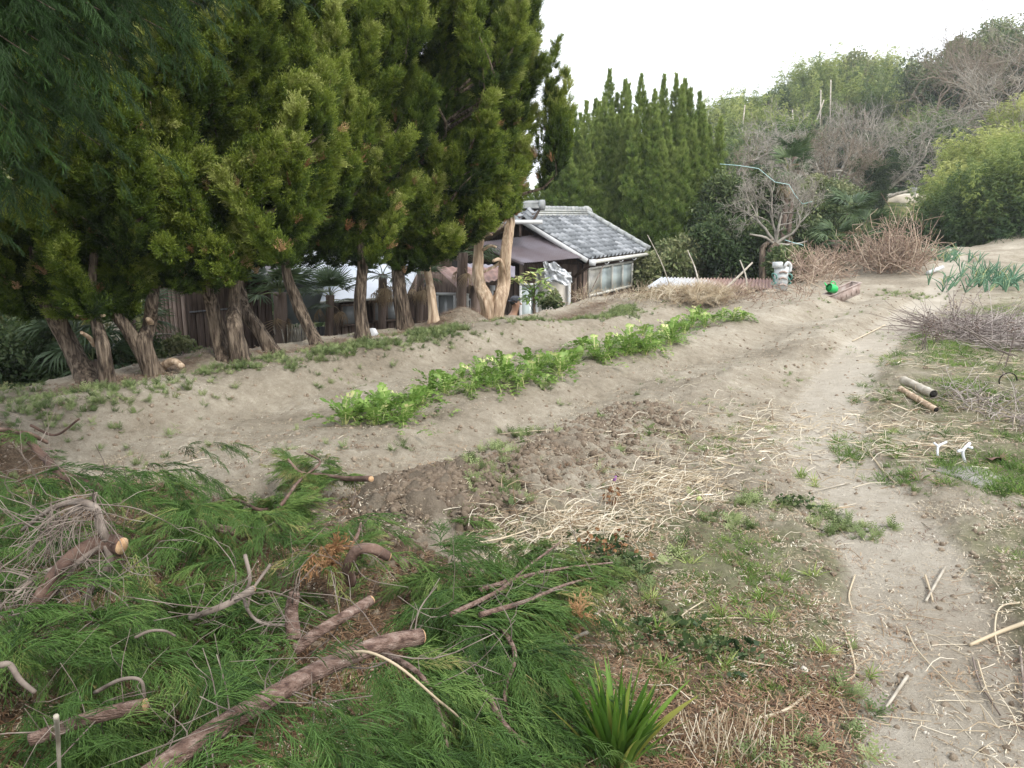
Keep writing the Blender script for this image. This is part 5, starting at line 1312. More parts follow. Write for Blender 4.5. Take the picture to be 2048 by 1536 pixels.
def bare_tree(name, base, d0, L, r, depth, seed, label, mat=M_greybark, up=.3, spread=.6, forks=(2, 4), group=None, gravity=0.0, cat='tree', minr=.004, org=None, bend=.18, d_up=None):
    g = np.random.default_rng(seed); mb = MB(); cnt = [0]
    def grow(p, d, l, r, k):
        n = 5; P = [p]; q = p.copy(); dd = d.copy(); up_ = up
        for i in range(n):
            dd = nrm(dd + g.normal(size=3) * bend + [0, 0, (.06 * up_ - gravity * .06)]); q = q + dd * l / n; P.append(q.copy())
        mb.tube(P, np.linspace(r, max(minr * .6, r * .55), n + 1), 5 if r > .03 else 3, cap=False); cnt[0] += 1
        if k == 0 or cnt[0] > 2600: return
        nf = g.integers(*forks)
        for f in range(nf + 1):
            i = int(g.integers(2, n + 1)) if f else n
            e = nrm(dd + g.normal(size=3) * spread + [0, 0, up * .4])
            grow(P[i], e, l * g.uniform(.55, .85), max(minr, r * (.62 if f == 0 else .45)), k - 1)
    for di in d0: grow(np.asarray(base, float), nrm(di), L, r, depth)
    b = np.asarray(base, float)
    t_ = thing(name, b, label, cat, group); obj('branches', mb, mat, t_, kind='stuff')
    return t_
b = D(1545, 520, 21); b[2] = float(terr(b[0], b[1])); t_ = bare_tree('bare_tree', D(1552, 488, 21), [(-.8, .1, .9), (.2, -.2, 1), (.9, .1, .7), (-.2, .3, 1), (-1.2, -.1, .35), (1.1, 0, .2)], 0.80, .045, 5, 11, 'small bare fruit tree with pale tape strung through its twigs', M_greybark, .5, .55)
rod(t_, 'trunk', limb_path([b, D(1540, 520, 21), D(1552, 486, 21)], 8), np.linspace(.13, .09, 8), M_bark, 12)
rod(t_, 'trunk', limb_path([b + [-.1, 0, 0], D(1524, 515, 21), D(1532, 490, 21), D(1545, 480, 21)], 8), np.linspace(.09, .05, 8), M_bark, 10)
rb = MB(); pts = [(1440, 328), (1478, 331), (1517, 337), (1550, 364), (1578, 369), (1590, 390), (1605, 408), (1625, 403)]
rb.tube(np.array([D(x_, y_, 20.6) for x_, y_ in pts]), .007, 5); rb.tube(limb_path([D(1570, 480, 20.4), D(1590, 486, 20.3), D(1605, 490, 20.4), D(1612, 498, 20.4), D(1600, 500, 20.4)], 12), .009, 5)
tag(obj('plastic_tape', rb, M_ribbon, smooth=True), 'pale teal plastic tape strung through the bare fruit tree', 'tape')
WG = None
for k, (px, py, d, L, r, dp, ds, lb, mt) in enumerate([
    (1752, 400, 42, 2.2, .12, 5, [(-.9, 0, .75), (-.3, 0, 1), (.7, 0, .9), (-1, .3, .4), (1, .2, .4)], 'bare spreading cherry tree around the ivy-clad trunk', M_greybark),
    (1640, 400, 44, 2.2, .10, 5, [(-.5, 0, 1), (.5, 0, 1), (-1, 0, .5), (1, 0, .5)], 'bare cherry tree left of the ivy-clad trunk', M_greybark),
    (1445, 390, 40, 1.9, .10, 5, [(-.3, 0, 1), (.5, 0, .8), (1, 0, .5)], 'whitish bare tree beside the far junipers', M_greybark),
    (1610, 430, 38, 1.8, .07, 5, [(-.8, 0, .8), (.1, 0, 1), (.8, 0, .8)], 'thin bare shrub between the palms', M_brownwig),
    (1990, 260, 52, 3.0, .12, 5, [(-.9, 0, .8), (-.3, 0, 1), (.4, 0, 1), (-1, 0, .3)], 'brown twiggy tree before the knoll at the upper right', M_brownwig),
    (1900, 265, 55, 2.6, .09, 5, [(-.8, 0, .9), (.2, 0, 1), (.8, 0, .7)], 'brown twiggy tree at the left shoulder of the knoll', M_brownwig)]):
    bare_tree('bare_tree', D(px, py, d), ds, L, r, dp, 20 + k, lb, mt, .35, .6, minr=.008)
# big bare tree just outside the frame whose branches reach in from the right
q = D(2230, 430, 34); q[2] = float(terr(q[0], q[1]))
bt = bare_tree('bare_tree', D(2180, 300, 34), [(-1, 0, .25), (-1, -.1, .6), (-.6, 0, 1), (-1, .2, .0), (-.8, .2, .9), (-1, .1, .45)], 2.9, .09, 5, 40, 'large bare tree reaching grey branches in from the right edge', M_greybark, .25, .5, minr=.008)
rod(bt, 'trunk', limb_path([q, D(2200, 360, 34), D(2180, 300, 34)], 8), np.linspace(.28, .18, 8), M_greybark, 12)
# ivy-clad trunk
iv = thing('ivy_clad_trunk', V3(*D(1752, 405, 41)[:2], float(terr(*D(1752, 405, 41)[:2]))), 'stout trunk wrapped in dark green ivy in front of the far path', 'tree')
q0, q1 = D(1748, 412, 41), D(1756, 325, 41); rod(iv, 'trunk', limb_path([q0, q1], 6), .25, M_greybark, 10)
m = 900; u = rng.uniform(size=m); th = rng.uniform(0, 6.28, m); rr = (.30 + .25 * (u > .86) + .1 * rng.normal(size=m)) 
P = q0 + (q1 - q0) * u[:, None] + np.stack([np.cos(th) * rr * (1 + .9 * (u > .88)), np.sin(th) * rr, rng.normal(size=m) * .1], 1)
scatter('ivy', P, fr(rng.normal(size=(m, 3))), rng.uniform(.6, 1.1, m), rng.uniform(.1, .5, m), T_shrub, iv)
# far path bench, pale strip with a white tub
pb = MB(); A0, A1 = D(1690, 394, 43.0), D(1860, 392, 43.0); pb.prism([A0, A1, A1 + [1, 2.2, .2], A0 + [-1, 2.2, .2]], V3(0, 0, -.5))
obj('path', pb, solid('pale_gravel', [(.3, (.42, .37, .29)), (.7, (.56, .51, .42))], .95, 3), kind='structure')
mb = MB(); p = D(1826, 391, 43.3); mb.tube([p, p + [0, 0, .36], p + [0, 0, .365]], [.13, .16, .165], 14); tb = obj('bucket', mb, M_white, smooth=True); tag(tb, 'white bucket on the far pale path', 'bucket'); mb = MB(); mb.tube([p + [0, 0, .366], p + [0, 0, .40]], [.17, .17], 14); obj('lid', mb, M_white, tb)
mb = MB(); p0, p1 = D(1752, 437, 36), D(1825, 437, 36); mb.prism([p0, p1, p1 + [0, .8, .05], p0 + [0, .8, .05]], V3(0, 0, -.1)); tag(obj('slate_sheet', mb, M_conc), 'grey sheet lying on the slope below the far path', 'sheet')
# grassy slope below the path
N = 1600; x = rng.uniform(15, 24, N); y = rng.uniform(32, 42, N)
scatter('slope_grass', on_ground(x, y), upright(N, .3), rng.uniform(1.5, 2.8, N), rng.uniform(.4, .9, N), T_grass, label='yellowish grass on the slope below the far path', cat='grass')
N = 2400; x = rng.uniform(-70, 0, N); y = rng.uniform(-5, 75, N); k = (x < -13 + .0 * y) | (y > 20); k &= np.hypot(x, y) > 14; x, y = x[k], y[k]; n = len(x)
scatter('scrub', on_ground(x, y, .4), upright(n, .6), rng.uniform(2.5, 6.5, n), np.clip(.35 + .5 * fbm(x, y, 6, 3, 310) + rng.normal(size=n) * .12, 0, 1), T_shrub, label='scrub wood covering the slope far to the left of the garden')
# scrub covering the low ground and the hill's foot (one mass)
N = 2600; x = rng.uniform(-12, 34, N); y = rng.uniform(17.5, 60, N); k = (edge(x, y) > 2.0) & ~((x > 14) & (x < 25) & (y > 31) & (y < 48)) & ~((y < 24) & (x < 3.5)); x, y = x[k], y[k]; n = len(x)
scatter('undergrowth', on_ground(x, y, .1), upright(n, .5), rng.uniform(.8, 2.0, n) * (1 + .012 * y), np.clip(.3 + .5 * fbm(x, y, 3, 3, 300) + rng.normal(size=n) * .12, 0, 1), T_shrub, label='tangled undergrowth covering the low ground beyond the garden')
N = 1500; x = rng.uniform(-11, -2.5, N); y = rng.uniform(7.5, 14, N); k = (edge(x, y) > .35) & (y < 10.8 + .0 * x); x, y = x[k], y[k]; n = len(x)
scatter('undergrowth', on_ground(x, y, .05), upright(n, .5), rng.uniform(.3, .9, n), np.clip(rng.normal(.35, .2, n), 0, 1), T_shrub, label='grey-green low growth below the bank behind the left-hand trunks')
clump('evergreen_bush', 30, 640, 11.5, 1.0, .6, 700, T_shrub, 'grey-green shrub at the left edge below the boughs', tint=(.5, .95), scl=(.6, 1.0))
clump('evergreen_bush', 90, 700, 9.6, .7, .35, 420, T_shrub, 'low dark shrub beside the curved left trunk', tint=(.15, .6), scl=(.4, .8))
clump('evergreen_bush', 255, 720, 9.7, .55, .3, 420, T_shrub, 'low clipped bush between the knobbly and the forked trunk', tint=(.15, .5), scl=(.35, .6))
clump('evergreen_bush', 345, 700, 9.8, .4, .14, 260, T_leafb, 'grey-leaved low bush under the trellis', tint=(.5, 1), scl=(1, 1.6), stems=False)
for px, py, d, lb in [(60, 480, 20, 'pale shrub glimpsed between the left-most crowns'), (250, 440, 22, 'pale shrub glimpsed high between the forked and double-stemmed junipers'), (150, 560, 19, 'pale shrub glimpsed over the cream building'), (-60, 520, 17, 'pale shrub at the left edge behind the thin leaning trunk')]:
    clump('evergreen_bush', px, py, d, 2.2, 1.6, 700, T_shrub, lb, tint=(.5, 1.0), scl=(1.2, 2.0))

# ---------------------------------------------------------------- dead stalks, dry heaps at the field's end
def stalk_mass(name, pts, n, L, r, label, mat, seed, cat='dead stalks', up=.6, hgt=.3, crook=.25, branch=2):
    g = np.random.default_rng(seed); mb = MB()
    for k in range(n):
        px, py = pts[g.integers(0, len(pts))]; p = G(px + g.normal() * 22, py + g.normal() * 4); p = p + [0, g.uniform(-.3, .9), g.uniform(0, hgt) * .5]
        d = nrm([g.normal(), g.normal(), abs(g.normal()) * up + up * .4]); l = L * g.uniform(.4, 1.15)
        P = [p]; q = p.copy(); dd = d
        for i in range(5): dd = nrm(dd + g.normal(size=3) * crook); q = q + dd * l / 5; P.append(q.copy())
        mb.tube(P, np.linspace(r, r * .5, 6), 3, cap=False, tint=g.uniform(.1, .9))
        for b_ in range(branch):
            s0 = P[g.integers(2, 6)]; e = nrm(dd + g.normal(size=3) * .8); mb.tube([s0, s0 + e * l * .2, s0 + e * l * .32 + g.normal(size=3) * .02], [r * .6, r * .5, r * .4], 3, cap=False, tint=g.uniform(.1, .9))
    return tag(obj(name, mb, mat, kind='stuff'), label, cat)
M_stalk = leaf_mat('dead_stalk', [(0, (.16, .10, .075)), (.4, (.32, .23, .17)), (.7, (.46, .35, .26)), (1, (.62, .52, .40))], inst=False, trans=.05, vary=.1)
M_greystalk = leaf_mat('grey_stalk', [(0, (.13, .10, .09)), (.5, (.30, .25, .225)), (1, (.50, .45, .40))], inst=False, trans=.0, vary=.1)
stalk_mass('dead_stalks', [(1625, 572), (1655, 562), (1690, 553), (1740, 545), (1790, 540), (1820, 542), (1640, 568)], 560, .62, .009, 'tangled heap of dead brown stalks beside the path crest', M_stalk, 1, hgt=.9)
stalk_mass('dead_stalks', [(1770, 545), (1800, 545), (1820, 548)], 160, 1.2, .012, 'tallest upright dead stalks at the right end of the brown heap', M_stalk, 2, up=1.6, hgt=.5)
stalk_mass('dead_stalks', [(1600, 602), (1500, 603), (1460, 604), (1520, 604), (1440, 605)], 300, .26, .006, 'low brown tangle in front of the rusty roof', M_stalk, 3, hgt=.3)
stalk_mass('dead_stalks', [(1140, 606), (1180, 605), (1230, 603), (1270, 603), (1110, 608)], 200, .26, .0045, 'thin tan weeds along the bank before the four-pane window', M_straw_g, 4, hgt=.2, up=1.1)
stalk_mass('dead_stalks', [(1300, 604), (1330, 605), (1380, 606), (1420, 604)], 300, .26, .0045, 'golden dry grass hanging over the bank before the silver roof', M_straw_g, 5, hgt=.2, up=.5)
mb = MB(); c = G(1385, 602)
N = 700; P = c + np.stack([rng.normal(size=N) * .32, rng.normal(size=N) * .25, rng.uniform(0, .2, N)], 1)
scatter('dry_grass_mound', P, upright(N, .7), rng.uniform(1.2, 2.4, N), rng.uniform(.3, .7, N), [template('dry_grass_tuft', blades(18, .09, .004, 1.3, 180, curl=.8), M_straw)], label='rounded tan mound of dead grass before the low shed', cat='grass')
for k, (a, b, r, lb) in enumerate([((1505, 525), (1425, 600), .03, 'leaning forked pole before the rusty roof'), ((1375, 500), (1400, 585), .018, 'thin bare pole standing before the silver roof'), ((1295, 470), (1345, 590), .012, 'long thin cane leaning over the silver roof'), ((1480, 520), (1495, 588), .02, 'broken pale stump stick in the brown tangle')]):
    tag(rod(None, 'stick', limb_path([D(*a, 16.2), (D(*a, 16.2) + D(*b, 15.9)) / 2 + [.04, 0, .02], D(*b, 15.9)], 8), np.linspace(r * .6, r, 8), M_bamboopole, 7, org=D(*b, 15.9)), lb, 'stick')
sc_l = stalk_mass('brush_heap', [(1415, 560), (1430, 558), (1450, 556), (1470, 553)], 160, .6, .014, 'brown heap of cut brush behind the low roof', M_stalk, 6, up=.4, hgt=1.0)

# yellow-green sapling before the plastic sheet
sp = thing('sapling', V3(*D(1068, 625, 15.2)[:2], float(terr(*D(1068, 625, 15.2)[:2]))), 'yellow-green broadleaf sapling right of the man', 'sapling')
m2 = MB(); mb = MB(); g = np.random.default_rng(9); q = ORG[sp.name]
for px, py in [(1050, 560), (1062, 548), (1078, 540), (1040, 555), (1095, 570), (1070, 575), (1055, 580), (1085, 560), (1030, 560), (1072, 590), (1062, 600), (1088, 585), (1050, 595)]:
    tip = D(px, py, 15.2 + g.uniform(-.2, .2)); m2.tube(limb_path([q, V3(q[0], q[1], tip[2] - .35), tip], 6), np.linspace(.014, .005, 6), 5, cap=False)
    for k in range(13):
        a = g.uniform(0, 6.28); d_ = nrm([math.cos(a), math.sin(a), g.uniform(-.5, .5)]); s_ = nrm(np.cross(d_, [0, 0, 1])) * .034; l = .20 * g.uniform(.7, 1.1); p = tip + g.normal(size=3) * .02
        mb.add([p, p + d_ * l * .5 + s_, p + d_ * l - [0, 0, .03], p + d_ * l * .5 - s_], [[0, 1, 2, 3]], tint=g.uniform(.5, 1.0) - (.45 if py > 572 else 0))
obj('stems', m2, M_bark, sp); obj('foliage', mb, M_veg, sp, kind='stuff')

# ---------------------------------------------------------------- the heap of cut juniper boughs
def PH(px, py, up):                       # a point at height `up` over the heap's underlying soil
    p = H(px, py, up)
    for _ in range(5): p = H(px, py, up + tz(p[0], p[1]))
    return p
def fronds_along(P, n, g, s=(.6, 1.0), wid=.10, hang=.25, tint=.5, u0=.25, curl=1.0):
    P = np.asarray(P); m = len(P) - 1; out = []
    for k in range(n):
        u = g.uniform(u0, 1.0); i = min(m - 1, int(u * m)); ax = nrm(P[i + 1] - P[i]); q = P[i] + (P[i + 1] - P[i]) * (u * m - i)
        side = nrm(np.cross(ax, [0, 0, 1])); sg = 1 if k % 2 else -1
        d = nrm(ax * g.uniform(.5, 1.1) + side * sg * g.uniform(.15, .95) * curl + [0, 0, g.uniform(-.35, .22) - hang * .5])
        out.append((q + side * sg * wid * g.uniform(0, .4), d, g.uniform(*s) * (1.1 - .45 * u), np.clip(tint + g.normal() * .10 + .12 * u, 0, 1)))
    return out
def emit(name, items, parent=None, **kw):
    P = np.array([i[0] for i in items]); Dd = np.array([i[1] for i in items])
    hint = np.array([0, 0, 1.0]) + rng.normal(size=(len(P), 3)) * .22
    return scatter(name, P, fr(Dd, hint), np.array([i[2] for i in items]), np.array([i[3] for i in items]), T_frond, parent, **kw)
g = np.random.default_rng(21)
items = []
for k in range(900):
    y = 1.15 * (6.2 / 1.15) ** g.uniform(); x = g.uniform(-.74, .12) * y - .0
    if not inpoly(x, y, PILE) or polydist(x, y, PILE + [PILE[0]]) < .12 or (y > 4.2 and g.uniform() < .35) or float(fbm(np.array(x), np.array(y), .55, 2, 88)) > .30: continue
    if (x + .87) ** 2 / .16 + (y - 3.22) ** 2 / .03 < 1: continue       # the bare gap of litter in the middle
    h = float(pileh(x, y)); q = np.array([x, y, tz(x, y) + h * g.uniform(.15, 1.1)])
    a = g.choice([.1, 2.9, -1.2, .8, -2.4, -.6]) + g.normal() * .5; L = g.uniform(.3, .65)
    d = np.array([math.cos(a), math.sin(a), g.uniform(-.15, .25)])
    P = limb_path([q, q + d * L * .5 + [0, 0, .05], q + d * L + [0, 0, -.06]], 7)
    e = P[-1]; e[2] = max(e[2], tz(e[0], e[1]) + .03)
    nf = int(12 if y < 3.6 else 10)
    items += fronds_along(P, nf, g, (.42, .85), .08, .3, .42 + .16 * noise(x * 1.3, y * 1.3, 6) * 2 + .05 * g.normal(), .1)
LOGS = [[(842, 1273), (650, 1335), (440, 1455), (230, 1600)], [(742, 1200), (640, 1262)], [(590, 1185), (590, 1280)], [(775, 1113), (702, 1135)], [(243, 1092), (105, 1160)], [(236, 983), (80, 905)], [(290, 1410), (60, 1480)]]
ax_ = [[tuple(H(a, b, .36)[:2]) for a, b in L_] for L_ in LOGS]
ip = np.array([i[0] for i in items]); dl_ = np.min([polydist(ip[:, 0], ip[:, 1], a) for a in ax_], axis=0)
kk = (rng.uniform(size=len(items)) < .07) | (dl_ > .19); items = [i for i, k in zip(items, kk) if k]
emit('cut_foliage', items, None, label='tangled heap of green juniper sprays covering the ground at the near left', cat='cut foliage')
def log(name, pts, w0, w1, mat, label, org=None, rough=.10, n=34, k=20, cut=True, twigs=0, seed=1, fronds=0, fr_kw={}, cat='cut branch', group='cut branches on the heap'):
    """pts: (px, py, height over soil); widths in metres"""
    P = limb_path([PH(*p) for p in pts], n); b = P[0] if org is None else org
    t_ = thing(name, P[len(P) // 2] * [1, 1, 0] + [0, 0, P[:, 2].min()], label, cat, group)
    mb = MB(); mb.tube(P, np.linspace(w0, w1, n) / 2, k, cap=True, rough=rough, seed=seed, lobes=3); obj('stem', mb, mat, t_, smooth=True)
    if cut:
        mb = MB(); a = nrm(P[0] - P[1]); mb.tube([P[0] - a * .002, P[0] + a * .004], w0 * .47, 14); obj('cut_face', mb, M_cut, t_)
    g = np.random.default_rng(seed)
    if twigs:
        mb = MB()
        for q in range(twigs):
            i = int(g.uniform(.05, .95) * (n - 1)); d = nrm(g.normal(size=3) + [0, 0, .25]); l = g.uniform(.08, .32); r_ = g.uniform(.0013, .0028)
            m = P[i] + d * l * .5 + g.normal(size=3) * .02; e = m + nrm(d + g.normal(size=3) * .5) * l * .6
            mb.tube(limb_path([P[i], m, e], 7), np.linspace(r_, r_ * .5, 7), 5)
            mb.tube(limb_path([m, m + g.normal(size=3) * .05 + d * .04, m + g.normal(size=3) * .08 + d * .09], 5), np.linspace(r_ * .6, r_ * .3, 5), 4)
        obj('twigs', mb, M_twig, t_, smooth=True, kind='stuff')
    if fronds: emit('foliage', fronds_along(P, fronds, g, **fr_kw), t_)
    return t_, P
log('cut_log', [(842, 1273, .40), (760, 1290, .41), (650, 1335, .39), (560, 1385, .38), (440, 1455, .37), (330, 1530, .35), (230, 1600, .33)], .044, .053, M_redbark, 'longest pinkish-brown cut log slanting across the near heap', twigs=26, seed=3)
log('cut_log', [(590, 1185, .40), (584, 1225, .33), (590, 1280, .26)], .036, .05, M_redbark, 'short upright splintered stub in the middle of the heap', twigs=8, seed=4, rough=.16, cut=False)
log('cut_log', [(742, 1200, .34), (690, 1232, .32), (640, 1262, .30), (590, 1300, .26)], .032, .038, M_redbark, 'pinkish log lying behind the splintered stub', twigs=8, seed=5)
log('cut_branch', [(775, 1113, .36), (745, 1098, .42), (712, 1103, .40), (697, 1135, .30), (702, 1165, .18)], .036, .042, M_darkbark, 'dark hooked branch with an orange sawn end above the heap', seed=6, twigs=5)
log('cut_branch', [(236, 983, .34), (180, 972, .36), (120, 945, .36), (80, 905, .42), (40, 868, .52), (-10, 858, .60)], .050, .018, M_darkbark, 'grey-brown branch arching up and left at the heap edge', seed=7, twigs=12, fronds=10, fr_kw=dict(tint=.45))
log('cut_log', [(290, 1410, .34), (230, 1422, .33), (150, 1445, .32), (60, 1480, .3)], .036, .034, M_redbark, 'half-buried pinkish log low at the near left', seed=8, twigs=8)
log('cut_branch', [(505, 1178, .36), (460, 1205, .36), (420, 1222, .34), (380, 1236, .28)], .024, .018, M_twig, 'grey bare limb left of the splintered stub', seed=9, twigs=12)
log('cut_branch', [(742, 958, .12), (690, 957, .14), (640, 950, .16), (600, 945, .22), (575, 918, .30)], .030, .014, M_darkbark, 'branch whose green spray curls over at the far tip of the heap', seed=10, twigs=3, fronds=95, fr_kw=dict(s=(.45, .85), wid=.22, tint=.62, u0=.25, hang=.15, curl=1.3))
log('cut_branch', [(468, 1064, .26), (430, 1055, .27), (380, 1040, .26), (300, 1030, .22)], .034, .02, M_redbark, 'cut limb end pointing right above the middle foliage', seed=11, twigs=4, fronds=40, fr_kw=dict(s=(.5, .9), tint=.62))
log('cut_branch', [(560, 1010, .10), (520, 1020, .18), (470, 1000, .2), (400, 1010, .16), (350, 1000, .12)], .02, .01, M_darkbark, 'bushy green bough along the back edge of the heap', seed=12, fronds=110, cut=False, fr_kw=dict(s=(.5, .85), tint=.6, u0=.0, wid=.2))
log('cut_branch', [(540, 1040, .12), (570, 1000, .2), (600, 960, .22), (640, 925, .18), (610, 905, .12)], .02, .01, M_darkbark, 'tall yellow-green bough leaning up to the curled tip', seed=13, fronds=110, cut=False, fr_kw=dict(s=(.4, .75), tint=.66, u0=.0, wid=.2))
for k, (pts, lb, n_) in enumerate([
    ([(960, 1180, .2), (1060, 1150, .18), (1140, 1135, .12), (1225, 1125, .06)], 'green bough reaching furthest right over the soil', 80),
    ([(900, 1230, .24), (1000, 1180, .2), (1060, 1130, .16), (1120, 1085, .1)], 'green bough pointing up to the straw drift', 80),
    ([(960, 1230, .22), (1060, 1200, .18), (1130, 1170, .12), (1210, 1150, .05)], 'lower green bough beside the furthest-reaching one', 80),
    ([(1000, 1250, .14), (1030, 1310, .16), (1010, 1400, .14), (1060, 1500, .08)], 'combed green bough hanging down beside the broad-leaved clump', 90),
    ([(980, 1400, .16), (1010, 1450, .17), (1080, 1520, .12), (1120, 1600, .08)], 'lowest green bough at the right foot of the heap', 80),
    ([(760, 1300, .3), (840, 1350, .28), (880, 1430, .22), (900, 1520, .18)], 'drooping green bough below the longest log', 80),
    ([(700, 1100, .2), (715, 1070, .25), (722, 1045, .26)], 'small bright green spray behind the hooked branch', 24)]):
    log('cut_branch', pts, .020, .007, M_redbark, lb, seed=30 + k, cut=False, twigs=4, fronds=n_, rough=.05, fr_kw=dict(s=(.5, .9) if k < 6 else (.3, .45), wid=.16, tint=.60, u0=.0, hang=.2))
# gnarled bough with bare hanging twigs
t_, P0 = log('gnarled_branch', [(243, 1092, .42), (205, 1085, .42), (150, 1112, .40), (105, 1160, .34), (70, 1215, .26)], .062, .050, M_darkbark, 'gnarled dark bough with a sawn end and a fan of bare hanging twigs', seed=14, twigs=6, rough=.16, group=None)
mb = MB(); g = np.random.default_rng(15)
arms = [([(215, 1083, .43), (200, 1050, .50), (190, 1015, .55), (150, 1003, .55), (100, 1020, .50), (45, 1060, .40)], .026), ([(195, 1020, .55), (150, 1018, .52), (110, 1050, .45)], .016), ([(215, 1090, .42), (218, 1130, .36), (185, 1170, .3), (165, 1230, .2)], .024),
        ([(200, 1090, .42), (150, 1130, .38), (115, 1180, .3), (60, 1190, .25)], .02), ([(190, 1018, .55), (190, 1000, .56), (193, 985, .6)], .010), ([(130, 1130, .38), (80, 1150, .34), (30, 1190, .3)], .016)]
for pts, w in arms:
    P = limb_path([PH(*p) for p in pts], 20); mb.tube(P, np.linspace(w, w * .45, 20) / 1.6, 10, rough=.12, lobes=2, seed=3)
    for q in range(17):
        i = int(g.uniform(.15, 1) * 19); s0 = P[i]; d = nrm(np.array([g.normal() * .7 - .25, g.normal() * .4 - .4, g.uniform(-.9, .1)])); l = g.uniform(.15, .42); r_ = g.uniform(.0014, .0036)
        Q = [s0]
        for e in range(5): d = nrm(d + g.normal(size=3) * .34 + [0, 0, -.04]); Q.append(Q[-1] + d * l / 5)
        Q = limb_path(Q, 10); mb.tube(Q, np.linspace(r_, r_ * .35, 10), 5, cap=False)
        for b_ in range(3):
            j = int(g.uniform(2, 9)); e = nrm(d + g.normal(size=3) * .8); ll = l * g.uniform(.2, .45); mb.tube(limb_path([Q[j], Q[j] + e * ll * .6, Q[j] + e * ll + [0, 0, -.02]], 5), np.linspace(r_ * .5, r_ * .2, 5), 4, cap=False)
obj('bare_twigs', mb, M_greystalk if False else M_twig, t_, smooth=True, kind='stuff')
# long bare wands and pale sticks
for pts, r_, m_, lb in [
    ([(690, 1305, .42), (740, 1305, .44), (800, 1335, .42), (870, 1395, .34), (930, 1450, .2), (975, 1545, .08)], .0042, M_straw_g, 'long bent tan wand hanging from the longest log'),
    ([(112, 1432, .52), (116, 1480, .42), (119, 1560, .3)], .006, M_bamboopole, 'pale upright stick at the lower left of the heap'),
    ([(270, 1275, .42), (300, 1262, .44), (330, 1262, .43), (350, 1272, .40)], .005, M_twig, 'arched grey twig over the middle of the heap'),
    ([(190, 1385, .36), (240, 1360, .42), (280, 1360, .42), (290, 1395, .36)], .006, M_twig, 'small arched dead twig left of the longest log'),
    ([(0, 1330, .40), (20, 1330, .40), (40, 1360, .38), (70, 1385, .34)], .010, M_twig, 'knobbly grey twig at the left edge of the heap'),
    ([(490, 1110, .4), (500, 1160, .38), (488, 1200, .3), (520, 1245, .28), (600, 1250, .28)], .007, M_twig, 'grey bare forked twig above the heap centre'),
    ([(540, 1130, .4), (505, 1180, .36), (495, 1215, .3)], .006, M_twig, 'thin grey twig crossing the forked twig'),
    ([(1005, 1375, .05), (980, 1350, .08), (950, 1330, .10), (958, 1322, .11)], .006, M_twig, 'hooked pale twig under the combed bough'),
    ([(60, 850, .30), (110, 870, .22), (158, 838, .34)], .010, M_darkbark, 'dark red twig standing up at the heap corner'),
    ([(0, 868, .45), (50, 866, .43), (95, 885, .36)], .014, M_darkbark, 'short reddish limb at the left heap corner')]:
    P = limb_path([PH(*p) for p in pts], 22); mb = MB(); mb.tube(P, np.linspace(r_, r_ * .7, 22), 7, tint=.55, rough=.08, seed=4)
    tag(obj('twig', mb, m_, smooth=True), lb, 'twig')
# dry brown sprays
it = [(PH(1155, 1240, .1), nrm([.2, .5, 1]), .3, .3), (PH(645, 1115, .3), nrm([-.5, .3, .2]), .5, .5), (PH(660, 1120, .28), nrm([-.3, -.5, .2]), .5, .5), (PH(630, 1105, .3), nrm([.3, .5, .2]), .5, .6)]
P = np.array([i[0] for i in it for _ in range(4)]); P = P + rng.normal(size=P.shape) * .03
scatter('dead_sprays', P, fr(rng.normal(size=P.shape)), rng.uniform(.4, .8, len(P)), rng.uniform(.2, .9, len(P)), T_dry, label='rust-brown dead sprays caught in the cut foliage', cat='cut foliage')

# ---------------------------------------------------------------- row of leafy radish plants on the second bed
def lobed_leaf(L, w, seed, droop):
    g = np.random.default_rng(seed); mb = MB(); n = 8
    u = np.linspace(0, 1, n + 1); X = np.stack([L * (u - .25 * u ** 3 * droop), 0 * u, L * (.30 * np.sin(u * 2.1) - droop * .45 * u ** 2.2)], 1)
    V = []
    for k in range(n + 1): V += [X[k] + [0, -.0035 * (1.4 - u[k]), .002], X[k] + [0, .0035 * (1.4 - u[k]), .002]]
    mb.add(V, [[2 * k, 2 * k + 1, 2 * k + 3, 2 * k + 2] for k in range(n)], tint=.9)
    for k in range(2, 9):
        for s_ in (-1, 1):
            c = X[min(k, n)]; l = w * (.35 + .75 * (k / 8) ** .8) * g.uniform(.8, 1.15) * (.95 if k < 8 else .6); d = nrm([.55 if k < 8 else 1.2, s_, .15 + g.normal() * .25]); p = nrm(np.cross(d, [0, 0, 1])) * L * .085 * (.5 + .6 * k / 8)
            mb.add([c, c + d * l * .5 + p * .9, c + d * l + [0, 0, -.012 + g.normal() * .006], c + d * l * .55 - p * .8], [[0, 1, 2, 3]], tint=np.array([.62, .5, .42, .5]) + g.normal() * .07 + (.3 if seed % 6 == 2 and k > 6 else 0))
    return mb.mesh('leaf', M_veg)
LEAF = [lobed_leaf(.30, .075, 500 + k, (.3, .9, 1.5, .6)[k % 4]) for k in range(6)]
protos = []
def radish(seed, nl, label):
    g = np.random.default_rng(seed)
    t_ = thing('radish_plant', (0, 0, 0), label, 'leafy vegetable', 'row of leafy radish plants')
    for k in range(nl):
        a = k * 2.4 + g.uniform(-.3, .3); e = g.uniform(-.05, 1.25); s_ = g.uniform(.45, .85)
        x_ = V3(math.cos(a) * math.cos(e), math.sin(a) * math.cos(e), math.sin(e)); y_ = nrm(np.cross([0, 0, 1], x_)); z_ = np.cross(x_, y_)
        put('leaf', LEAF[g.integers(0, 6)], t_, mat4(V3(math.cos(a), math.sin(a), 0) * .02, np.stack([x_, y_, z_], 1), s_))
    return t_
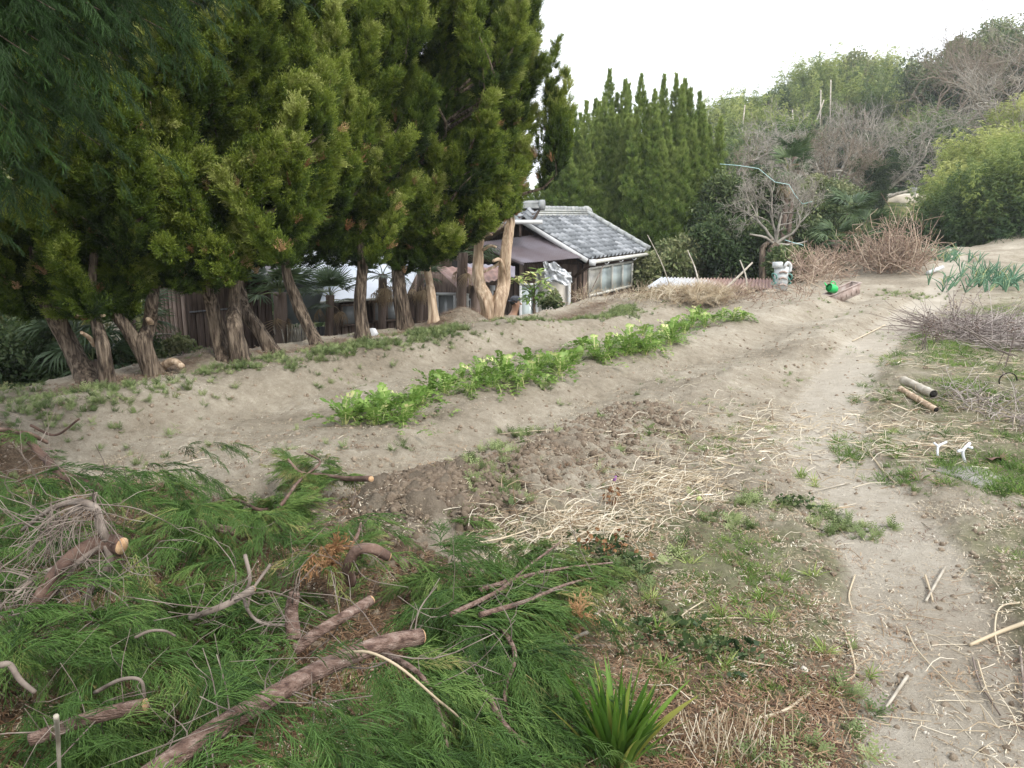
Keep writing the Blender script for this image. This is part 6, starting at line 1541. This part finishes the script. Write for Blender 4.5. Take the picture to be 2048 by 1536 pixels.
VP = [(1030, 752), (1075, 748), (890, 790), (940, 785), (975, 762), (1105, 742), (845, 808), (765, 820), (1260, 698), (1310, 700), (1370, 668), (1340, 690), (1205, 722), (1290, 710), (750, 850), (1125, 728), (1390, 640), (715, 842), (740, 826), (775, 838), (805, 850), (785, 812), (830, 815), (860, 790), (900, 778), (925, 762), (955, 772), (985, 775), (960, 748), (1010, 765), (1040, 770), (1000, 742), (1065, 760), (1090, 768), (1055, 735), (1120, 752), (1100, 725), (1140, 735), (1190, 715), (1165, 700),
      (1215, 708), (1250, 712), (1235, 690), (1275, 705), (1300, 692), (1320, 680), (1285, 672), (1345, 682), (1350, 660), (1385, 655), (1400, 640), (1425, 645), (1445, 638), (1465, 642), (1485, 640), (690, 850), (820, 835), (1330, 665), (1410, 655)]
protos = [radish(700 + k, (20, 18, 22)[k], 'leafy green radish plant in the row on the second bed') for k in range(3)]
gg = np.random.default_rng(5)
for k, (px, py) in enumerate(VP):
    p = G(px, py); lb = 'leafy green radish plant in the row on the second bed' if (px, py) not in ((690, 850), (1485, 640)) else 'leafy radish plant at the ' + ('near' if px < 900 else 'far') + ' end of the row on the second bed'
    if k < 3: protos[k].location = Vector(p); ORG[protos[k].name] = p; protos[k].rotation_euler = (0, 0, gg.uniform(0, 6)); protos[k].scale = (.9,) * 3; protos[k]['label'] = lb
    else: copy_thing(protos[k % 3], p, gg.uniform(0, 6.28), gg.uniform(.75, 1.15), lb)
# loose wilted leaves at the row's edge
for k, (px, py) in enumerate([(830, 872), (912, 815), (1160, 745), (1000, 795), (795, 870), (1435, 652), (1225, 735), (930, 828)]):
    o = put('wilted_leaf', LEAF[k % 6], None, mat4(G(px, py, .01), fr(V3(.1 * gg.normal(), .1 * gg.normal(), 1), V3(gg.normal(), -1, -.1))[0], gg.uniform(.4, .75)))
    tag(o, ['wilted leaf with yellow edge at the near end of the radish row', 'wilted leaf below the second gap of the row', 'yellow-tipped leaf under the middle of the row', 'broad limp leaf at the foot of the tallest plants', 'limp green leaf nearest the camera end of the row', 'yellow leaf stalk at the far end of the row', 'limp leaf in the gap of the row', 'leaf lying on bare soil beside the row'][k], 'leaf')
# seedlings: the yellowish daikon root in the gap
mb = MB(); p = G(1155, 712); mb.tube(limb_path([p, p + [.02, 0, .07], p + [.03, 0, .12]], 6), [.05, .055, .055, .05, .03, .01], 10, tint=.9); tag(obj('cabbage_head', mb, M_veg, smooth=True), 'small pale yellow head among the radish leaves', 'vegetable')

# ---------------------------------------------------------------- broad-bladed plant in the near ground
fp = G(1232, 1530); pl = thing('bladed_plant', fp, 'clump of upright broad green blades at the bottom of the picture', 'plant')
g = np.random.default_rng(31)
for k in range(88):
    a = g.uniform(0, 6.283); e = abs(g.normal()) * .27 + .04; L = g.uniform(.20, .37) * (1.0 - .15 * e); w = g.uniform(.016, .026); mb = MB()
    d = V3(math.cos(a) * math.sin(e) + .06, math.sin(a) * math.sin(e) * .8, math.cos(e)); s_ = nrm(V3(-math.sin(a + g.normal() * .8), math.cos(a + g.normal() * .8), .1) + [.6 * (1 if g.uniform() < .7 else -.5), 0, 0])
    b_ = fp + V3(math.cos(a), math.sin(a), 0) * g.uniform(0, .05) - [0, 0, .01]; V = []; n = 7; cu = g.uniform(.02, .22)
    for q in range(n + 1):
        u = q / n; p = b_ + d * L * u + V3(math.cos(a), math.sin(a), -.5) * cu * L * u ** 2.2; ww = w * (.55 + .9 * u * (1 - u) * 1.9) * (1 - u ** 5 * .97); nn = nrm(np.cross(d, s_)) * ww * .16
        V += [p - s_ * ww / 2 + nn, p, p + s_ * ww / 2 + nn]
    Q = [[3 * q + e_, 3 * q + e_ + 1, 3 * q + e_ + 4, 3 * q + e_ + 3] for q in range(n) for e_ in (0, 1)]
    tv = .45 + g.normal() * .12; ti = np.repeat(tv + .12 * np.linspace(1, 0, n + 1), 3); ti[1::3] += .1
    mb.add(V, Q, tint=np.clip(ti + (.4 if k % 17 == 3 else 0), 0, 1)); obj('blade', mb, M_blade, pl, smooth=True)
# its leaf litter neighbours: small ivy and rosettes
N = 240; c = [(1080, 1290, .06), (1100, 1250, .05), (920, 1400, .06), (960, 1330, .05), (1200, 1115, .08), (1215, 1100, .06), (1260, 1140, .05), (1580, 1010, .05), (1290, 1255, .1), (1335, 1250, .08), (1440, 1310, .06)]
P = np.array([G(a, b) + [rng.normal() * r_, rng.normal() * r_, .01] for a, b, r_ in c for _ in range(20)]); n = len(P)
scatter('low_leaves', P, upright(n, .4), rng.uniform(.4, .9, n), rng.uniform(.15, .7, n), T_leafb, label='small round dark leaves hugging the near ground', cat='weeds')
dl = template('reddish_leaf', leafball(190, 10, .05, .035, .03, tint=(.2, .8)), M_dry)
P = np.array([G(1228, 1105) + [rng.normal() * .06, rng.normal() * .05, rng.uniform(0, .08)] for _ in range(12)] + [G(1215, 1010) + [rng.normal() * .02, 0, rng.uniform(0, .12)] for _ in range(6)])
scatter('reddish_weed', P, upright(len(P), .5), rng.uniform(.4, .8, len(P)), rng.uniform(0, .5, len(P)), [dl], label='reddish-brown leaved weed beside the straw drift', cat='weeds')
# stubble of cut stems at the bottom edge
mb = MB()
for k in range(150):
    p = G(R.gauss(1440, 60), R.gauss(1500, 24)); e = p + [R.gauss(0, .035), R.gauss(0, .03), R.uniform(.04, .13)]; mb.tube([p - [0, 0, .01], e], [.0018, .0012], 4, cap=False, tint=R.random())
tag(obj('cut_stubble', mb, M_straw_g, kind='stuff'), 'stubble of dry brown stems right of the broad-bladed plant', 'stubble')

# ---------------------------------------------------------------- separate sticks and canes lying about
def ground_stick(pts, r, mat, lb, name='stick', up=.012, tint=.6, cat='stick', k=7):
    P = limb_path([PH(x_, y_, up) for x_, y_ in pts], 16); r = r * .8; mb = MB(); mb.tube(P, np.linspace(r, r * .75, 16), k, tint=tint, rough=.06, seed=2)
    return tag(obj(name, mb, mat, smooth=True), lb, cat)
for pts, r, m_, lb in [
    ([(2050, 1246), (2000, 1264), (1940, 1290)], .011, M_straw_g, 'thick split straw stalk pointing in from the right edge'),
    ([(1815, 1352), (1788, 1392), (1772, 1415)], .008, M_bamboopole, 'short pale split stick lying alone on the path'),
    ([(1890, 1135), (1870, 1170), (1852, 1202)], .009, M_bamboopole, 'pale stick crossing others on the path'),
    ([(1850, 1150), (1860, 1180), (1866, 1203)], .006, M_straw_g, 'thin straw crossing the pale stick on the path'),
    ([(1812, 1252), (1835, 1300), (1905, 1375)], .0035, M_straw_g, 'long thin cane lying straight along the path'),
    ([(1945, 1315), (1960, 1365), (2000, 1430)], .0045, M_twig, 'double grey cane on the path'),
    ([(1955, 1320), (1972, 1375), (1985, 1400)], .0035, M_straw_g, 'pale cane lying against the grey one'),
    ([(2040, 1295), (2046, 1360), (2049, 1440)], .006, M_twig, 'straight grey stick along the right edge'),
    ([(2040, 1205), (2000, 1215), (1990, 1260), (2000, 1312)], .005, M_straw_g, 'curved straw stalk beside the right edge'),
    ([(1690, 1262), (1705, 1310), (1708, 1350), (1668, 1372)], .006, M_straw_g, 'curled tan stem at the left edge of the path'),
    ([(1710, 1150), (1698, 1190), (1704, 1218)], .005, M_straw_g, 'small curved pale stem left of the path'),
    ([(1620, 1385), (1570, 1420), (1505, 1440)], .007, M_straw_g, 'curved tan stalk among brown needles'),
    ([(1608, 1378), (1630, 1420), (1650, 1450)], .004, M_twig, 'dark twig crossing the curved tan stalk'),
    ([(1320, 1240), (1345, 1285), (1430, 1310), (1550, 1333)], .004, M_straw_g, 'long thin bowed stem across the mossy ground'),
    ([(1410, 1200), (1360, 1235), (1338, 1285)], .0035, M_straw_g, 'pale thin stem crossing the bowed one'),
    ([(1175, 1265), (1140, 1278), (1110, 1290)], .010, M_bamboopole, 'pale split stick beside the furthest-reaching bough'),
    ([(1140, 1248), (1138, 1262), (1136, 1278)], .005, M_bamboopole, 'short stick leaning on the pale split one'),
    ([(1200, 1292), (1155, 1290), (1110, 1292)], .004, M_twig, 'straight brown twig below the pale split stick'),
    ([(1145, 1318), (1120, 1334), (1095, 1342)], .009, M_bamboopole, 'short thick pale stick on brown needles'),
    ([(1170, 1345), (1120, 1385), (1055, 1402)], .006, M_straw_g, 'bent pale stem pointing to the broad-bladed plant'),
    ([(1210, 1345), (1140, 1398), (1050, 1405)], .005, M_straw_g, 'longer pale stem beside the bent one'),
    ([(1130, 1450), (1100, 1480), (1072, 1505)], .005, M_straw_g, 'pale stem left of the broad-bladed plant'),
    ([(1400, 1238), (1480, 1236), (1565, 1240)], .003, M_straw_g, 'thin level straw left of the path'),
    ([(1465, 985), (1440, 992), (1380, 1000)], .004, M_straw_g, 'straw stem sticking out of the drift'),
    ([(960, 1085), (1010, 1075), (1060, 1058)], .006, M_straw_g, 'tan cane lying out over the dug soil'),
    ([(1855, 938), (1950, 952), (2060, 972)], .011, M_twig, 'long straight grey-brown pole across the path verge'),
    ([(1770, 650), (1740, 665), (1705, 682)], .012, M_straw_g, 'pale broken stick lying on the trodden soil'),
    ([(1000, 868), (1110, 860), (1200, 868)], .006, M_straw_g, 'dry maize stalk lying on the fourth bed'),
    ([(1735, 900), (1765, 940), (1790, 965)], .007, M_straw_g, 'short stalk lying where the path forks'),
    ([(1700, 965), (1660, 975), (1620, 985)], .006, M_bamboopole, 'brown stalk ending at the edge of the path')]:
    ground_stick(pts, r, m_, lb)

# ---------------------------------------------------------------- right verge: poles, elbows, slab, prunings
def pole(a, b, ra, rb, mat, lb, name='bamboo_pole', hollow=True):
    P0, P1 = G(*a, ra + .01), G(*b, rb + .01); t_ = thing(name, P0, lb, 'pole'); n = 24; P = P0 + (P1 - P0) * np.linspace(0, 1, n)[:, None]
    r = np.linspace(ra, rb, n); r[::6] *= 1.08; mb = MB(); mb.tube(P, r, 18, cap=False, rough=.03, seed=3); obj('shaft', mb, mat, t_, smooth=True)
    d = nrm(P1 - P0); mb = MB(); mb.tube([P1 - d * .05, P1 - d * .001], [rb * .5, rb * .8], 14); mb.tube([P1 - d * .03, P1 - d * .028], rb * .97, 14); obj('bore_shade', mb, M_dark, t_); mb = MB(); mb.tube([P0, P0 + d * .01], ra * .97, 14); obj('end', mb, M_bamboopole, t_)  # near-black plug paints the shade within the hollow end
    return t_
pole((1806, 772), (1866, 800), .040, .038, M_bamboopole, 'thicker weathered bamboo pole lying in the grass')
pole((1800, 786), (1872, 828), .026, .024, M_palebark, 'thinner pale pipe lying in front of the bamboo pole', 'pipe')
def elbow(pts, r, lb):
    t_ = None; mb = MB()
    for a in pts: mb.tube(limb_path([PH(q[0], q[1], q[2] + .004) for q in a], 8), r * .8, 8)
    tag(obj('pipe_elbow', mb, M_whitepipe, smooth=True), lb, 'pipe')
elbow([[(1875, 912, .02), (1877, 893, .08), (1893, 884, .1)], [(1877, 893, .08), (1868, 886, .09)]], .009, 'small white bent pipe piece stuck in the straw')
elbow([[(1930, 925, .0), (1926, 902, .08), (1940, 886, .12)], [(1926, 900, .09), (1915, 903, .08)], [(1935, 893, .1), (1945, 896, .1)]], .012, 'larger white branching pipe piece in the straw')
mb = MB(); c = G(2000, 955)
a = np.linspace(0, 2 * math.pi, 15)[:-1]; rr = 1 + .22 * np.sin(a * 3 + 1) + .1 * np.cos(a * 5)
mb.prism(np.stack([c[0] + .33 * rr * np.cos(a), c[1] + .22 * rr * np.sin(a), np.full(14, c[2] + .008)], 1), V3(0, 0, -.12)); tag(obj('stone_slab', mb, M_conc), 'flat pale stone slab let into the verge', 'slab')
stalk_mass('prunings', [(1930, 672), (1980, 668), (2030, 675), (1960, 690), (2020, 690), (2050, 660)], 520, .85, .006, 'grey heap of thin prunings on the right verge', M_greystalk, 11, 'prunings', up=.08, hgt=.2, crook=.08, branch=1)
stalk_mass('prunings', [(2010, 845), (2040, 850), (2060, 842)], 130, .35, .004, 'dark clump of twigs at the right edge of the grass', M_greystalk, 12, 'prunings', up=.25, hgt=.1)
for k, pts in enumerate([[(1925, 650), (1975, 690), (2025, 712)], [(1935, 655), (1990, 695), (2035, 712)], [(1900, 645), (1960, 672), (2000, 688)]]):
    ground_stick(pts, .010, M_twig, ['pale straight rod over the prunings', 'second pale rod over the prunings', 'thin grey rod at the back of the prunings'][k], up=.16 + .05 * k)
# dry flower stalks with seed heads
def seed_stalk(px, py, h, n, lb, seed, dark=True):
    g = np.random.default_rng(seed); p = G(px, py); t_ = thing('seed_stalk', p, lb, 'dry plant', 'dry stalks with seed heads'); mb = MB(); m2 = MB()
    for k in range(n):
        e = p + [g.normal() * .08, g.normal() * .08, h * g.uniform(.5, 1)]; P = limb_path([p + g.normal(size=3) * [.04, .04, 0], (p + e) / 2 + g.normal(size=3) * .02, e], 7); mb.tube(P, np.linspace(.004, .0025, 7), 4, cap=False, tint=.1)
        for j in range(4):
            q = P[g.integers(3, 7)] + g.normal(size=3) * [.03, .03, .01]; V = []; m2.tube([q - [0, 0, .008], q, q + [0, 0, .008]], [.004, .011, .004], 6, tint=.1)
    obj('stems', mb, M_greystalk, t_, kind='stuff'); obj('seed_heads', m2, M_post, t_, kind='stuff')
for k, (px, py, h, n, lb) in enumerate([(1850, 700, .5, 7, 'reddish seed stalk standing at the path side'), (1905, 668, .62, 5, 'tall dark seed stalk behind the reddish one'), (1870, 690, .3, 8, 'low tangle of reddish seed heads'), (2010, 735, .6, 3, 'lone seed stalk in the grass near the right edge'), (1945, 690, .4, 5, 'seed stalk rising from the prunings'), (2038, 700, .35, 5, 'seed stalk at the right end of the prunings')]):
    seed_stalk(px, py, h, n, lb, 50 + k)

# ---------------------------------------------------------------- leeks, planter, watering can, machine
def leeks(px, py, n, sx, sy, h, lb, seed):
    g = np.random.default_rng(seed); c = G(px, py); t_ = thing('leek_patch', c, lb, 'leeks', 'leek patches beside the far path')
    for k in range(n):
        p = c + [g.normal() * sx, g.normal() * sy, 0]; p[2] = tz(p[0], p[1]); mb = MB()
        for j in range(4):
            d = nrm([g.normal() * .45 + .15, g.normal() * .4, 1]); l = h * g.uniform(.6, 1.1); e = p + d * l; m_ = p + d * l * .5; b_ = e + [g.normal() * .07, g.normal() * .05, -g.uniform(0, .12)]
            mb.tube(limb_path([p, m_, b_], 6), [.011, .012, .012, .010, .007, .002], 5, cap=False, tint=g.choice([.3, .5, .6, .95], p=[.35, .35, .2, .1]))
        obj('leek', mb, M_leek, t_, smooth=True)
leeks(1888, 520, 40, .32, .35, .42, 'leek clump at the crest of the path, before the dark bamboo', 61)
leeks(1965, 562, 46, .45, .5, .46, 'wider leek clump right of the path', 62)
leeks(2000, 578, 20, .4, .2, .36, 'low leeks with yellow tips at the edge of the wider clump', 63)
tag(rod(None, 'white_post', [G(1855, 551, .06), G(1884, 543, .10)], .045, M_white, 8, org=G(1855, 551)), 'short white board lying beside the dead stalks at the crest', 'board')

pc = G(1682, 600); d_ = pc[1]
ax = nrm([.90, .25, .34]); ay = nrm(np.cross([0, 0, 1], ax)); az = np.cross(ax, ay); pc = D(1682, 585, d_)
pt = thing('planter_trough', pc - [0, 0, .12], 'stained brown plastic planter trough tipped on the slope', 'planter')
L, W, Hh = .62, .24, .19
def trough(L, W, H_, t):
    mb = MB(); o = [(-L / 2, -W / 2), (L / 2, -W / 2), (L / 2, W / 2), (-L / 2, W / 2)]
    def ring(s_, z): return [[x_ * s_[0], y_ * s_[1], z] for x_, y_ in o]
    V = ring((.88, .78), -H_) + ring((1, 1), 0) + ring((1 - 2 * t / L, 1 - 2 * t / W), 0) + ring((.85, .72), -H_ + t)
    Q = [[3, 2, 1, 0]] + [[k * 4 + j, k * 4 + (j + 1) % 4, (k + 1) * 4 + (j + 1) % 4, (k + 1) * 4 + j] for k in range(3) for j in range(4)] + [[12, 13, 14, 15]]
    mb.add(V, Q); return mb
Am = np.stack([ax, ay, az], 1); tb = trough(L, W, Hh, .012); tb.v = [v @ Am.T + pc + [0, 0, .06] for v in tb.v]; obj('trough', tb, M_planter, pt)
mb = MB()
for sx, sy, lx, ly in ((0, -1, L + .03, .03), (0, 1, L + .03, .03), (-1, 0, .03, W + .0), (1, 0, .03, W + .0)): mb.box(pc + [0, 0, .06] + Am @ V3(sx * L / 2, sy * W / 2, .004), lx, ly, .018, Am)
obj('rim', mb, M_planter, pt)
for k in range(5):
    mb = MB(); mb.box(pc + [0, 0, .06] + Am @ V3((k - 2) * .105, -W / 2 * .905, -.09), .010, .006, .12, Am); obj('rib', mb, M_planter, pt)
wc = D(1664, 577, d_ - .0)
can = thing('watering_can', wc - [0, 0, .1], 'bright green plastic watering can lying in the tipped planter', 'watering can')
q = nrm([-.75, -.45, .25]); up_ = nrm(np.cross(q, [.3, -.9, 0])); up_ = up_ if up_[2] > 0 else -up_
def cobj(name, mb, mat, parent, **kw):
    mb.v = [(v - wc) * .66 + wc for v in mb.v]; return obj(name, mb, mat, parent, **kw)
mb = MB(); mb.tube([wc - q * .13, wc - q * .10, wc + q * .08, wc + q * .12], [.10, .115, .115, .105], 20, cap=False); mb.tube([wc - q * .131, wc - q * .13], .10, 20); cobj('body', mb, M_green, can, smooth=True)
mb = MB(); mb.tube([wc + q * .10, wc + q * .101], .10, 20); cobj('inside_shade', mb, M_greenshade, can)  # darker green disc paints the shade within the can's mouth
mb = MB(); mb.tube([wc + q * .115, wc + q * .135], [.108, .100], 20, cap=False); cobj('rim', mb, M_green, can, smooth=True)
mb = MB(); s_ = nrm(np.cross(q, up_)); mb.tube(limb_path([wc + q * .1 + up_ * .10, wc + q * .09 + up_ * .17, wc - q * .03 + up_ * .18, wc - q * .10 + up_ * .10], 10), .014, 8); cobj('handle', mb, M_green, can, smooth=True)
mb = MB(); mb.tube(limb_path([wc - q * .08 + s_ * .08, wc + s_ * .20 + up_ * .06, wc + s_ * .28 + up_ * .12], 8), np.linspace(.03, .016, 8), 8); cobj('spout', mb, M_green, can, smooth=True)
mc = D(1562, 552, 15.9); b0_ = D(1562, 592, 15.9)
mh = thing('machine', b0_, 'pale grey boxy garden machine wound with teal hose among dead stalks', 'machine')
A3 = np.stack([nrm([1, -.15, .05]), nrm([.15, 1, 0]), [0, 0, 1]], 1)
mb = MB(); mb.box(mc + [.0, 0, -.05], .24, .20, .46, A3); obj('body', mb, M_machine, mh)
mb = MB(); mb.box(mc + [-.09, -.02, .22], .17, .18, .11, A3); obj('top_box', mb, M_machine, mh)
mb = MB(); mb.tube(limb_path([mc + [.02, -.1, .18], mc + [.08, -.1, .27], mc + [.16, -.05, .20], mc + [.15, -.05, .08]], 10), .03, 8); obj('handle', mb, M_white, mh, smooth=True)
for k, z_ in enumerate((-.18, -.05, .07)):
    mb = MB(); mb.tube(limb_path([mc + [-.08, -.115, z_], mc + [0, -.12, z_ + .03], mc + [.08, -.115, z_]], 6), .02, 6); obj('grip_slot', mb, M_planter, mh, smooth=True)
for sx in (-1, 1):
    th = np.linspace(0, 11, 40); mb = MB(); mb.tube(np.stack([mc[0] + sx * .15 + .03 * np.cos(th), mc[1] - .06 + .12 * np.sin(th), mc[2] - .12 + .14 * np.sin(th * .5) + .01 * th], 1), .013, 6); obj('hose', mb, M_hose, mh, smooth=True)
# small litter one can pick out
mb = MB(); p = G(1398, 1002, .012); mb.add(np.array([[math.sin(a) * math.cos(b), math.sin(a) * math.sin(b), math.cos(a)] for a in np.linspace(.01, 3.13, 8) for b in np.linspace(0, 6.283, 13)]) * .016 + p, [[i * 13 + j, (i + 1) * 13 + j, (i + 1) * 13 + j + 1, i * 13 + j + 1] for i in range(7) for j in range(12)], tint=.9)
tag(obj('small_fruit', mb, M_veg, smooth=True), 'small yellow fruit lying right of the straw drift', 'fruit')
mb = MB(); p = G(1228, 978, .05); mb.tube([p, p + [.01, 0, .03]], [.012, .006], 6); tag(obj('purple_flower', mb, solid('purple_petal', [(.3, (.25, .10, .30)), (.7, (.40, .2, .45))], .7, 9)), 'small purple flower on the straw drift', 'flower')
mb = MB(); mb.sheet(lambda u, v: G(1995, 922, .02) + np.stack([(u - .5) * .13, (v - .5) * .09, .02 * np.sin(u * 5) * np.cos(v * 3)], 1), 6, 6, .003); tag(obj('dead_leaf', mb, M_rust), 'curled rust-brown dead leaf beside the stone slab', 'leaf')
mb = MB(); p = G(745, 672); mb.add(rockm(7, .2).v[0] * [.07, .06, .10] + p + [0, 0, .03], np.vstack(rockm(7, .2).q), np.vstack(rockm(7, .2).t)); tag(obj('white_bag', mb, M_plastic, smooth=True), 'small white plastic bag between two upright trunks', 'bag')
mb = MB(); p = G(2015, 770, .0); th = np.linspace(0, 3.6, 20); mb.tube(np.stack([p[0] + .08 * np.cos(th), np.full(20, p[1]), p[2] + .04 + .07 * np.sin(th)], 1), .006, 6); tag(obj('black_hose', mb, M_dark, smooth=True), 'black hoop of hose standing in the grass', 'hose')
for k, (px, py, s_) in enumerate([(1195, 1238, .022), (1608, 1345, .018), (1735, 1062, .015), (1590, 1000, .014), (1155, 1135, .015)]):
    o = put('stone', T_peb[0].data, None, mat4(G(px, py, .006), fr(rng.normal(size=3))[0], s_)); tag(o, ['pale stone beside the furthest-reaching bough', 'yellowish stone in the brown needles', 'small stone at the left edge of the path', 'grey stone in short grass right of the straw', 'small stone under the straw drift'][k], 'stone')

# ---------------------------------------------------------------- thin air
hb = MB(); hb.box((0, 0, 8.5), 306, 306, 25)
mh_, th__, bs__, out__ = new_mat('haze'); th__.nodes.remove(bs__)
pv = th__.nodes.new('ShaderNodeVolumePrincipled'); pv.inputs['Color'].default_value = (.93, .96, 1, 1); pv.inputs['Density'].default_value = .0009; pv.inputs['Anisotropy'].default_value = .2
th__.links.new(pv.outputs[0], out__.inputs['Volume'])
obj('haze', hb, mh_, org=(0, 0, 0), kind='stuff', label='thin pale haze filling the air over the garden and hill')
